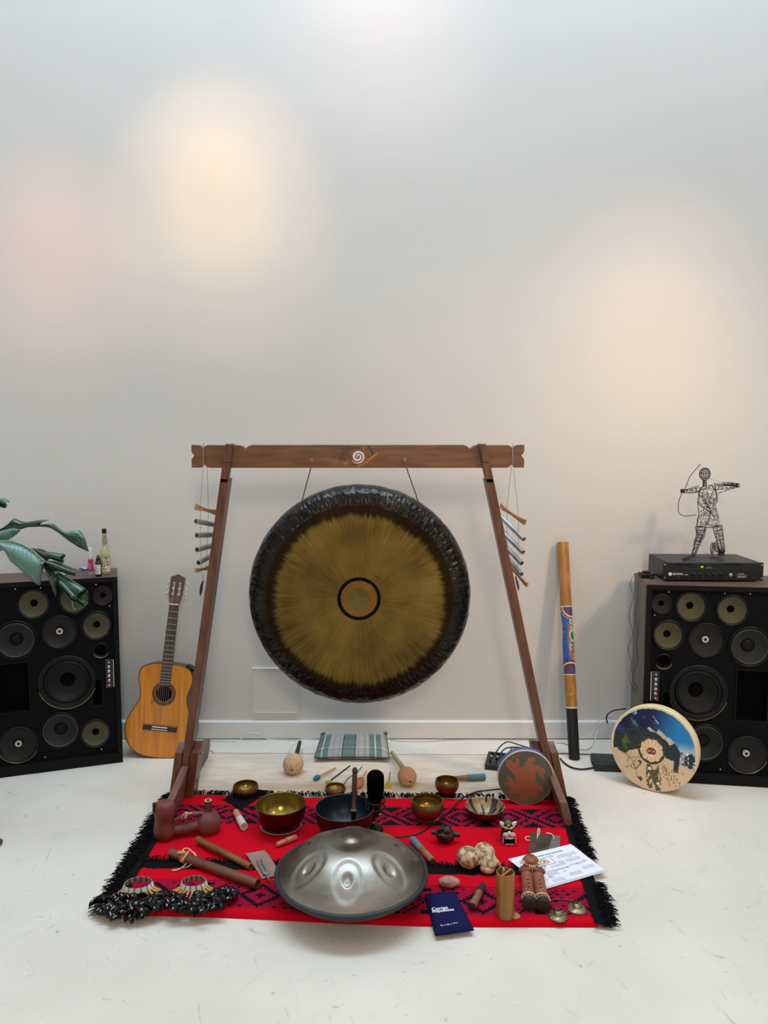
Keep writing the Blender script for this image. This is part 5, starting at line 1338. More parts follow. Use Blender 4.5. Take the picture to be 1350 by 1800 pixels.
# plaid pillow
pl0, pl1 = fl(553, 1342), fl(684, 1342); PW = (pl1 - pl0).length
t = thing('pillow', (pl0 + pl1)/2 + Vector((0, .12, 0)), 'flat green and grey plaid pillow lying against the baseboard', 'pillow')
PD = .26; NPX, NPY = 64, 40
def plaid(u, v):
    base = C('#9a9790')
    k = (u * 2.72 + .00) % 1
    if k < .46: base = C('#56665f')
    if abs(k - .46) < .012 or k > .986 or k < .006: base = C('#20282e')
    if abs(k - .23) < .014: base = C('#b9c2bd')
    for c_ in (.60, .66, .80, .86):
        if abs(k - c_) < .012: base = mixc(base, C('#857467'), .65)
    h = (v * 2.6) % 1
    if h < .4: base = mixc(base, C('#7c8a86'), .22)
    if abs(h - .42) < .02 or abs(h - .98) < .02: base = mixc(base, C('#4a5355'), .35)
    if abs(h - .7) < .02: base = mixc(base, C('#d0cfca'), .35)
    return base
def Pp(sgn):
    def P(i, j):
        u = i / NPX; v = j / NPY; e = (1 - abs(2*u - 1) ** 4) * (1 - abs(2*v - 1) ** 4)
        z = .028 + v * .018 + sgn * (.026 * e ** .5); z = max(MZ + .001, z)
        pin = .012 * (1 - abs(2*u-1) ** 2) * ((1 - v) ** 6 - v ** 6)
        x = pl0.x + PW * u + .022 * (.5 - u) * 2 * v * 0; y = pl0.y + PD * v + pin
        return (x + .014 * (1 - 2*u) * v, y, z + .0015 * noise.noise(Vector((u*12, v*8, sgn))))
    return P
b = MB(); b.grid(Pp(1), NPX + 1, NPY + 1, lambda i, j: plaid((i+.5)/NPX, (j+.5)/NPY)); b.grid(Pp(-1), NPX + 1, NPY + 1, lambda i, j: plaid((i+.5)/NPX, (j+.5)/NPY)); b.build('cushion', mat('plaid_cloth', attr=True, rough=.9, bump=.2, bscale=300), t, smooth=80)
b = MB()
ring = [(0, 0), (1, 0), (1, 1), (0, 1)]
P1 = Pp(0); pts = [P1(i, 0) for i in range(NPX+1)] + [P1(NPX, j) for j in range(1, NPY+1)] + [P1(i, NPY) for i in range(NPX-1, -1, -1)] + [P1(0, j) for j in range(NPY-1, 0, -1)]
b.tube(pts, .0028, 6, closed=True); b.build('piping', mat('dark_piping', '#2b3533', .9), t)
for (i, j, dx) in ((0, NPY, -1), (NPX, NPY, 1)):
    b = MB(); c_ = Vector(P1(i, j))
    for k in range(14): b.tube([c_, c_ + Vector((dx * rr.uniform(-.02, .012), rr.uniform(-.005, .004), rr.uniform(.006, .022)))], .0012, 4)
    b.build('corner_tassel', mat('tassel', '#4a4f4c', .9), t)['kind'] = 'stuff'

# ------------------------------------------------------------------ handpan
HP = Vector((-.1135, 2.565, 0)); HR = .258; RZ = .112; DH = .122
t = thing('handpan', (HP.x, HP.y, FZ), 'domed brushed-steel handpan at the front edge of the blanket', 'handpan')
FLD = []
for k in range(7):
    a = math.radians(-92 + 360 / 7 * k); FLD.append((a, .172, .050, .064))
def hp_h(x, y):
    r = math.hypot(x, y); z = DH * (1 - (r / HR) ** 2.35)
    for (a, rf, ra, rb) in FLD:
        cx, cy = rf * math.cos(a), rf * math.sin(a); dx, dy = x - cx, y - cy
        rd = dx * math.cos(a) + dy * math.sin(a); tg = -dx * math.sin(a) + dy * math.cos(a)
        e = math.hypot(rd / rb, tg / ra)
        if e < 1.15:
            z -= .0046 * sstep(1.10, .74, e)
            d = math.hypot(rd / .024, tg / .020)
            if d < 1.2: z -= .0062 * sstep(1.10, .35, d)
    d = r / .030
    if r < .085: z -= .004 * sstep(.085, .04, r)
    if d < 1.25: z += .0085 * sstep(1.2, .1, d)
    return z
NRr, NAa = 130, 300
b = MB(); vs = [Vector((HP.x, HP.y, RZ + hp_h(0, 0)))]; fs = []
for i in range(1, NRr + 1):
    r = HR * (i / NRr)
    for j in range(NAa):
        a = 2*PI*j/NAa; x, y = r*math.cos(a), r*math.sin(a); vs.append(Vector((HP.x + x, HP.y + y, RZ + hp_h(x, y))))
for j in range(NAa): fs.append((0, 1+j, 1+(j+1) % NAa))
for i in range(NRr - 1):
    for j in range(NAa): fs.append((1+i*NAa+j, 1+(i+1)*NAa+j, 1+(i+1)*NAa+(j+1) % NAa, 1+i*NAa+(j+1) % NAa))
b.add(vs, fs); M_STEEL = mat('brushed_steel', '#948c81', .38, 1., col2='#7c746a', vscale=9, stretch=(1, 1, 4), bump=.02, bscale=120, rvar=.06, aniso=.3)
b.build('top_shell', M_STEEL, t, smooth=60)
b = MB(); pf = [(HR, RZ - .001)] + [(HR * math.cos(PI/2 * i / 14) ** .9, FZ + .001 + (RZ - .004 - FZ) * (1 - math.sin(PI/2 * i / 14) ** 1.3)) for i in range(1, 14)] + [(0, FZ + .0005)]
b.lathe(pf, 96, Matrix.Translation((HP.x, HP.y, 0))); flip_fix(b.build('bottom_shell', mat('dark_steel', '#4b4845', .35, 1.), t, smooth=60))
b = MB(); b.tube([Vector((HP.x + (HR + .002) * math.cos(a), HP.y + (HR + .002) * math.sin(a), RZ)) for a in (2*PI*i/120 for i in range(120))], .0085, 10, closed=True); b.build('rubber_rim', mat('rim_rubber', '#1c2024', .55), t, smooth=80)

# ------------------------------------------------------------------ singing bowls
def bowl_prof(R, H, th, kind):
    if kind == 'round': o = [(0, 0), (.42*R, 0), (.66*R, .10*H), (.90*R, .34*H), (1.0*R, .62*H), (1.0*R, .80*H), (.95*R, .97*H), (.945*R, H)]
    elif kind == 'wide': o = [(0, 0), (.50*R, 0), (.72*R, .12*H), (.88*R, .36*H), (.955*R, .64*H), (.985*R, .88*H), (1.0*R, H)]
    else: o = [(0, 0), (.34*R, 0), (.56*R, .10*H), (.78*R, .36*H), (.92*R, .68*H), (1.0*R, H)]
    S = [(max(0, p.x), p.y) for p in smoothpath([Vector((x, y, 0)) for x, y in o], 5)]
    inn = [(max(0, x - th), th + y * (1 - th / H)) for (x, y) in S[::-1]]
    return S + [(inn[0][0] + th * .5, H + th * .25)] + [(max(0, q[0]), q[1]) for q in inn[:-6]] + [(0, th * 1.1)]
def bowl(px, py, R, H, kind, label, cin, crim, cout, cbase, zlift=0., th=.0035, tilt=0., paint=None, rough=.3, metal=.85, split=.55):
    p = fl(px, py, BZ); z = zr(p) + zlift; p = fl(px, py, z)
    t = thing('singing_bowl', p, label, 'bowl', 'singing bowls set out around the handpan'); X = Matrix.Translation(p) @ Matrix.Rotation(tilt, 4, 'X')
    pf = bowl_prof(R, H, th, kind); k = max(range(len(pf)), key=lambda i: pf[i][1])
    def oc(i, j):
        zz = pf[i][1] / H + .05 * noise.noise(Vector((math.cos(j/48*2*PI)*3, math.sin(j/48*2*PI)*3, i)))
        if zz > split + .12: return mixc(crim, cout, .0)
        if zz > split: return mixc(cout, crim, (zz - split) / .12)
        return mixc(cbase, cout, sstep(0, split, zz))
    b = MB(); b.lathe(pf[:k], 48, X, oc); flip_fix(b.build('outer_wall', mat('bowl_outside', attr=True, rough=rough + .08, metal=metal, bump=.1, bscale=90), t, smooth=60))
    b = MB(); b.lathe(pf[k-1:], 48, X, (lambda i, j: paint(pf[k-1+i], 2*PI*j/48)) if paint else (lambda i, j: mixc(crim, cin, sstep(.0, .1, i / (len(pf)-k)))))
    flip_fix(b.build('inner_wall', mat('bowl_inside', attr=True, rough=rough, metal=metal, bump=.12, bscale=70), t, smooth=60))
    return t, p
GOLD, BRNZ, MAROON, DMAR = C('#8a6f30'), C('#75603a'), C('#4f1014'), C('#200608')
_t, p1 = bowl(432, 1399, .058, .052, 'round', 'small bronze bowl on the dark cloth near the left corner', GOLD, BRNZ, C('#6b3a22'), MAROON)
def cushion(px, py, R, h, label, m, p=None, letters=False):
    q = Vector((p.x, p.y, zr(p) + h * .5)); b = MB(); t = thing('bowl_cushion', (q.x, q.y, zr(p)), label, 'cushion', 'ring cushions under singing bowls')
    b.tube([q + Vector(((R - h*.5) * math.cos(a), (R - h*.5) * math.sin(a), 0)) for a in (2*PI*i/60 for i in range(60))], h * .5, 10, closed=True); b.build('ring', m, t, smooth=80); return t, q
p2_ = fl(494, 1452, BZ)
c2, q2 = cushion(0, 0, .082, .016, 'dark ring cushion with pale zigzag stitching under the large gold bowl', mat('dark_ring', '#211a1e', .8), p2_)
for k in range(26):
    a = 2*PI*k/26; b = MB(); R_ = .0745
    b.tube([q2 + Vector((R_ * math.cos(a + (.10 if e % 2 else -.02)) + (.0 if e % 2 else .0), R_ * math.sin(a + (.10 if e % 2 else -.02)), .0084 if e % 2 else .0072)) + Vector((math.cos(a), math.sin(a), 0)) * (.006 if e % 2 else -.002) for e in range(2)], .0012, 5); b.build('stitch', mat('pale_stitch', '#b9b0a4', .8), c2)
b = MB(); b.tube([q2 + Vector((.083 * math.cos(a), .083 * math.sin(a), -.003)) for a in (2*PI*i/60 for i in range(60))], .0018, 6, closed=True); b.build('pale_rim', mat('pale_rim', '#a9a196', .8), c2)
t2, p2_ = bowl(494, 1452, .104, .098, 'wide', 'large gold-lined bowl with a small brown ball inside, left of the dark bowl', C('#94803c'), C('#62522e'), MAROON, DMAR, .016, split=.93, rough=.24)
b = MB(); bl_c = p2_ + Vector((.002, -.018, .024)); b.ell(bl_c, .018, 20, 14); tag(b.build('ball', mat('brown_ball', '#5b4038', .7, var=.2, vscale=60), smooth=80), 'small brown ball resting inside the large gold-lined bowl', 'ball')
t3, p3 = bowl(606, 1462, .122, .105, 'wide', 'largest bowl, blue-black inside, standing behind the handpan', C('#16222c'), C('#4b4a44'), C('#3a0e12'), DMAR, .004, rough=.42, metal=.5, split=.94)
bowl(589.5, 1396, .0475, .036, 'round', 'tiny bronze bowl peeking out behind the largest bowl', GOLD, BRNZ, C('#7a4a26'), C('#5b2a1a'))
p5 = fl(751, 1436, BZ)
c5, q5 = cushion(0, 0, .056, .018, 'red ring cushion with white letters under the deep bowl by the cable', mat('red_ring', '#8e1424', .8, var=.15, vscale=40), p5)
for k, ch in enumerate('VAIYVABI'):
    a = -PI/2 - 1.0 + .30 * k; c_ = q5 + Vector(((.0575) * math.cos(a), (.0575) * math.sin(a), -.006)); nn = Vector((math.cos(a), math.sin(a), .35)).normalized(); xx = Vector((-math.sin(a), math.cos(a), 0))
    text('stitched_letter', ch, frame(c_, xx, nn.cross(xx), nn), .014, mat('letter_white', '#d6cfc6', .7) if k > 5 else mat('letter_rose', '#a64a52', .7), c5, bold=.0004, align='CENTER')
bowl(751, 1436, .069, .074, 'round', 'deep bronze bowl with maroon belly on the red lettered cushion', C('#86692e'), C('#77603a'), C('#7a3a24'), C('#4a0f12'), .018)
p6 = fl(785.5, 1394, MZ)
c6, q6 = cushion(0, 0, .036, .014, 'small pale cushion under the bowl on the linen mat', mat('cream_ring', '#a5936f', .85), p6)
bowl(785.5, 1394, .054, .062, 'round', 'small deep bronze bowl standing on the linen mat beside the blue-gripped mallet', C('#86692e'), C('#77603a'), C('#7a4a2a'), C('#4a1512'), .014)
def drip(pp, th):
    r, z = pp; u = noise.noise(Vector((math.cos(th) * 2.2, math.sin(th) * 2.2, 1.0))); s = noise.noise(Vector((math.cos(th) * 5.5, math.sin(th) * 5.5, z * 14)))
    if s > .22 and u > -.4: return C('#241c1c')
    if u > .25: return C('#3a3432')
    return mixc(C('#a58a68'), C('#7a6450'), .5 + .5 * s)
bowl(852, 1438, .084, .056, 'open', 'shallow bowl with dripping black and tan glaze inside', C('#a58a68'), C('#8a7258'), C('#5b1216'), DMAR, th=.003, paint=drip, rough=.4, metal=.3, split=.93)
# ------------------------------------------------------------------ sticks, flutes and mallets lying about
def stick(name, label, cat, pa, pb, parts, group=None, z0=None, tilt=0., n=20):
    """parts: (part name, material, [(t, r), ...]) with t 0..1 from pa to pb; rests on the cloth"""
    rmax = max(r for _, _, pr in parts for (_, r) in pr)
    def low(px_): 
        p = fl(*px_, BZ); z = (zr(p) if z0 is None else z0) + rmax; return fl(*px_, z)
    A_, B_ = low(pa), low(pb)
    zz = max(A_.z, B_.z); A_ = fl(*pa, zz); B_ = fl(*pb, zz + tilt)
    t = thing(name, ((A_ + B_)/2).xy.to_3d() + Vector((0, 0, zz - rmax)), label, cat, group)
    X = axis_frame(A_, B_); L_ = (B_ - A_).length
    for (pn, m, pr) in parts:
        b = MB(); b.lathe([(r, tt * L_) for (tt, r) in pr], n, X); flip_fix(b.build(pn, m, t, smooth=50))
    return t, A_, B_, X, L_
def cyl(r, t0=0., t1=1., rim=0.): return [(t0, 0), (t0, r), (t1, r), (t1, 0)]
def rnd(r, t0, t1, e=.04): return [(t0, 0), (t0, r * .7), (t0 + e, r), (t1 - e, r), (t1, r * .7), (t1, 0)]
def bore(r, th, t0=0., t1=1.): return [(t0 + .06, 0), (t0 + .06, r - th), (t0, r - th), (t0, r), (t1, r), (t1, r - th), (t1 - .06, r - th), (t1 - .06, 0)]
M_TUBE1 = mat('tube_wood', '#80501f', .4, col2='#5f3814', vscale=6, stretch=(3, 3, 3), coat=.2); M_TUBE2 = mat('tube_wood_dark', '#6b3a20', .4, col2='#4f2813', vscale=6, coat=.2)
stick('wooden_flute', 'thinner brown wooden tube flute ending on the grey pouch', 'flute', (347, 1475), (441, 1524), [('tube', M_TUBE1, bore(.0125, .0025))])
ft, A_, B_, X, L_ = stick('wooden_flute', 'long dark wooden flute with pale leather straps, before the red clay vessel', 'flute', (301, 1499), (453, 1554), [('tube', M_TUBE2, bore(.0180, .0035))])
M_LEA = mat('pale_leather', '#c7a581', .7); M_LEAO = mat('tan_leather', '#b98246', .7)
for k in range(4):
    b = MB(); b.tube([X @ Vector((.0190 * math.cos(a), .0190 * math.sin(a), L_ * .15 + .006 * k + .002 * math.sin(a))) for a in (2*PI*i/20 for i in range(20))], .0022, 5, closed=True); b.build('strap_wrap', M_LEAO, ft)
cst = X @ Vector((0, 0, L_ * .17)); top = Vector((cst.x, cst.y, cst.z + .019))
def lz(px_, py_, z): return fl(px_, py_, z)
for pts in ([lz(318, 1514, .045), lz(326, 1505, .058), lz(332, 1496, .060), lz(343, 1500, .056), lz(341, 1512, .046), lz(333, 1522, .030), lz(318, 1526, .024), lz(302, 1530, .022)],
            [lz(302, 1530, .022), lz(312, 1529, .024), lz(324, 1521, .026), lz(331, 1513, .040)], [lz(325, 1500, .060), lz(322, 1493, .062), lz(330, 1491, .061), lz(338, 1497, .058), lz(345, 1505, .055)]):
    b = MB(); b.tube(smoothpath(pts, 6), .0027, 6, flat=.45); b.build('leather_strap', M_LEA, ft)
b = MB(); b.M = X @ Matrix.Translation((0, 0, L_ * .15)); 
b.M = None; b.ell(top + Vector((-.012, -.004, .004)), (.018, .010, .006), 12, 8); b.build('fetish_block', M_LEAO, ft)
M_BIRCH = mat('birch', '#c19566', .5, col2='#a97d50', vscale=8); M_WFLT = mat('white_wrap', '#c6b6a8', .75)
stick('bowl_mallet', 'short wooden mallet with a white wrapped end, left of the gold-lined bowl', 'mallet', (414, 1427), (429, 1453), [('grip', M_BIRCH, [(0, 0), (.0, .012), (.03, .014), (.50, .015)]), ('wrap', M_WFLT, [(.5, .0158), (1., .0165), (1., .011), (.93, .011), (.93, 0)])], 'bowl mallets')
stick('bowl_striker', 'small pinkish wooden striker lying in front of the gold-lined bowl', 'striker', (486, 1485), (521, 1471), [('shaft', mat('pink_wood', '#b06552', .5, var=.1, vscale=20), [(0, 0), (.01, .006), (.08, .0095), (.4, .0105), (.44, .008), (.47, .0115), (.50, .009), (.54, .0125), (.95, .0115), (1, .008), (1, 0)])])
M_SUED = mat('blue_suede', '#4f7076', .85, var=.12, vscale=60); M_MWOOD = mat('mallet_wood', '#86603a', .5, col2='#6b4a2a', vscale=8)
stick('bowl_mallet', 'wooden mallet with a blue suede grip lying right of the handpan', 'mallet', (724, 1474), (760, 1513), [('suede_grip', M_SUED, [(0, 0), (0, .010), (.03, .0125), (.45, .0138), (.47, .012)]), ('shaft', M_MWOOD, [(.46, .0125), (.97, .0135), (1, .012), (1, .006), (.97, .006), (.97, 0)])], 'bowl mallets')
stick('bowl_mallet', 'wooden mallet with a blue suede end lying behind the bowl on the linen', 'mallet', (798, 1368), (853, 1365.5), [('shaft', M_MWOOD, [(0, 0), (0, .010), (.45, .0125)]), ('suede_grip', M_SUED, [(.43, .0128), (.44, .0145), (.97, .0155), (1, .013), (1, 0)])], 'bowl mallets')
stick('bowl_mallet', 'wooden mallet with a dark felt tip lying beside the bamboo cup', 'mallet', (850, 1554), (830, 1594), [('felt_tip', mat('dark_felt', '#2a1b22', .9), [(0, 0), (0, .008), (.06, .0125), (.36, .0145), (.38, .012)]), ('shaft', M_MWOOD, [(.37, .0115), (.40, .0135), (.42, .0125), (.45, .0135), (.48, .0125), (1, .0145)]), ('end_disc', mat('end_disc', '#3a1416', .6), [(1, .0147), (1.004, .013), (1.004, 0)])], 'bowl mallets')
# beaters on the linen mat
M_STK = mat('light_stick', '#a98458', .5)
stick('ball_beater', 'small beater with a teal ball head on the linen mat', 'beater', (557, 1367), (590, 1350), [('stick', M_STK, cyl(.0042, .0, 1.)), ('head', mat('teal_felt', '#1f6f7c', .85), [(-.17, 0), (-.15, .006), (-.06, .0115), (.02, .0125), (.10, .010), (.16, .005), (.17, 0)])], 'small beaters on the linen mat', z0=MZ)
bt, A_, B_, X, L_ = stick('ball_beater', 'thin black beater with a lime green loop tip on the linen mat', 'beater', (582, 1371), (615, 1346), [('stick', M_BLACK, cyl(.0028, .0, 1.))], 'small beaters on the linen mat', z0=MZ + .002)
b = MB(); c_ = fl(578, 1374.5, MZ + .006); b.tube([c_ + Vector((.012 * math.cos(a), .008 * math.sin(a), 0)) for a in (2*PI*i/24 for i in range(24))], .0040, 8, closed=True); b.build('loop_tip', mat('lime_rubber', '#93a82c', .5), bt)
bw = thing('wire_beater', fl(615, 1368, MZ), 'bent thin wire beater with a reddish tip behind the dark bowl', 'beater', 'small beaters on the linen mat')
b = MB(); b.tube(smoothpath([fl(604, 1380, MZ + .003), fl(609, 1371, MZ + .004), fl(617, 1364.5, MZ + .004), fl(627, 1359, MZ + .004), fl(634, 1350, MZ + .004), fl(636.5, 1347, MZ + .003)], 5), .0018, 6); b.build('wire', mat('dark_wire', '#3d2c2e', .5), bw)
b = MB(); b.tube([fl(603, 1382, MZ + .003), fl(606.5, 1376, MZ + .0035)], .0026, 6); b.build('red_tip', mat('red_tip', '#a84a44', .6), bw)
stick('ball_beater', 'beater with a terracotta orange ball head beside the microphone', 'beater', (632, 1376), (644, 1356), [('stick', mat('orange_stick', '#c78260', .6), cyl(.0045, 0, 1)), ('head', mat('orange_felt', '#b9714a', .85), [(-.36, 0), (-.30, .011), (-.12, .019), (.06, .0205), (.22, .017), (.34, .010), (.38, 0)])], 'small beaters on the linen mat', z0=MZ)
stick('ball_beater', 'beater with a yellow half-dome head right of the microphone', 'beater', (682.5, 1381), (686, 1357), [('stick', mat('grey_stick', '#5b5653', .5), cyl(.0022, 0, 1)), ('head', mat('yellow_rubber', '#c9a814', .4), [(-.03, 0), (-.03, .0145), (.05, .0145), (.14, .0115), (.22, .005), (.24, 0)])], 'small beaters on the linen mat', z0=MZ)
# brown mallet standing in the largest bowl
pa = p3 + Vector((.035, -.02, .012)); pb = at(624, 1350, p3.y + .0)
t = thing('bowl_mallet', pa, 'slim dark wooden mallet standing upright in the largest bowl', 'mallet', 'bowl mallets'); X = axis_frame(pa, pb); L_ = (pb - pa).length
M_PUR = mat('purple_wood', '#3d1f20', .35, var=.2, vscale=20, coat=.3)
b = MB(); b.lathe([(0, 0), (.0085, .0), (.0095, L_*.30), (.0095, L_*.32)], 20, X); flip_fix(b.build('wrapped_end', M_BLACK, t))
b = MB(); b.lathe([(.0095, L_*.32), (.0120, L_*.33), (.0115, L_*.36), (.0095, L_*.37), (.0100, L_*.6), (.0105, L_*.9), (.0085, L_*.915), (.0105, L_*.93), (.0115, L_*.97), (.008, L_), (0, L_)], 20, X); flip_fix(b.build('handle', M_PUR, t))
b = MB(); b.lathe([(.0122, L_*.332), (.0126, L_*.345), (.0120, L_*.358)], 20, X); flip_fix(b.build('collar', mat('collar', '#8b8078', .5), t))

# ------------------------------------------------------------------ cloth-wrapped gong mallets
M_WRAP = mat('wrapped_cloth', '#bd9f7e', .85, var=.08, vscale=14, bump=.2, bscale=90); M_WRAP2 = mat('wrapped_cloth_pink', '#b98e6c', .85, var=.08, vscale=14, bump=.2, bscale=90)
def padded(label, c, rx, rz, face, m, hpts, hr, mh):
    t = thing('gong_mallet', (c.x, c.y, MZ), label, 'mallet', 'cloth-wrapped gong mallets on the linen mat')
    X = frame(c, Vector((1, 0, 0)) - Vector(face) * face[0], Vector(face).cross(Vector((1, 0, 0)) - Vector(face) * face[0]), face)
    N, K = 64, 30; b = MB(); vs = []
    def P(i, j):
        a = 2*PI*j/N; ph = PI * i / K; pl = max(0, math.cos(ph)) ** 2       # pleats gather at the front
        r = 1 + .035 * pl * math.sin(a * 9 + 1.5 * noise.noise(Vector((a, ph, 1)))) * min(1, math.sin(ph) * 2.2) - .10 * math.exp(-(ph / .16) ** 2)
        return X @ Vector((rx * r * math.sin(ph) * math.cos(a), rx * r * math.sin(ph) * math.sin(a), rz * r * math.cos(ph)))
    b.grid(lambda i, j: P(i, j), K + 1, N + 1); b.build('head', m, t, smooth=80)
    b = MB(); b.ell(X @ Vector((0, 0, rz * .90)), (.004, .004, .004), 8, 6); b.build('gather_knot', M_BLACKM, t)
    b = MB(); b.tube(hpts, hr, 12); b.build('handle', mh, t)
    return t
c = fl(515.5, 1343, MZ + .045)
h0 = c + Vector((.006, .045, .012)); h1 = fl(527, 1305, .035)
t = padded('cloth-wrapped gong mallet with a short black handle, left of the plaid pillow', c, .0500, .054, Vector((-.05, -.80, -.18)).normalized(), M_WRAP, [h0, h0.lerp(h1, .5), h1], [.010, .0105, .0100], M_BLACK)
b = MB(); b.tube(smoothpath([h1, fl(517, 1309, .03), fl(510, 1316, .03), fl(507.5, 1324, .02), fl(508, 1331, .03)], 5), .0012, 5); b.build('loop', M_STR, t)
c = fl(715.5, 1365, MZ + .043)
h0 = c + Vector((-.012, .030, .020)); h1 = fl(689, 1323, .028)
t = padded('pinkish cloth-wrapped gong mallet with an olive handle, right of the pillow', c, .0440, .050, Vector((.25, -.78, -.10)).normalized(), M_WRAP2, [h0, h0.lerp(h1, .5), h1], [.0125, .0110, .0095], mat('olive_handle', '#8c845e', .6))
b = MB(); b.tube(smoothpath([h1, fl(683, 1326, .02), fl(684, 1331, .012), fl(690, 1328, .02)], 5), .0014, 5); b.build('loop', mat('pink_cord', '#a9786a', .8), t)
for k, (x, y, z) in enumerate(((.03, -.02, -.014), (-.006, -.04, -.012), (.012, -.042, .004), (.022, -.034, -.02))):
    b = MB(); b.tube(smoothpath([c + Vector((x - .018, y - .002, z + .004)), c + Vector((x, y - .008, z)), c + Vector((x + .014, y - .003, z - .006))], 5), .0032, 6); b.build('cloth_fold', M_WRAP2, t)

# ------------------------------------------------------------------ red clay double vessel
M_CLAY = mat('red_clay', '#74362e', .6, col2='#582522', vscale=14, bump=.25, bscale=45)
va = fl(289, 1474, BZ + .001); vb = fl(367, 1462, BZ + .001)
t = thing('whistling_vessel', (va + vb)/2, 'red clay double whistling vessel with two joined flasks at the left corner', 'vessel')
X = Matrix.Translation(va) @ Matrix.Rotation(math.radians(2), 4, 'Y')
b = MB(); S = [(p.x, p.y) for p in smoothpath([Vector(q + (0,)) for q in ((0, 0), (.026, 0), (.039, .014), (.043, .034), (.040, .060), (.0385, .080), (.041, .104), (.042, .126), (.038, .146), (.026, .156), (0, .158))], 4)]
b.lathe([(max(0, x), y) for x, y in S], 32, X, sx=1.0, sy=.9); flip_fix(b.build('tall_flask', M_CLAY, t, smooth=80))
b = MB(); q = X @ Vector((-.036, -.018, .138)); b.M = Matrix.Translation(q) @ Matrix.Rotation(.5, 4, 'Z'); b.bbox((0, 0, 0), (.014, .016, .040), .004); b.build('flask_mouth', mat('clay_dark', '#2a1212', .8), t)
X = Matrix.Translation(vb)
b = MB(); S = [(p.x, p.y) for p in smoothpath([Vector(q + (0,)) for q in ((0, 0), (.030, 0), (.045, .016), (.050, .040), (.044, .064), (.030, .080), (.0165, .088), (.0145, .100), (.0150, .132))], 4)]
b.lathe([(max(0, x), y) for x, y in S] + [(.0155, .134), (.0085, .134), (.0080, .108), (0, .108)], 32, X); flip_fix(b.build('round_flask', M_CLAY, t, smooth=60))
b = MB(); b.lathe([(.0083, .1348), (.0120, .1352), (.0156, .1345)], 24, X); flip_fix(b.build('spout_lip', mat('pale_lip', '#b58c7c', .6), t))
d = (vb - va).normalized()
b = MB(); b.tube(smoothpath([va + d * .025 + Vector((0, 0, .030)), va + d * .09 + Vector((0, 0, .032)), vb - d * .03 + Vector((0, 0, .040))], 5), [.023] * 7 + [.024, .024, .025, .026], 14); b.build('lower_tube', M_CLAY, t, smooth=80)
b = MB(); b.tube(smoothpath([va + d * .03 + Vector((0, 0, .066)), va + d * .08 + Vector((0, 0, .083)), va + d * .13 + Vector((0, 0, .086)), vb - d * .01 + Vector((0, 0, .080))], 5), .0105, 12, flat=.7); b.build('handle_bridge', M_CLAY, t, smooth=80)
kc = va + d * .085 + Vector((0, 0, .084))
for k in range(3):
    b = MB(); yv = d.cross(Vector((0, 0, 1))); b.tube([kc + d * (.004 * k - .004 + .003 * math.sin(a)) + (yv * math.cos(a) + Vector((0, 0, 1)) * math.sin(a)) * .0125 for a in (2*PI*i/18 for i in range(18))], .0018, 5, closed=True); b.build('cord_wrap', M_LEA, t)
b = MB(); b.tube(smoothpath([kc + Vector((.006, -.012, .010)), kc + Vector((.022, -.014, .016)), kc + Vector((.028, -.004, .012)), kc + Vector((.012, -.006, .014)), kc + Vector((-.006, -.012, .010)), kc + Vector((-.010, -.016, -.006))], 5), .0018, 5); b.build('cord_bow', M_LEA, t)

# ------------------------------------------------------------------ dark cloth under the small bowl
t = thing('dark_cloth', fl(428, 1410, BZ), 'crumpled navy cloth under the small bronze bowl', 'cloth')
ca, cb_, cc, cd = fl(388, 1410, 0), fl(425, 1427, 0), fl(475, 1396, 0), fl(440, 1390, 0)
def Pc(i, j):
    p = ca.lerp(cb_, i / 24).lerp(cd.lerp(cc, i / 24), j / 24); z = BZ + .003 + .006 * abs(noise.noise(Vector((p.x * 18, p.y * 18, 2)))); e = math.hypot(p.x - p1.x, p.y - p1.y)
    z = BZ + .0018 if e < .04 else BZ + .0018 + (z - BZ - .0018) * sstep(.04, .07, e)
    return (p.x, p.y, z)
b = MB(); b.grid(Pc, 25, 25); b.build('folded_cloth', mat('navy_cloth', '#090c12', .95, spec=.15), t, smooth=80)

# ------------------------------------------------------------------ pouch and tuning fork
t = thing('suede_pouch', fl(462, 1525, FZ), 'grey-brown suede pouch half under the handpan rim', 'pouch')
qa, qb, qc, qd = fl(431, 1509, 0), fl(465, 1500, 0), fl(494, 1548, 0), fl(461, 1556, 0)
zf = FZ + .005
def Ppch(i, j):
    p = qa.lerp(qb, i / 16).lerp(qd.lerp(qc, i / 16), j / 20); e = min(i, 16 - i, j, 20 - j) / 4; 
    bz = zf if p.y < 2.83 else BZ + .002 + (zf - BZ) * sstep(2.90, 2.80, p.y)
    return (p.x, p.y, bz + .003 * min(1, e) + .001 * noise.noise(Vector((p.x * 40, p.y * 40, 0))))
b = MB(); b.grid(Ppch, 17, 21); b.build('body', mat('grey_suede', '#85695c', .9, var=.1, vscale=30, sheen=.3), t, smooth=80)
pts = [qa, qb, qc, qd]; 
b = MB(); b.tube([Vector(Ppch(16, j)) for j in range(21)], .0016, 5); b.build('seam', mat('seam', '#5f4a42', .9), t)
t = thing('tuning_fork', fl(462, 1528, zf + .004), 'small silver tuning fork lying on the suede pouch', 'tuning fork'); zt2 = zf + .0095
M_FORK = mat('fork_alu', '#a5a5a8', .35, .8)
A0, A1 = fl(451.5, 1512, zt2), fl(458.5, 1510, zt2); Y0, Y1 = fl(463, 1534, zt2), fl(469.5, 1532.5, zt2); ym = (Y0 + Y1)/2; s_end = fl(473.5, 1548, zt2)
for (p, q) in ((A0, Y0), (A1, Y1)):
    b = MB(); d_ = (q - p).normalized(); M2 = frame((p + q)/2, d_, Vector((-d_.y, d_.x, 0)), (0, 0, 1)); b.M = M2; b.bbox((0, 0, 0), ((q-p).length, .0052, .007), .001); b.build('tine', M_FORK, t)
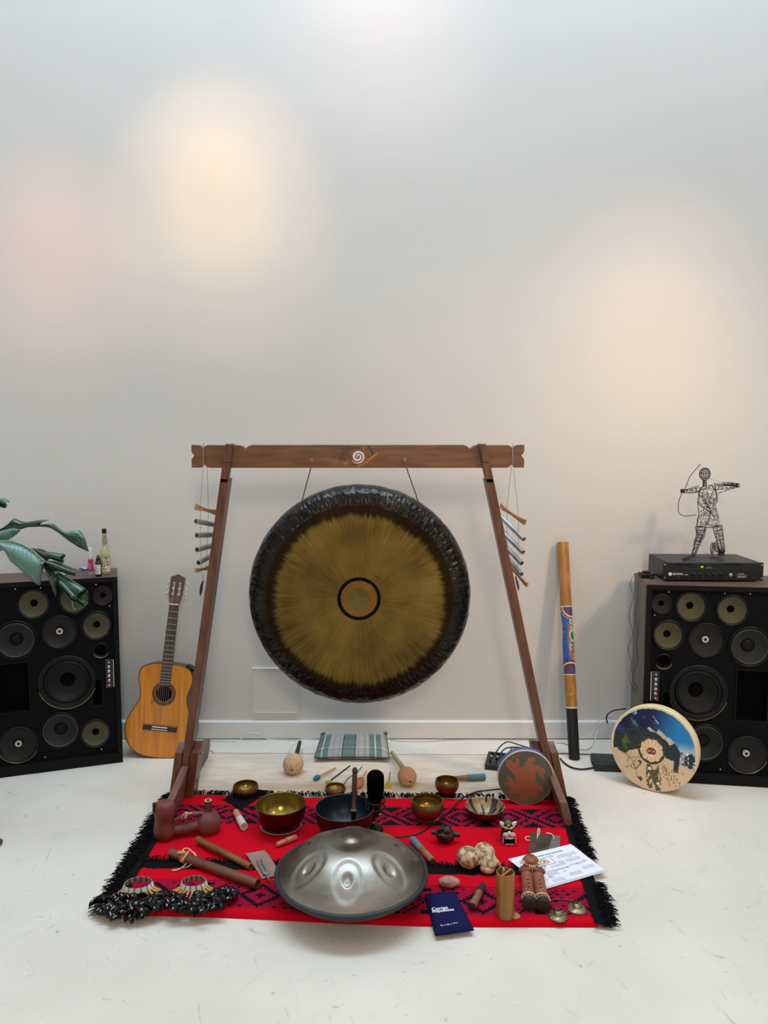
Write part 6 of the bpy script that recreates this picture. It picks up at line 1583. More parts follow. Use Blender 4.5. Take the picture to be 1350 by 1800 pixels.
d_ = (s_end - ym).normalized(); b = MB(); b.M = frame(ym, d_, Vector((-d_.y, d_.x, 0)), (0, 0, 1)); b.bbox((.004, 0, 0), (.016, .020, .0075), .0025); b.build('yoke', M_FORK, t)
b = MB(); b.tube([ym + d_ * .01, ym + d_ * .018, s_end - d_ * .004, s_end], [.0042, .0032, .0034, .0038], 10); b.build('stem', M_FORK, t)

# ------------------------------------------------------------------ seed-pod ankle rattles
M_CUFF = mat('woven_cuff', attr=True, rough=.85); M_POD = mat('black_pod', '#060607', .42, var=.3, vscale=30, spec=.22); M_BTUB = mat('bamboo_bead', '#c39455', .5, col2='#a87838', vscale=30); M_TWINE = mat('white_twine', '#c3c0ba', .8)
def pod_mesh():                        # half-moon hoof shell, open on one side
    b = MB(); N, K = 12, 8
    def P(i, j):
        a = PI * i / N; w_ = -1 + 2 * j / K; r = .0150 * (1 - .12 * w_ * w_); h = .0085 * (1 - w_ * w_) ** .5
        return (r * math.cos(a) * (1 - .0 * h), w_ * .0075 * math.sin(a) ** .5, r * .80 * math.sin(a) * (1 - .25 * w_ * w_))
    b.grid(P, N + 1, K + 1)
    for sg in (-1, 1):
        vs = [P(i, 0 if sg < 0 else K) for i in range(N + 1)]; b.add(vs, [tuple(range(N + 1))])
    return b.build('pod', M_POD, origin=(0, 0, 0), smooth=60, link=False).data
POD = pod_mesh()
def rattle(label, cuff_px, cw, spread, pods, seed, fan):
    r_ = random.Random(seed); c = fl(*cuff_px, FZ + .030)
    t = thing('seed_pod_rattle', (c.x, c.y - .04, FZ), label, 'rattle', 'seed-pod ankle rattles')
    X = Matrix.Translation(c) @ Matrix.Rotation(fan, 4, 'Z') @ Matrix.Rotation(math.radians(10), 4, 'X')
    R_ = cw; n = 56; b = MB()
    b.lathe([(1.12, -.008), (1.08, 0), (1.0, .011), (.94, .011), (.98, -.008)], n, X @ Matrix.Diagonal((R_, R_ * .62, 1, 1)), colf=lambda i, j: C('#8a8583') if (j % 4 == 0 and i < 2) else C('#f0ece6') if i < 2 else (C('#8a8583') if (j // 2) % 2 else C('#5b5553'))); flip_fix(b.build('woven_cuff', M_CUFF, t, smooth=30))
    for k in range(11):
        a = -PI + PI * (k + .5) / 11 ; p = X @ Vector((R_ * math.cos(a), R_ * .62 * math.sin(a), -.008)); o = Vector((math.cos(a) * 1.15, math.sin(a) * .75 - .12, 0)); o = (Matrix.Rotation(fan, 3, 'Z') @ o).normalized()
        q = p + o * .042 + Vector((0, 0, -.020 + .004 * (k % 2))); b = MB(); Xb = axis_frame(p, q); L_ = (q - p).length
        b.lathe([(.0022, 0), (.0044, 0), (.0048, L_ * .9), (.0044, L_), (.0022, L_), (.002, L_ - .006), (0, L_ - .006)], 10, Xb); bb = flip_fix(b.build('bamboo_bead', M_BTUB, t))
        b = MB(); b.tube([q, q + o * .012 + Vector((0, 0, -.004))], .0013, 5); b.build('twine', M_TWINE, bb)
    for k in range(pods):
        u = r_.random(); v = r_.random(); pxl = spread(u, v); lift = .010 + .020 * max(0, 1 - abs(2*u - 1)) * (1 - v) + r_.random() * .010
        p = fl(*pxl, lift + (FZ if pxl[1] < 1605 and pxl[0] > 215 else .006))
        o = bpy.data.objects.new('pod', POD); COL.objects.link(o); o.parent = t; o.location = p - Vector(t.location)
        o.rotation_euler = (r_.uniform(-.7, .3), r_.uniform(-.35, .35), r_.uniform(-.9, .9)); s_ = r_.uniform(1.05, 1.45); o.scale = (s_, s_, s_)
        if r_.random() < .4:
            b = MB(); e = p + Vector((r_.uniform(-.006, .006), -.004, .012)); b.tube([e, e + Vector((r_.uniform(-.004, .004), -.004, .006)), e + Vector((r_.uniform(-.006, .006), -.012, .004))], .0011, 5); b.build('twine', M_TWINE, t)
    return t
def area(P_, seed):
    rg = random.Random(seed); xs = [p[0] for p in P_]; ys = [p[1] for p in P_]
    def f(u, v):
        while True:
            x, y = rg.uniform(min(xs), max(xs)), rg.uniform(min(ys), max(ys))
            if inpoly(x, y, P_): return (x, y)
    return f
sp1 = area([(163, 1590), (188, 1572), (225, 1576), (262, 1576), (288, 1568), (290, 1588), (278, 1600), (248, 1614), (218, 1621), (172, 1608)], 1)
sp2 = area([(294, 1592), (303, 1572), (330, 1576), (372, 1570), (392, 1562), (416, 1568), (404, 1586), (384, 1600), (340, 1608), (298, 1604)], 2)
rattle('black seed-pod rattle with white cuff spilling onto the floor at the left corner', (243, 1556), .048, sp1, 140, 5, .16)
rattle('black seed-pod rattle with white cuff lying wholly on the red blanket', (341, 1553), .043, sp2, 125, 9, .06)
# ------------------------------------------------------------------ microphone on its table stand
mb_ = fl(656, 1459, BZ + .001)
t = thing('microphone', mb_, 'black condenser microphone in a shock mount standing behind the handpan', 'microphone')
b = MB(); b.lathe([(0, 0), (.040, 0), (.042, .004), (.040, .010), (.012, .014), (.010, .018), (0, .018)], 40, Matrix.Translation(mb_)); flip_fix(b.build('base', M_BLACK, t))
mt = at(660, 1413, mb_.y)
b = MB(); b.tube([mb_ + Vector((0, 0, .012)), Vector((mb_.x, mb_.y, mt.z - .05))], .0085, 14); b.build('post', M_BLACK, t)
b = MB(); b.lathe([(.0110, 0), (.0115, .002), (.0115, .010), (.0110, .012)], 20, Matrix.Translation(mb_ + Vector((0, 0, .030)))); flip_fix(b.build('brass_nut', mat('brass_nut', '#a8742c', .35, .8), t))
b = MB(); b.M = Matrix.Translation(Vector((mb_.x, mb_.y, mt.z - .045))); b.bbox((0, 0, 0), (.024, .022, .030), .004); b.build('swivel', M_BLACK, t)
b = MB(); b.tube([Vector((mb_.x - .012, mb_.y - .014, mt.z - .040)), Vector((mb_.x + .035, mb_.y - .014, mt.z - .036))], .0035, 8); b.build('swivel_screw', M_CHROME, t)
for dz in (-.012, .014):
    b = MB(); b.tube([mt + Vector((.040 * math.cos(a), .040 * math.sin(a), dz + .010 * math.cos(a) * (1 if dz < 0 else -1) * 0)) for a in (2*PI*i/40 for i in range(40))], .0032, 8, closed=True); b.build('mount_ring', M_BLACK, t)
for k in range(8):
    a = 2*PI*k/8; b = MB(); b.tube([mt + Vector((.040*math.cos(a), .040*math.sin(a), .014)), mt + Vector((.024*math.cos(a+.35), .024*math.sin(a+.35), 0)), mt + Vector((.040*math.cos(a+.7), .040*math.sin(a+.7), -.012))], .0014, 5); b.build('elastic', M_CABLE, t)
b = MB(); b.lathe([(0, -.045), (.018, -.045), (.022, -.040), (.022, .03)], 28, Matrix.Translation(mt)); flip_fix(b.build('body', M_BLACK, t))
zt3 = at(659, 1354, mb_.y).z - mt.z; M_FOAM = mat('foam', '#020203', 1., bump=.5, bscale=260, spec=.05)
b = MB(); b.lathe([(0, .012), (.022, .012), (.030, .022), (.0345, .045), (.0355, .075), (.0355, zt3 - .03)] + [(.0355 * math.cos(PI/2*i/8), zt3 - .030 + .030 * math.sin(PI/2*i/8)) for i in range(1, 8)] + [(0, zt3)], 40, Matrix.Translation(mt)); flip_fix(b.build('foam_windscreen', M_FOAM, t, smooth=80))
# ------------------------------------------------------------------ dark owl-shaped ocarina
c = fl(783, 1468, BZ + .030); M_DCLAY = mat('dark_clay', '#2b1513', .5, col2='#1b0c0b', vscale=20, bump=.3, bscale=50)
t = thing('owl_ocarina', (c.x, c.y, BZ + .001), 'dark brown round ocarina with an owl head and two spouts', 'ocarina')
b = MB(); b.ell(c + Vector((0, 0, .001)), (.038, .034, .030), 28, 18); b.build('body', M_DCLAY, t, smooth=80)
b = MB(); b.ell(c + Vector((.004, -.012, .026)), (.019, .018, .017), 20, 14); hd_ = b.build('head', M_DCLAY, t, smooth=80)
for sx in (-1, 1):
    b = MB(); b.lathe([(.006, 0), (.004, .010), (0, .016)], 10, axis_frame(c + Vector((.004 + sx * .012, -.010, .036)), c + Vector((.004 + sx * .020, -.010, .052)))); b.build('ear_tuft', M_DCLAY, hd_)
    b = MB(); b.lathe([(.0065, 0), (.0065, .002), (.003, .003), (0, .0025)], 12, axis_frame(c + Vector((.004 + sx * .008, -.028, .030)), c + Vector((.004 + sx * .009, -.036, .033)))); flip_fix(b.build('eye', M_DCLAY, hd_))
b = MB(); b.tube([c + Vector((.03, 0, .004)), c + Vector((.058, -.004, .004))], [.011, .0095], 14); b.build('spout', M_DCLAY, t)
b = MB(); b.tube([c + Vector((-.03, 0, .010)), c + Vector((-.050, .002, .012)), c + Vector((-.056, .002, .012))], [.011, .009, .0095], 14); b.build('spout', M_DCLAY, t)
b = MB(); b.tube(smoothpath([c + Vector((-.036, -.01, .022)), c + Vector((-.015, -.016, .034)), c + Vector((-.004, -.01, .03))], 4), .0055, 8); b.build('wing', M_DCLAY, t)
b = MB(); b.tube(smoothpath([c + Vector((-.030, -.026, .012)), c + Vector((-.014, -.034, .014)), c + Vector((-.002, -.034, .006))], 4), .006, 8); b.build('wing', M_DCLAY, t)
# ------------------------------------------------------------------ mottled twin-gourd clay whistle
M_MOT = mat('mottled_clay', '#c9b48c', .55, col2='#7a5c3e', vscale=52, bump=.5, bscale=70, ramp=(.40, .58)); zz = FZ
c1, c2_ = fl(823, 1507, zz + .040), fl(851, 1500, zz + .038)
t = thing('gourd_whistle', ((c1 + c2_)/2).xy.to_3d() + Vector((0, 0, BZ)), 'mottled cream clay whistle shaped like two joined gourds', 'whistle')
def lump(name, c, r, m, amp=.05, fr=30):
    b = MB(); b.ell(c, r, 32, 20)
    for i, p in enumerate(b.v):
        d = p - c; b.v[i] = c + d * (1 + amp * noise.noise(d * fr + Vector((3, 1, 2))))
    return b.build(name, m, t, smooth=80)
lump('gourd', c1, (.043, .041, .040), M_MOT); lump('gourd', c2_, (.040, .040, .040), M_MOT)
c3 = fl(858, 1516, zz + .032); lump('torso', c3, (.032, .038, .030), M_MOT, .06)
lump('pelt_patch', fl(857, 1527, zz + .020), (.028, .020, .018), mat('rose_clay', '#9a4a44', .6, col2='#c7a98a', vscale=40), .05)
b = MB(); n0, n1 = fl(835, 1518, zz + .028), fl(850, 1514, zz + .034); b.tube([n1, n0], [.010, .0075], 14); b.build('blow_tube', M_MOT, t)
b = MB(); b.lathe([(.0045, .0003), (0, .0005)], 10, axis_frame(n0, n0 + (n0 - n1))); b.build('blow_hole', M_BLACKM, t)
b = MB(); b.tube(smoothpath([fl(866, 1508, zz + .04), fl(874, 1516, zz + .030), fl(880, 1526, zz + .012)], 4), [.012 - .0008 * i for i in range(9)], 12); b.build('arm', M_MOT, t)
for (px_, py_) in ((851, 1512), (856, 1518), (846, 1526), (853, 1524), (862, 1512)):
    q = fl(px_, py_, zz + .055); dq = (Vector((0, 0, CAMH)) - q).normalized(); 
    b = MB(); rr_ = .0055; cc_ = c3 + (q - c3).normalized() * .034; b.tube([cc_ + frame((0, 0, 0), dq.orthogonal(), dq.cross(dq.orthogonal()), dq).to_3x3() @ Vector((rr_ * math.cos(a), rr_ * math.sin(a), 0)) for a in (2*PI*i/14 for i in range(14))], .0013, 5, closed=True); b.build('ring_mark', mat('pale_slip', '#d9c9a6', .6), t)
# ------------------------------------------------------------------ pink-brown nut shell
c = fl(788.5, 1550, FZ + .020); t = thing('nut_rattle', (c.x, c.y, FZ + .001), 'small wrinkled pinkish nut shell lying above the blue pouch', 'nut shell')
b = MB(); b.ell(c, (.036, .024, .0185), 32, 18)
for i, p in enumerate(b.v):
    d = p - c; k = 1 + .07 * noise.noise(d * 70) + (.18 * max(0, d.x / .036) ** 5 if d.x > 0 else .08 * max(0, -d.x / .036) ** 5); b.v[i] = c + Vector((d.x * k, d.y * (1 + .06 * noise.noise(d * 70)), d.z * (1 + .08 * noise.noise(d * 60))))
b.build('shell', mat('nut_shell', '#b98872', .6, col2='#8f5c4a', vscale=30, bump=.4, bscale=60), t, smooth=80)
b = MB(); b.tube(smoothpath([c + Vector((-.026, -.014, .010)), c + Vector((-.005, -.022, .008)), c + Vector((.022, -.014, .010))], 5), .0022, 6); b.build('ridge', mat('nut_ridge', '#9a6a56', .6), t)
# ------------------------------------------------------------------ bamboo cup with a stick
c = fl(888.5, 1609, FZ); M_CUP = mat('bamboo_cup', '#94611f', .38, col2='#7a4c14', vscale=7, stretch=(6, 6, .7), coat=.3)
cz = at(885, 1532, c.y).z - FZ; t = thing('bamboo_cup', c, 'upright golden bamboo cup holding a small stick', 'cup'); X = Matrix.Translation(c) @ Matrix.Rotation(math.radians(-1.0), 4, 'Y')
rc_ = .0305
b = MB(); b.lathe([(0, 0), (rc_ * .97, 0), (rc_, .004), (rc_ * 1.0, cz - .002), (rc_ * .97, cz), (rc_ - .004, cz), (rc_ - .005, cz - .12), (0, cz - .12)], 40, X); flip_fix(b.build('cup', M_CUP, t, smooth=40))
b = MB(); b.tube([X @ Vector((-.020, -.012, cz - .014)), X @ Vector((.021, .010, cz + .002))], .0032, 8); b.build('cross_stick', mat('cross_stick', '#a5703c', .5), t)
b = MB(); b.tube(smoothpath([X @ Vector((-.006, .018, cz - .02)), X @ Vector((-.004, .014, cz + .006)), X @ Vector((-.002, .010, cz - .004))], 4), .0016, 6); b.build('white_tie', M_WHITE, t)
b = MB(); b.lathe([(0, 0), (.016, 0), (.0165, .003), (.015, .005), (0, .005)], 24, Matrix.Translation(fl(906, 1611, FZ + .001))); tag(flip_fix(b.build('wooden_disc', mat('pale_disc', '#a8763f', .5))), 'small flat tan wooden disc beside the foot of the bamboo cup', 'disc')
# ------------------------------------------------------------------ clay figure flute
M_TERR = mat('terracotta', '#8e5136', .6, col2='#7a4029', vscale=14, bump=.15, bscale=60); M_TERD = mat('terracotta_dark', '#6b3429', .6, var=.1, vscale=20); M_SLIP = mat('cream_slip', '#d2c09c', .6)
zb_ = FZ + .004
h_, f_ = fl(934, 1527, zb_ + .024), fl(942.5, 1588, zb_ + .020); d_ = (f_ - h_).normalized(); sx_ = Vector((-d_.y, d_.x, 0)); sx_ = -sx_ if sx_.x < 0 else sx_; up_ = sx_.cross(-d_) if sx_.cross(-d_).z > 0 else -sx_.cross(-d_)
t = thing('figure_flute', ((h_ + f_)/2).xy.to_3d() + Vector((0, 0, FZ)), 'terracotta double flute shaped as a standing figure with folded arms', 'flute')
FM = frame(h_, sx_, -d_, up_) @ Matrix.Diagonal((1.16, 1, 1.08, 1))          # x right, y towards the head, z up
LL = (f_ - h_).length
def fe(name, c, r, m, n=20, k=14, parent=None): b = MB(); b.ell(FM @ Vector(c), (r[0] * 1.16, r[1], r[2] * 1.08), n, k, frame((0, 0, 0), sx_, -d_, up_)); return b.build(name, m, parent or t, smooth=80)
for sx in (-1, 1):
    b = MB(); b.tube([FM @ Vector((sx * .0175, -.045, 0)), FM @ Vector((sx * .0185, -.12, 0)), FM @ Vector((sx * .0195, -LL * .88, 0))], [.0205, .0212, .0220], 20); leg = b.build('leg_tube', M_TERR, t, smooth=60)
    for k in range(3):
        p = FM @ Vector((sx * .0180, -.105 - .022 * k, .0200)); b = MB(); b.M = frame(p, sx_, -d_, up_); b.bbox((0, 0, 0), (.0070, .0042, .0022), .0008); b.build('finger_hole', M_BLACKM, leg)
    b = MB(); b.tube([FM @ Vector((sx * .0195, -LL * .86, 0)), FM @ Vector((sx * .020, -LL * .97, -.001))], [.0226, .0235], 20); b.build('skirt_cuff', M_TERD, t, smooth=60)
    b = MB(); b.tube([FM @ Vector((sx * .0195 + .0212 * math.cos(a), -LL * .86 - .004 * math.sin(a) ** 2, .0212 * math.sin(a))) for a in (-.2 + i * 3.5 / 14 for i in range(15))], .0022, 6); b.build('cream_band', M_SLIP, t)
    for k in range(6):
        a = .35 + k * .45; b = MB(); b.tube([FM @ Vector((sx * .020 + .0222 * math.cos(a), -LL * .935, .0222 * math.sin(a))), FM @ Vector((sx * .020 + .0228 * math.cos(a), -LL * .965, .0228 * math.sin(a)))], .0013, 5); b.build('fringe_mark', M_SLIP, t)
    b = MB(); b.tube([FM @ Vector((sx * .020, -LL * .965, -.001)), FM @ Vector((sx * .0205, -LL * 1.06, -.002))], [.0236, .0238], 20); b.build('foot_end', mat('burnt_clay', '#140b0a', .6), t, smooth=60)
    b = MB(); b.tube(smoothpath([FM @ Vector((sx * .026, -.002, .002)), FM @ Vector((sx * .034, -.026, .006)), FM @ Vector((sx * .026, -.042, .014)), FM @ Vector((sx * .004, -.038, .020))], 5), [.009] * 8 + [.0085] * 8, 12); b.build('arm', M_TERD, t, smooth=80)
    b = MB(); c_ = FM @ Vector((sx * .028, .014, .014)); b.tube([c_ + FM.to_3x3() @ Vector((.0065 * math.cos(a), .0065 * math.sin(a), 0)) for a in (2*PI*i/16 for i in range(16))], .0026, 6, closed=True); b.build('ear_disc', M_SLIP, t)
fe('torso', (0, -.020, 0), (.030, .034, .018), M_TERD); fe('head', (0, .032, .006), (.0265, .034, .024), M_TERR)
fe('face', (0, .026, .018), (.019, .026, .014), M_TERR); fe('nose', (0, .029, .0325), (.0035, .006, .004), M_TERD); fe('mouth', (0, .016, .0305), (.0060, .0020, .0018), M_TERD)
for sx in (-1, 1): fe('eye', (sx * .0075, .032, .0312), (.0032, .0014, .0014), M_TERD, 10, 8)
for k in range(15):
    a = -.1 + (PI + .2) * k / 14; fe('headband_bead', (.0275 * math.cos(a), .032 + .034 * math.sin(a), .010), (.0017, .0017, .0017), M_SLIP, 8, 6)
for k in range(9):
    a = PI + .35 + (PI - .7) * k / 8; fe('necklace_bead', (.026 * math.cos(a), .004 + .016 * math.sin(a), .0185), (.0018, .0022, .0018), M_SLIP, 8, 6)
for r_ in range(2):
    for k in range(4): fe('hand_mark', (-.008 + .0055 * k, -.034 - .008 * r_, .0290), (.0017, .0024, .0015), M_SLIP, 8, 6)
# ------------------------------------------------------------------ little jaguar-head whistle
c = fl(895, 1484, BZ + .001); t = thing('jaguar_whistle', c, 'small black jaguar-head whistle with white ears and open mouth', 'whistle')
tl = math.radians(20); JM = frame(c + Vector((0, .012, 0)), (1, 0, 0), Vector((0, math.sin(tl), math.cos(tl))).cross(Vector((1, 0, 0))).cross(Vector((1,0,0))) * -1, (0, 0, 1)); JM = Matrix.Translation(c + Vector((0, .022, .0))) @ Matrix.Scale(1.15, 4)
M_JB = mat('jaguar_black', '#100d0e', .4); M_JW = mat('jaguar_white', '#cdbfae', .5); M_JP = mat('jaguar_pink', '#b08a80', .5); M_JY = mat('jaguar_yellow', '#a98f2e', .5); M_JG = mat('jaguar_green', '#4a5240', .5)
def je(name, cc, r, m, M2=None, n=16, k=10): b = MB(); b.ell(JM @ Vector(cc), tuple(q * 1.15 for q in r), n, k, M2); return b.build(name, m, t, smooth=80)
b = MB(); b.M = JM; b.bbox((0, .01, .016), (.046, .062, .030), .010); b.build('jaw_block', M_JB, t)
je('skull', (0, .024, .044), (.023, .028, .024), M_JB); je('forehead', (0, .010, .062), (.013, .012, .010), M_JG); je('crest', (0, .001, .058), (.006, .005, .006), M_JY)
for sx in (-1, 1):
    b = MB(); b.lathe([(.0085, 0), (.007, .008), (.003, .015), (0, .018)], 12, JM @ axis_frame((sx * .019, .014, .054), (sx * .028, .010, .066))); e_ = b.build('ear', M_JW, t)
    je('eye', (sx * .010, -.004, .048), (.0048, .0035, .0038), M_JY); b = MB(); b.tube(smoothpath([JM @ Vector((sx * .002, -.010, .050)), JM @ Vector((sx * .011, -.006, .054)), JM @ Vector((sx * .020, .004, .050))], 4), .0020, 6); b.build('brow', M_JW, t)
    je('muzzle', (sx * .0105, -.018, .033), (.0125, .011, .0085), M_JP); b = MB(); b.tube([JM @ Vector((sx * .021, -.020, .030)), JM @ Vector((sx * .022, -.026, .008))], .0022, 6); b.build('fang_edge', M_JP, t)
je('nose', (0, -.020, .041), (.006, .007, .006), M_JW); je('upper_gum', (0, -.026, .025), (.018, .005, .003), M_JP)
b = MB(); b.M = JM; b.bbox((0, -.0225, .013), (.036, .006, .020), .002); b.build('mouth_hollow', M_BLACKM, t)
for k in range(6): je('tooth', (-.0125 + .005 * k, -.027, .0035), (.0020, .0020, .0030), M_JW, None, 8, 6)
b = MB(); b.tube([JM @ Vector((.007 * math.cos(a), .028 + .002 * math.sin(a), .070 + .005 * math.sin(a))) for a in (2*PI*i/16 for i in range(16))], .0015, 5, closed=True); b.build('hanging_loop', mat('grey_loop', '#4b4a4a', .5), t)
# ------------------------------------------------------------------ dark slate plate with a cord
t = thing('slate_plaque', fl(957, 1484, BZ), 'thin dark grey plaque with arcs of differing tone and a white cord', 'plaque')
ka, kb, kc, kd = (fl(*q, BZ + .006) for q in ((928.5, 1497.5), (983.5, 1502.5), (985, 1469.5), (932.5, 1461.5)))
N = 60
def Pk(i, j): return ka.lerp(kb, i / N).lerp(kd.lerp(kc, i / N), j / N)
def Ck(i, j):  # plate colour changes in arcs, paler towards the right
    u, v = (i + .5)/N, (j + .5)/N
    c = C('#4d4a40')
    if u + .0 > .62 + .12 * v: c = C('#66645f')
    if u < .62 + .12 * v:
        d = math.hypot(u - .12, (v - 1.02) * .9)
        c = C('#47382f') if d < .50 else C('#34352a')
        if math.hypot(u - .08, v - .30) < .16: c = C('#4e3a30')
        if abs(math.hypot(u + .02, v - 1.05) - .98) < .02: c = C('#4d4e42')
        if math.hypot(u - .1, v - 1.2) > 1.1: c = C('#4a3a34')
    return c
b = MB(); b.grid(Pk, N + 1, N + 1, Ck); b.build('plate', mat('slate', attr=True, rough=.25, coat=.3), t)
b = MB(); q = [ka, kb, kc, kd]; b.add([p - Vector((0, 0, .0005)) for p in q] + [p - Vector((0, 0, .004)) for p in q], [(0, 1, 5, 4), (1, 2, 6, 5), (2, 3, 7, 6), (3, 0, 4, 7), (7, 6, 5, 4)]); b.build('plate_edge', mat('slate_edge', '#8a8378', .6), t, smooth=0)
M_WC = mat('white_cord', '#d5cdc4', .8)
for pts in ([fl(944.5, 1474, BZ + .008), fl(945, 1464, BZ + .012), fl(946.5, 1456.5, BZ + .016), fl(948.5, 1458, BZ + .014), fl(948, 1465, BZ + .010), fl(945, 1470, BZ + .008)], [fl(931, 1477, BZ + .007), fl(926, 1476.5, BZ + .004), fl(923, 1473.5, BZ + .004), fl(926, 1470.5, BZ + .004), fl(931, 1471, BZ + .008)], [fl(960, 1464.5, BZ + .010), fl(967, 1465, BZ + .010), fl(972, 1469, BZ + .009), fl(974, 1475, BZ + .008)]):
    b = MB(); b.tube(smoothpath(pts, 5), .0016, 6); b.build('cord', M_WC, t)
# ------------------------------------------------------------------ printed sheets
t = thing('paper_sheets', fl(975, 1530, FZ), 'stack of white printed sheets with drawings under the clay figure flute', 'papers')
pa_, pb_, pc_, pd_ = fl(893, 1521.5, 0), fl(1003, 1494.5, 0), fl(1061, 1540.5, 0), fl(956, 1571.5, 0)   # top-left, top-right, bottom-right, bottom-left
NU, NV = 110, 80
def Pq(i, j, dz=0.):
    p = pa_.lerp(pb_, i / NU).lerp(pd_.lerp(pc_, i / NU), j / NV); return Vector((p.x, p.y, FZ + .0065 + dz + .0008 * noise.noise(Vector((p.x * 8, p.y * 8, 1)))))
rp_ = random.Random(12)
BLK = [(.30, .16, .40, .04, 0)]
TXT = [(.62, .24, .30, .10), (.66, .42, .24, .10), (.38, .50, .26, .08), (.22, .62, .18, .16), (.64, .60, .22, .05), (.76, .74, .20, .10), (.50, .82, .20, .10), (.20, .86, .18, .1), (.30, .36, .06, .1)]
DRW = [(.57, .22, .04), (.79, .36, .03), (.60, .46, .05), (.78, .63, .035), (.50, .74, .03), (.24, .80, .045), (.90, .60, .04), (.29, .50, .05)]
def Cq(i, j):
    u, v = (i + .5)/NU, (j + .5)/NV; c = C('#dcdbe2')
    if .30 < u < .80 and .125 < v < .15: c = C('#55535c') if noise.noise(Vector((u * 90, 1, 0))) > -.3 else c
    if .18 < u < .34 and .10 < v < .12: c = C('#a7b4d2')
    for (x, y, w_, h_) in TXT:
        if x < u < x + w_ and y < v < y + h_ and (j % 2 == 0) and noise.noise(Vector((u * 70, j, 3))) > -.45: c = C('#9a98a2')
    for (x, y, r_) in DRW:
        d = math.hypot(u - x, (v - y) * 1.1)
        if d < r_ and noise.noise(Vector((u * 60, v * 60, 9))) > .0: c = C('#8c8088')
    if .40 < u < .62 and abs(v - .665 + .03 * u) < .016: c = C('#7c7a84')
    d = math.hypot((u - .40) * 1.3, v - .33)
    if abs(max(abs(u - .40) * .95, abs(v - .33)) - .115) < .007: c = C('#4c4a52')
    if d < .07: c = C('#d8b8a0') if d > .026 else C('#8c4a3a')
    if .062 < d < .076: c = C('#5b4040')
    return c
for k in range(3):
    b = MB(); off = Vector((.004 * k, -.003 * k, -.0011 * k)); b.grid(lambda i, j: Pq(i * (NU if k else 1), j * (NV if k else 1)) + off, (2 if k else NU + 1), (2 if k else NV + 1), Cq if k == 0 else (lambda i, j: C('#cfced4'))); o = b.build('sheet', mat('printed_paper', attr=True, rough=.7), t, smooth=60)
    flip_fix(o)
# ------------------------------------------------------------------ tingsha cymbals
M_TING = mat('tingsha_bronze', '#8f8262', .35, .8, col2='#6e6248', vscale=60, bump=.5, bscale=110)
ca_, cb2 = fl(981, 1611, FZ + .001), fl(1014, 1598, FZ + .001)
t = thing('tingsha_cymbals', (ca_ + cb2)/2, 'pair of small engraved bronze cymbals joined by a dark cord', 'cymbals')
for c in (ca_, cb2):
    b = MB(); b.lathe([(.032, .000), (.0325, .0022), (.030, .0048), (.022, .0085), (.0165, .0095), (.0145, .0155), (.008, .020), (0, .021)], 40, Matrix.Translation(c)); dk = flip_fix(b.build('cymbal', M_TING, t, smooth=50))
    b = MB(); b.lathe([(.0032, .020), (.0045, .024), (.002, .028), (0, .028)], 12, Matrix.Translation(c)); flip_fix(b.build('knot', mat('cord_knot', '#33302f', .7), dk))
    for k in range(8):
        a = 2*PI*k/8; q = c + Vector((.0245 * math.cos(a), .0245 * math.sin(a), .0086)); b = MB(); b.tube([q, q + Vector((-.004 * math.sin(a + .6), .004 * math.cos(a + .6), .0003)), q + Vector((.003 * math.cos(a), .003 * math.sin(a), -.001))], .0010, 5); b.build('engraving', mat('engraving', '#b5a888', .4, .6), dk)
b = MB(); b.tube(smoothpath([ca_ + Vector((0, 0, .026)), ca_ + Vector((-.012, .03, .020)), fl(966, 1590, FZ + .006), fl(966, 1583, FZ + .006), fl(975, 1581, FZ + .006), fl(995, 1581, FZ + .006), fl(1007, 1584, FZ + .012), cb2 + Vector((0, 0, .026))], 6), .0023, 6); b.build('cord', mat('grey_cord', '#4d4347', .7), t)
# ------------------------------------------------------------------ blue card pouch
t = thing('card_pouch', fl(788, 1605, FZ), 'dark blue cloth pouch with white lettering hanging over the front edge', 'pouch')
ba, bb_, bc, bd = fl(746.5, 1573, FZ + .008), fl(800, 1567.5, FZ + .008), fl(833, 1633, FZ + .004), fl(765, 1642.5, FZ + .003)
def Pn(i, j, top=True):
    p = ba.lerp(bb_, i / 24).lerp(bd.lerp(bc, i / 24), j / 32); e = min(i, 24 - i, j, 32 - j) / 3
    return Vector((p.x, p.y, p.z + (.013 * min(1, e) ** .5 if top else -.006))) + Vector((0, 0, .0009 * noise.noise(Vector((p.x * 30, p.y * 30, 1)))))
M_NAVY = mat('navy_pouch', '#12143f', .9, var=.06, vscale=14, spec=.15)
b = MB(); b.grid(lambda i, j: Pn(i, j), 25, 33); b.grid(lambda i, j: Pn(i, j, False), 25, 33)
for (f_, n_) in ((lambda k: (k, 0), 25), (lambda k: (k, 32), 25), (lambda k: (0, k), 33), (lambda k: (24, k), 33)): b.grid(lambda i, j: Pn(*f_(i), bool(j)), n_, 2)
flip_fix(b.build('bag', M_NAVY, t, smooth=80))
xd = (bc - bd).normalized(); xd = ((bb_ - ba).normalized() + xd).normalized(); yd = (ba - bd); nrm = xd.cross(yd).normalized(); yd = nrm.cross(xd)
M_LET = mat('white_print', '#d3d3dc', .6)
def lab(px_, py_): p = on_plane(px_, py_, (ba + bc)/2 + nrm * .0145, nrm); return frame(p, xd, yd, nrm)
text('lettering', 'Cartas', lab(759.5, 1600.5), .021, M_LET, t, bold=.0006); text('lettering', 'Pleyadianas', lab(760.5, 1604.5), .0165, M_LET, t, bold=.0006)
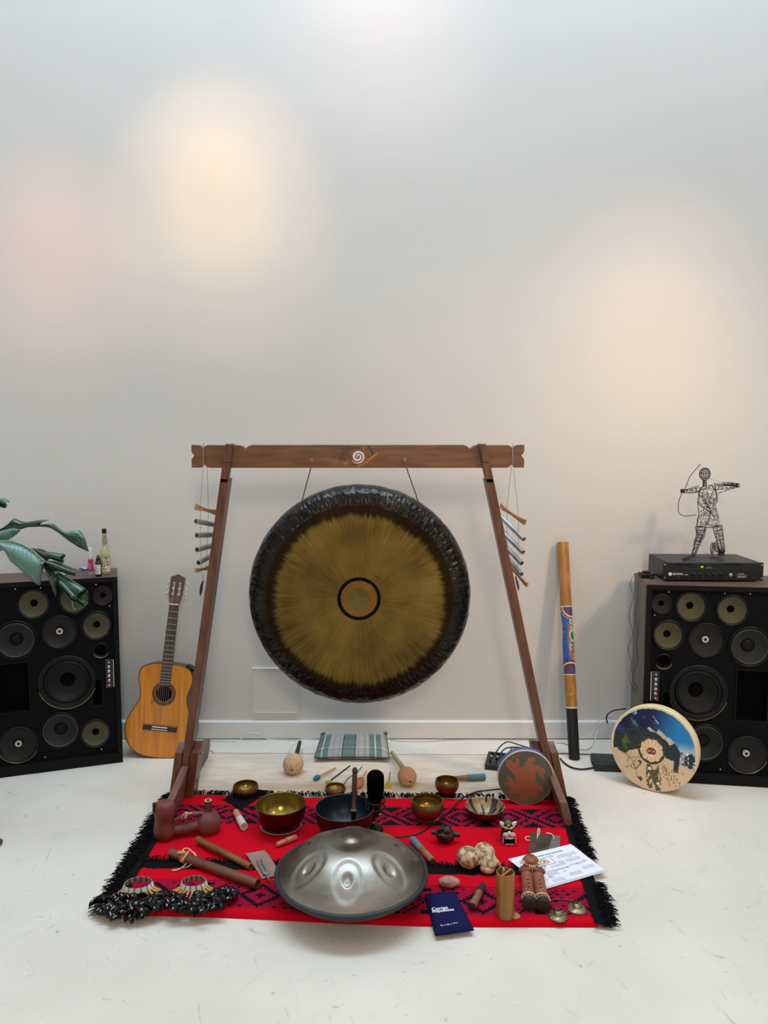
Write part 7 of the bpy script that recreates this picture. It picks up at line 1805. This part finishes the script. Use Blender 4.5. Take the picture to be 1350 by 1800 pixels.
b = MB(); SX = lab(775, 1627); sg_ = [(0, .006), (.002, -.004), (.006, .004), (.004, -.002), (.012, -.001), (.020, 0), (.026, .003), (.028, -.003), (.031, .006), (.034, -.002), (.040, .001), (.050, .002), (.056, .003), (.058, .009), (.060, .001), (.064, .004), (.068, .002), (.071, .008)]
ribbon(b, [(p.x * .82, p.y * .9) for p in smoothpath([Vector((x, y, 0)) for x, y in sg_], 4)], .0011, SX); b.build('signature', M_LET, t, smooth=0)
# ------------------------------------------------------------------ mixer, power brick and cables
m0 = fl(852, 1353, MZ); m1 = fl(863, 1321, MZ); yd = (m1 - m0); MD = .13; yd = yd.normalized(); xd = Vector((yd.y, -yd.x, 0)); XM = frame(m0, xd, yd, (0, 0, 1))
t = thing('mixing_desk', m0 + xd * .08 + yd * .06, 'small black mixing desk behind the swirl-painted drum', 'mixer')
b = MB(); b.M = XM; MW = .17; b.add([(0, 0, .001), (MW, 0, .001), (MW, MD, .001), (0, MD, .001), (0, 0, .026), (MW, 0, .026), (MW, MD, .042), (0, MD, .042)], [(3, 2, 1, 0), (4, 5, 6, 7), (0, 1, 5, 4), (1, 2, 6, 5), (2, 3, 7, 6), (3, 0, 4, 7)]); b.build('case', mat('mixer_case', '#1a2022', .45), t, smooth=0)
zs = lambda y: .0264 + .016 * y / MD
for k in range(5):
    x = .022 + .031 * k
    b = MB(); b.M = XM; b.add([(x - .0022, .015, zs(.015)), (x + .0022, .015, zs(.015)), (x + .0022, .070, zs(.07)), (x - .0022, .070, zs(.07))], [(0, 1, 2, 3)]); ch_ = b.build('fader_slot', M_BLACKM, t, smooth=0)
    b = MB(); b.M = XM; yk = .038 + .012 * ((k * 5) % 3); b.bbox((x, yk, zs(yk) + .005), (.010, .015, .010), .002); b.build('fader_cap', M_BLACK, ch_)
    b = MB(); b.M = XM; b.box((x + .010, .045, zs(.045) + .0004), (.0016, .06, .0008)); b.build('scale_line', mat('scale_line', '#5f6a68', .5), ch_, smooth=0)
    b = MB(); b.M = XM; b.bbox((x, .080, zs(.08) + .004), (.009, .007, .006), .001); b.build('white_button', M_WHITE, ch_)
    b = MB(); b.lathe([(.0075, 0), (.006, .010), (0, .0105)], 14, XM @ Matrix.Translation((x, .106, zs(.106)))); b.build('knob', M_BLACK, ch_)
m0 = fl(1045, 1356, 0); m1 = fl(1033, 1327, 0); yd = (m1 - m0).normalized(); xd = Vector((yd.y, -yd.x, 0)); XM = frame(m0, xd, yd, (0, 0, 1))
t = thing('power_brick', m0 + xd * .06 + yd * .06, 'black power adapter box on the floor behind the mountain-painted drum', 'adapter')
b = MB(); b.M = XM; b.bbox((.065, .065, .021), (.13, .13, .040), .004); b.build('case', mat('brick_case', '#1a1f20', .5), t)
b = MB(); b.M = XM; b.bbox((.065, .065, .0415), (.10, .10, .003), .001); b.build('top_panel', mat('brick_top', '#262c2c', .5), t)
b = MB(); b.M = XM; b.box((-.0004, .045, .02), (.0012, .03, .018)); b.build('socket', M_BLACKM, t, smooth=0)
def F_(*pts, z=.004): return [fl(x, y, z) if len(pts) else None for (x, y) in pts]
cable('microphone_cable', 'black cable curving from the handpan across the red blanket to the drum', [fl(684, 1473, BZ + .004), fl(700, 1471.5, BZ + .004), fl(735, 1466, BZ + .004), fl(757, 1452, BZ + .0045), fl(775, 1439, BZ + .006), fl(793, 1423, BZ + .006), fl(812, 1404, BZ + .016), fl(835, 1393, .008), fl(860, 1389, .007), fl(884, 1386, .007), fl(905, 1378, .007), fl(915, 1360, .007)], .0035, M_CABLE)
cable('mixer_cable', 'black cable arching up out of the left side of the mixing desk', [fl(871, 1324, .05), fl(877, 1315, .07), fl(884, 1308, .075), fl(893, 1304, .07), fl(905, 1307, .05), fl(925, 1313, .03), fl(948, 1318, .02), fl(965, 1315, .008)], .0033, M_CABLE)
cable('mixer_cable', 'second black cable from the middle of the mixing desk', [fl(881, 1323, .05), fl(888, 1316, .06), fl(900, 1313.5, .055), fl(920, 1314, .04), fl(940, 1317, .02), fl(955, 1314, .008)], .0033, M_CABLE)
cable('mixer_cable', 'short black lead on the right of the mixing desk touching the blue drum side', [fl(896, 1324, .05), fl(898, 1317, .06), fl(904, 1314, .055), fl(915, 1316, .04), fl(930, 1320, .02)], .0028, M_CABLE)
cable('floor_cable', 'thick black cable running from the stand foot past the pipe to the adapter', [fl(985, 1333, .006), fl(992, 1341, .006), fl(1005, 1349, .006), fl(1022, 1352, .006), fl(1040, 1350, .006), fl(1047, 1348, .012), fl(1062, 1343, .020)], .0042, M_CABLE)
cable('floor_cable', 'thin black cable behind the pipe from stand to adapter', [fl(965, 1325, .004), fl(988, 1324.5, .004), fl(1010, 1325, .004), fl(1030, 1326, .004), fl(1040, 1326, .012)], .0026, M_CABLE)
M_GC = mat('grey_cable', '#9a9a98', .5)
cable('floor_cable', 'thin grey wire looping on the floor behind the pipe', [fl(978, 1306, .003), fl(990, 1306, .003), fl(1002, 1311, .003), fl(1015, 1316, .003), fl(1030, 1318, .003), fl(1040, 1313, .004)], .0018, M_GC)
cable('wall_cable', 'white cable crossing the baseboard and dropping behind the mountain-painted drum', [at(1030, 1298, 4.0), at(1042, 1288, 4.02), at(1052, 1275, 4.02), at(1066, 1268, 4.0), at(1076, 1269, 3.95)], .0026, M_WCABLE)
cable('wall_cable', 'second white cable looping down to the adapter box', [at(1078, 1258, 3.95), at(1066, 1258, 4.0), at(1056, 1262, 4.0), at(1051, 1272, 4.0), at(1050, 1283, 4.0), at(1046, 1298, 3.96), fl(1041, 1310, .006), fl(1036, 1315, .006)], .0026, M_WCABLE)
cable('wall_cable', 'black loop of cable beside the mountain-painted drum', [at(1100, 1246, 3.75), at(1088, 1247.5, 3.78), at(1076, 1250, 3.8), at(1068, 1256, 3.8), at(1066, 1264, 3.8), at(1068, 1271, 3.8)], .0038, M_CABLE)
cable('wall_cable', 'white cable lying along the baseboard from the guitar to the pillow', [fl(343, 1301, .003), fl(360, 1300.5, .003), fl(385, 1303, .003), fl(410, 1303, .003), fl(424, 1299.5, .004), at(434, 1291, 4.035), at(446, 1288.5, 4.035), at(457, 1291, 4.035), fl(470, 1299, .004), fl(490, 1300, .003), fl(520, 1301, .003), fl(535, 1299, .003), fl(556, 1300, .003)], .0030, M_WCABLE)
cable('wall_cable', 'thin grey cable on the floor from the pillow to the right', [fl(686, 1301, .002), fl(710, 1303.5, .002), fl(750, 1303.5, .002), fl(800, 1300.5, .002), fl(840, 1299.8, .002), fl(900, 1300.5, .002), fl(945, 1301, .002)], .0016, M_GC)
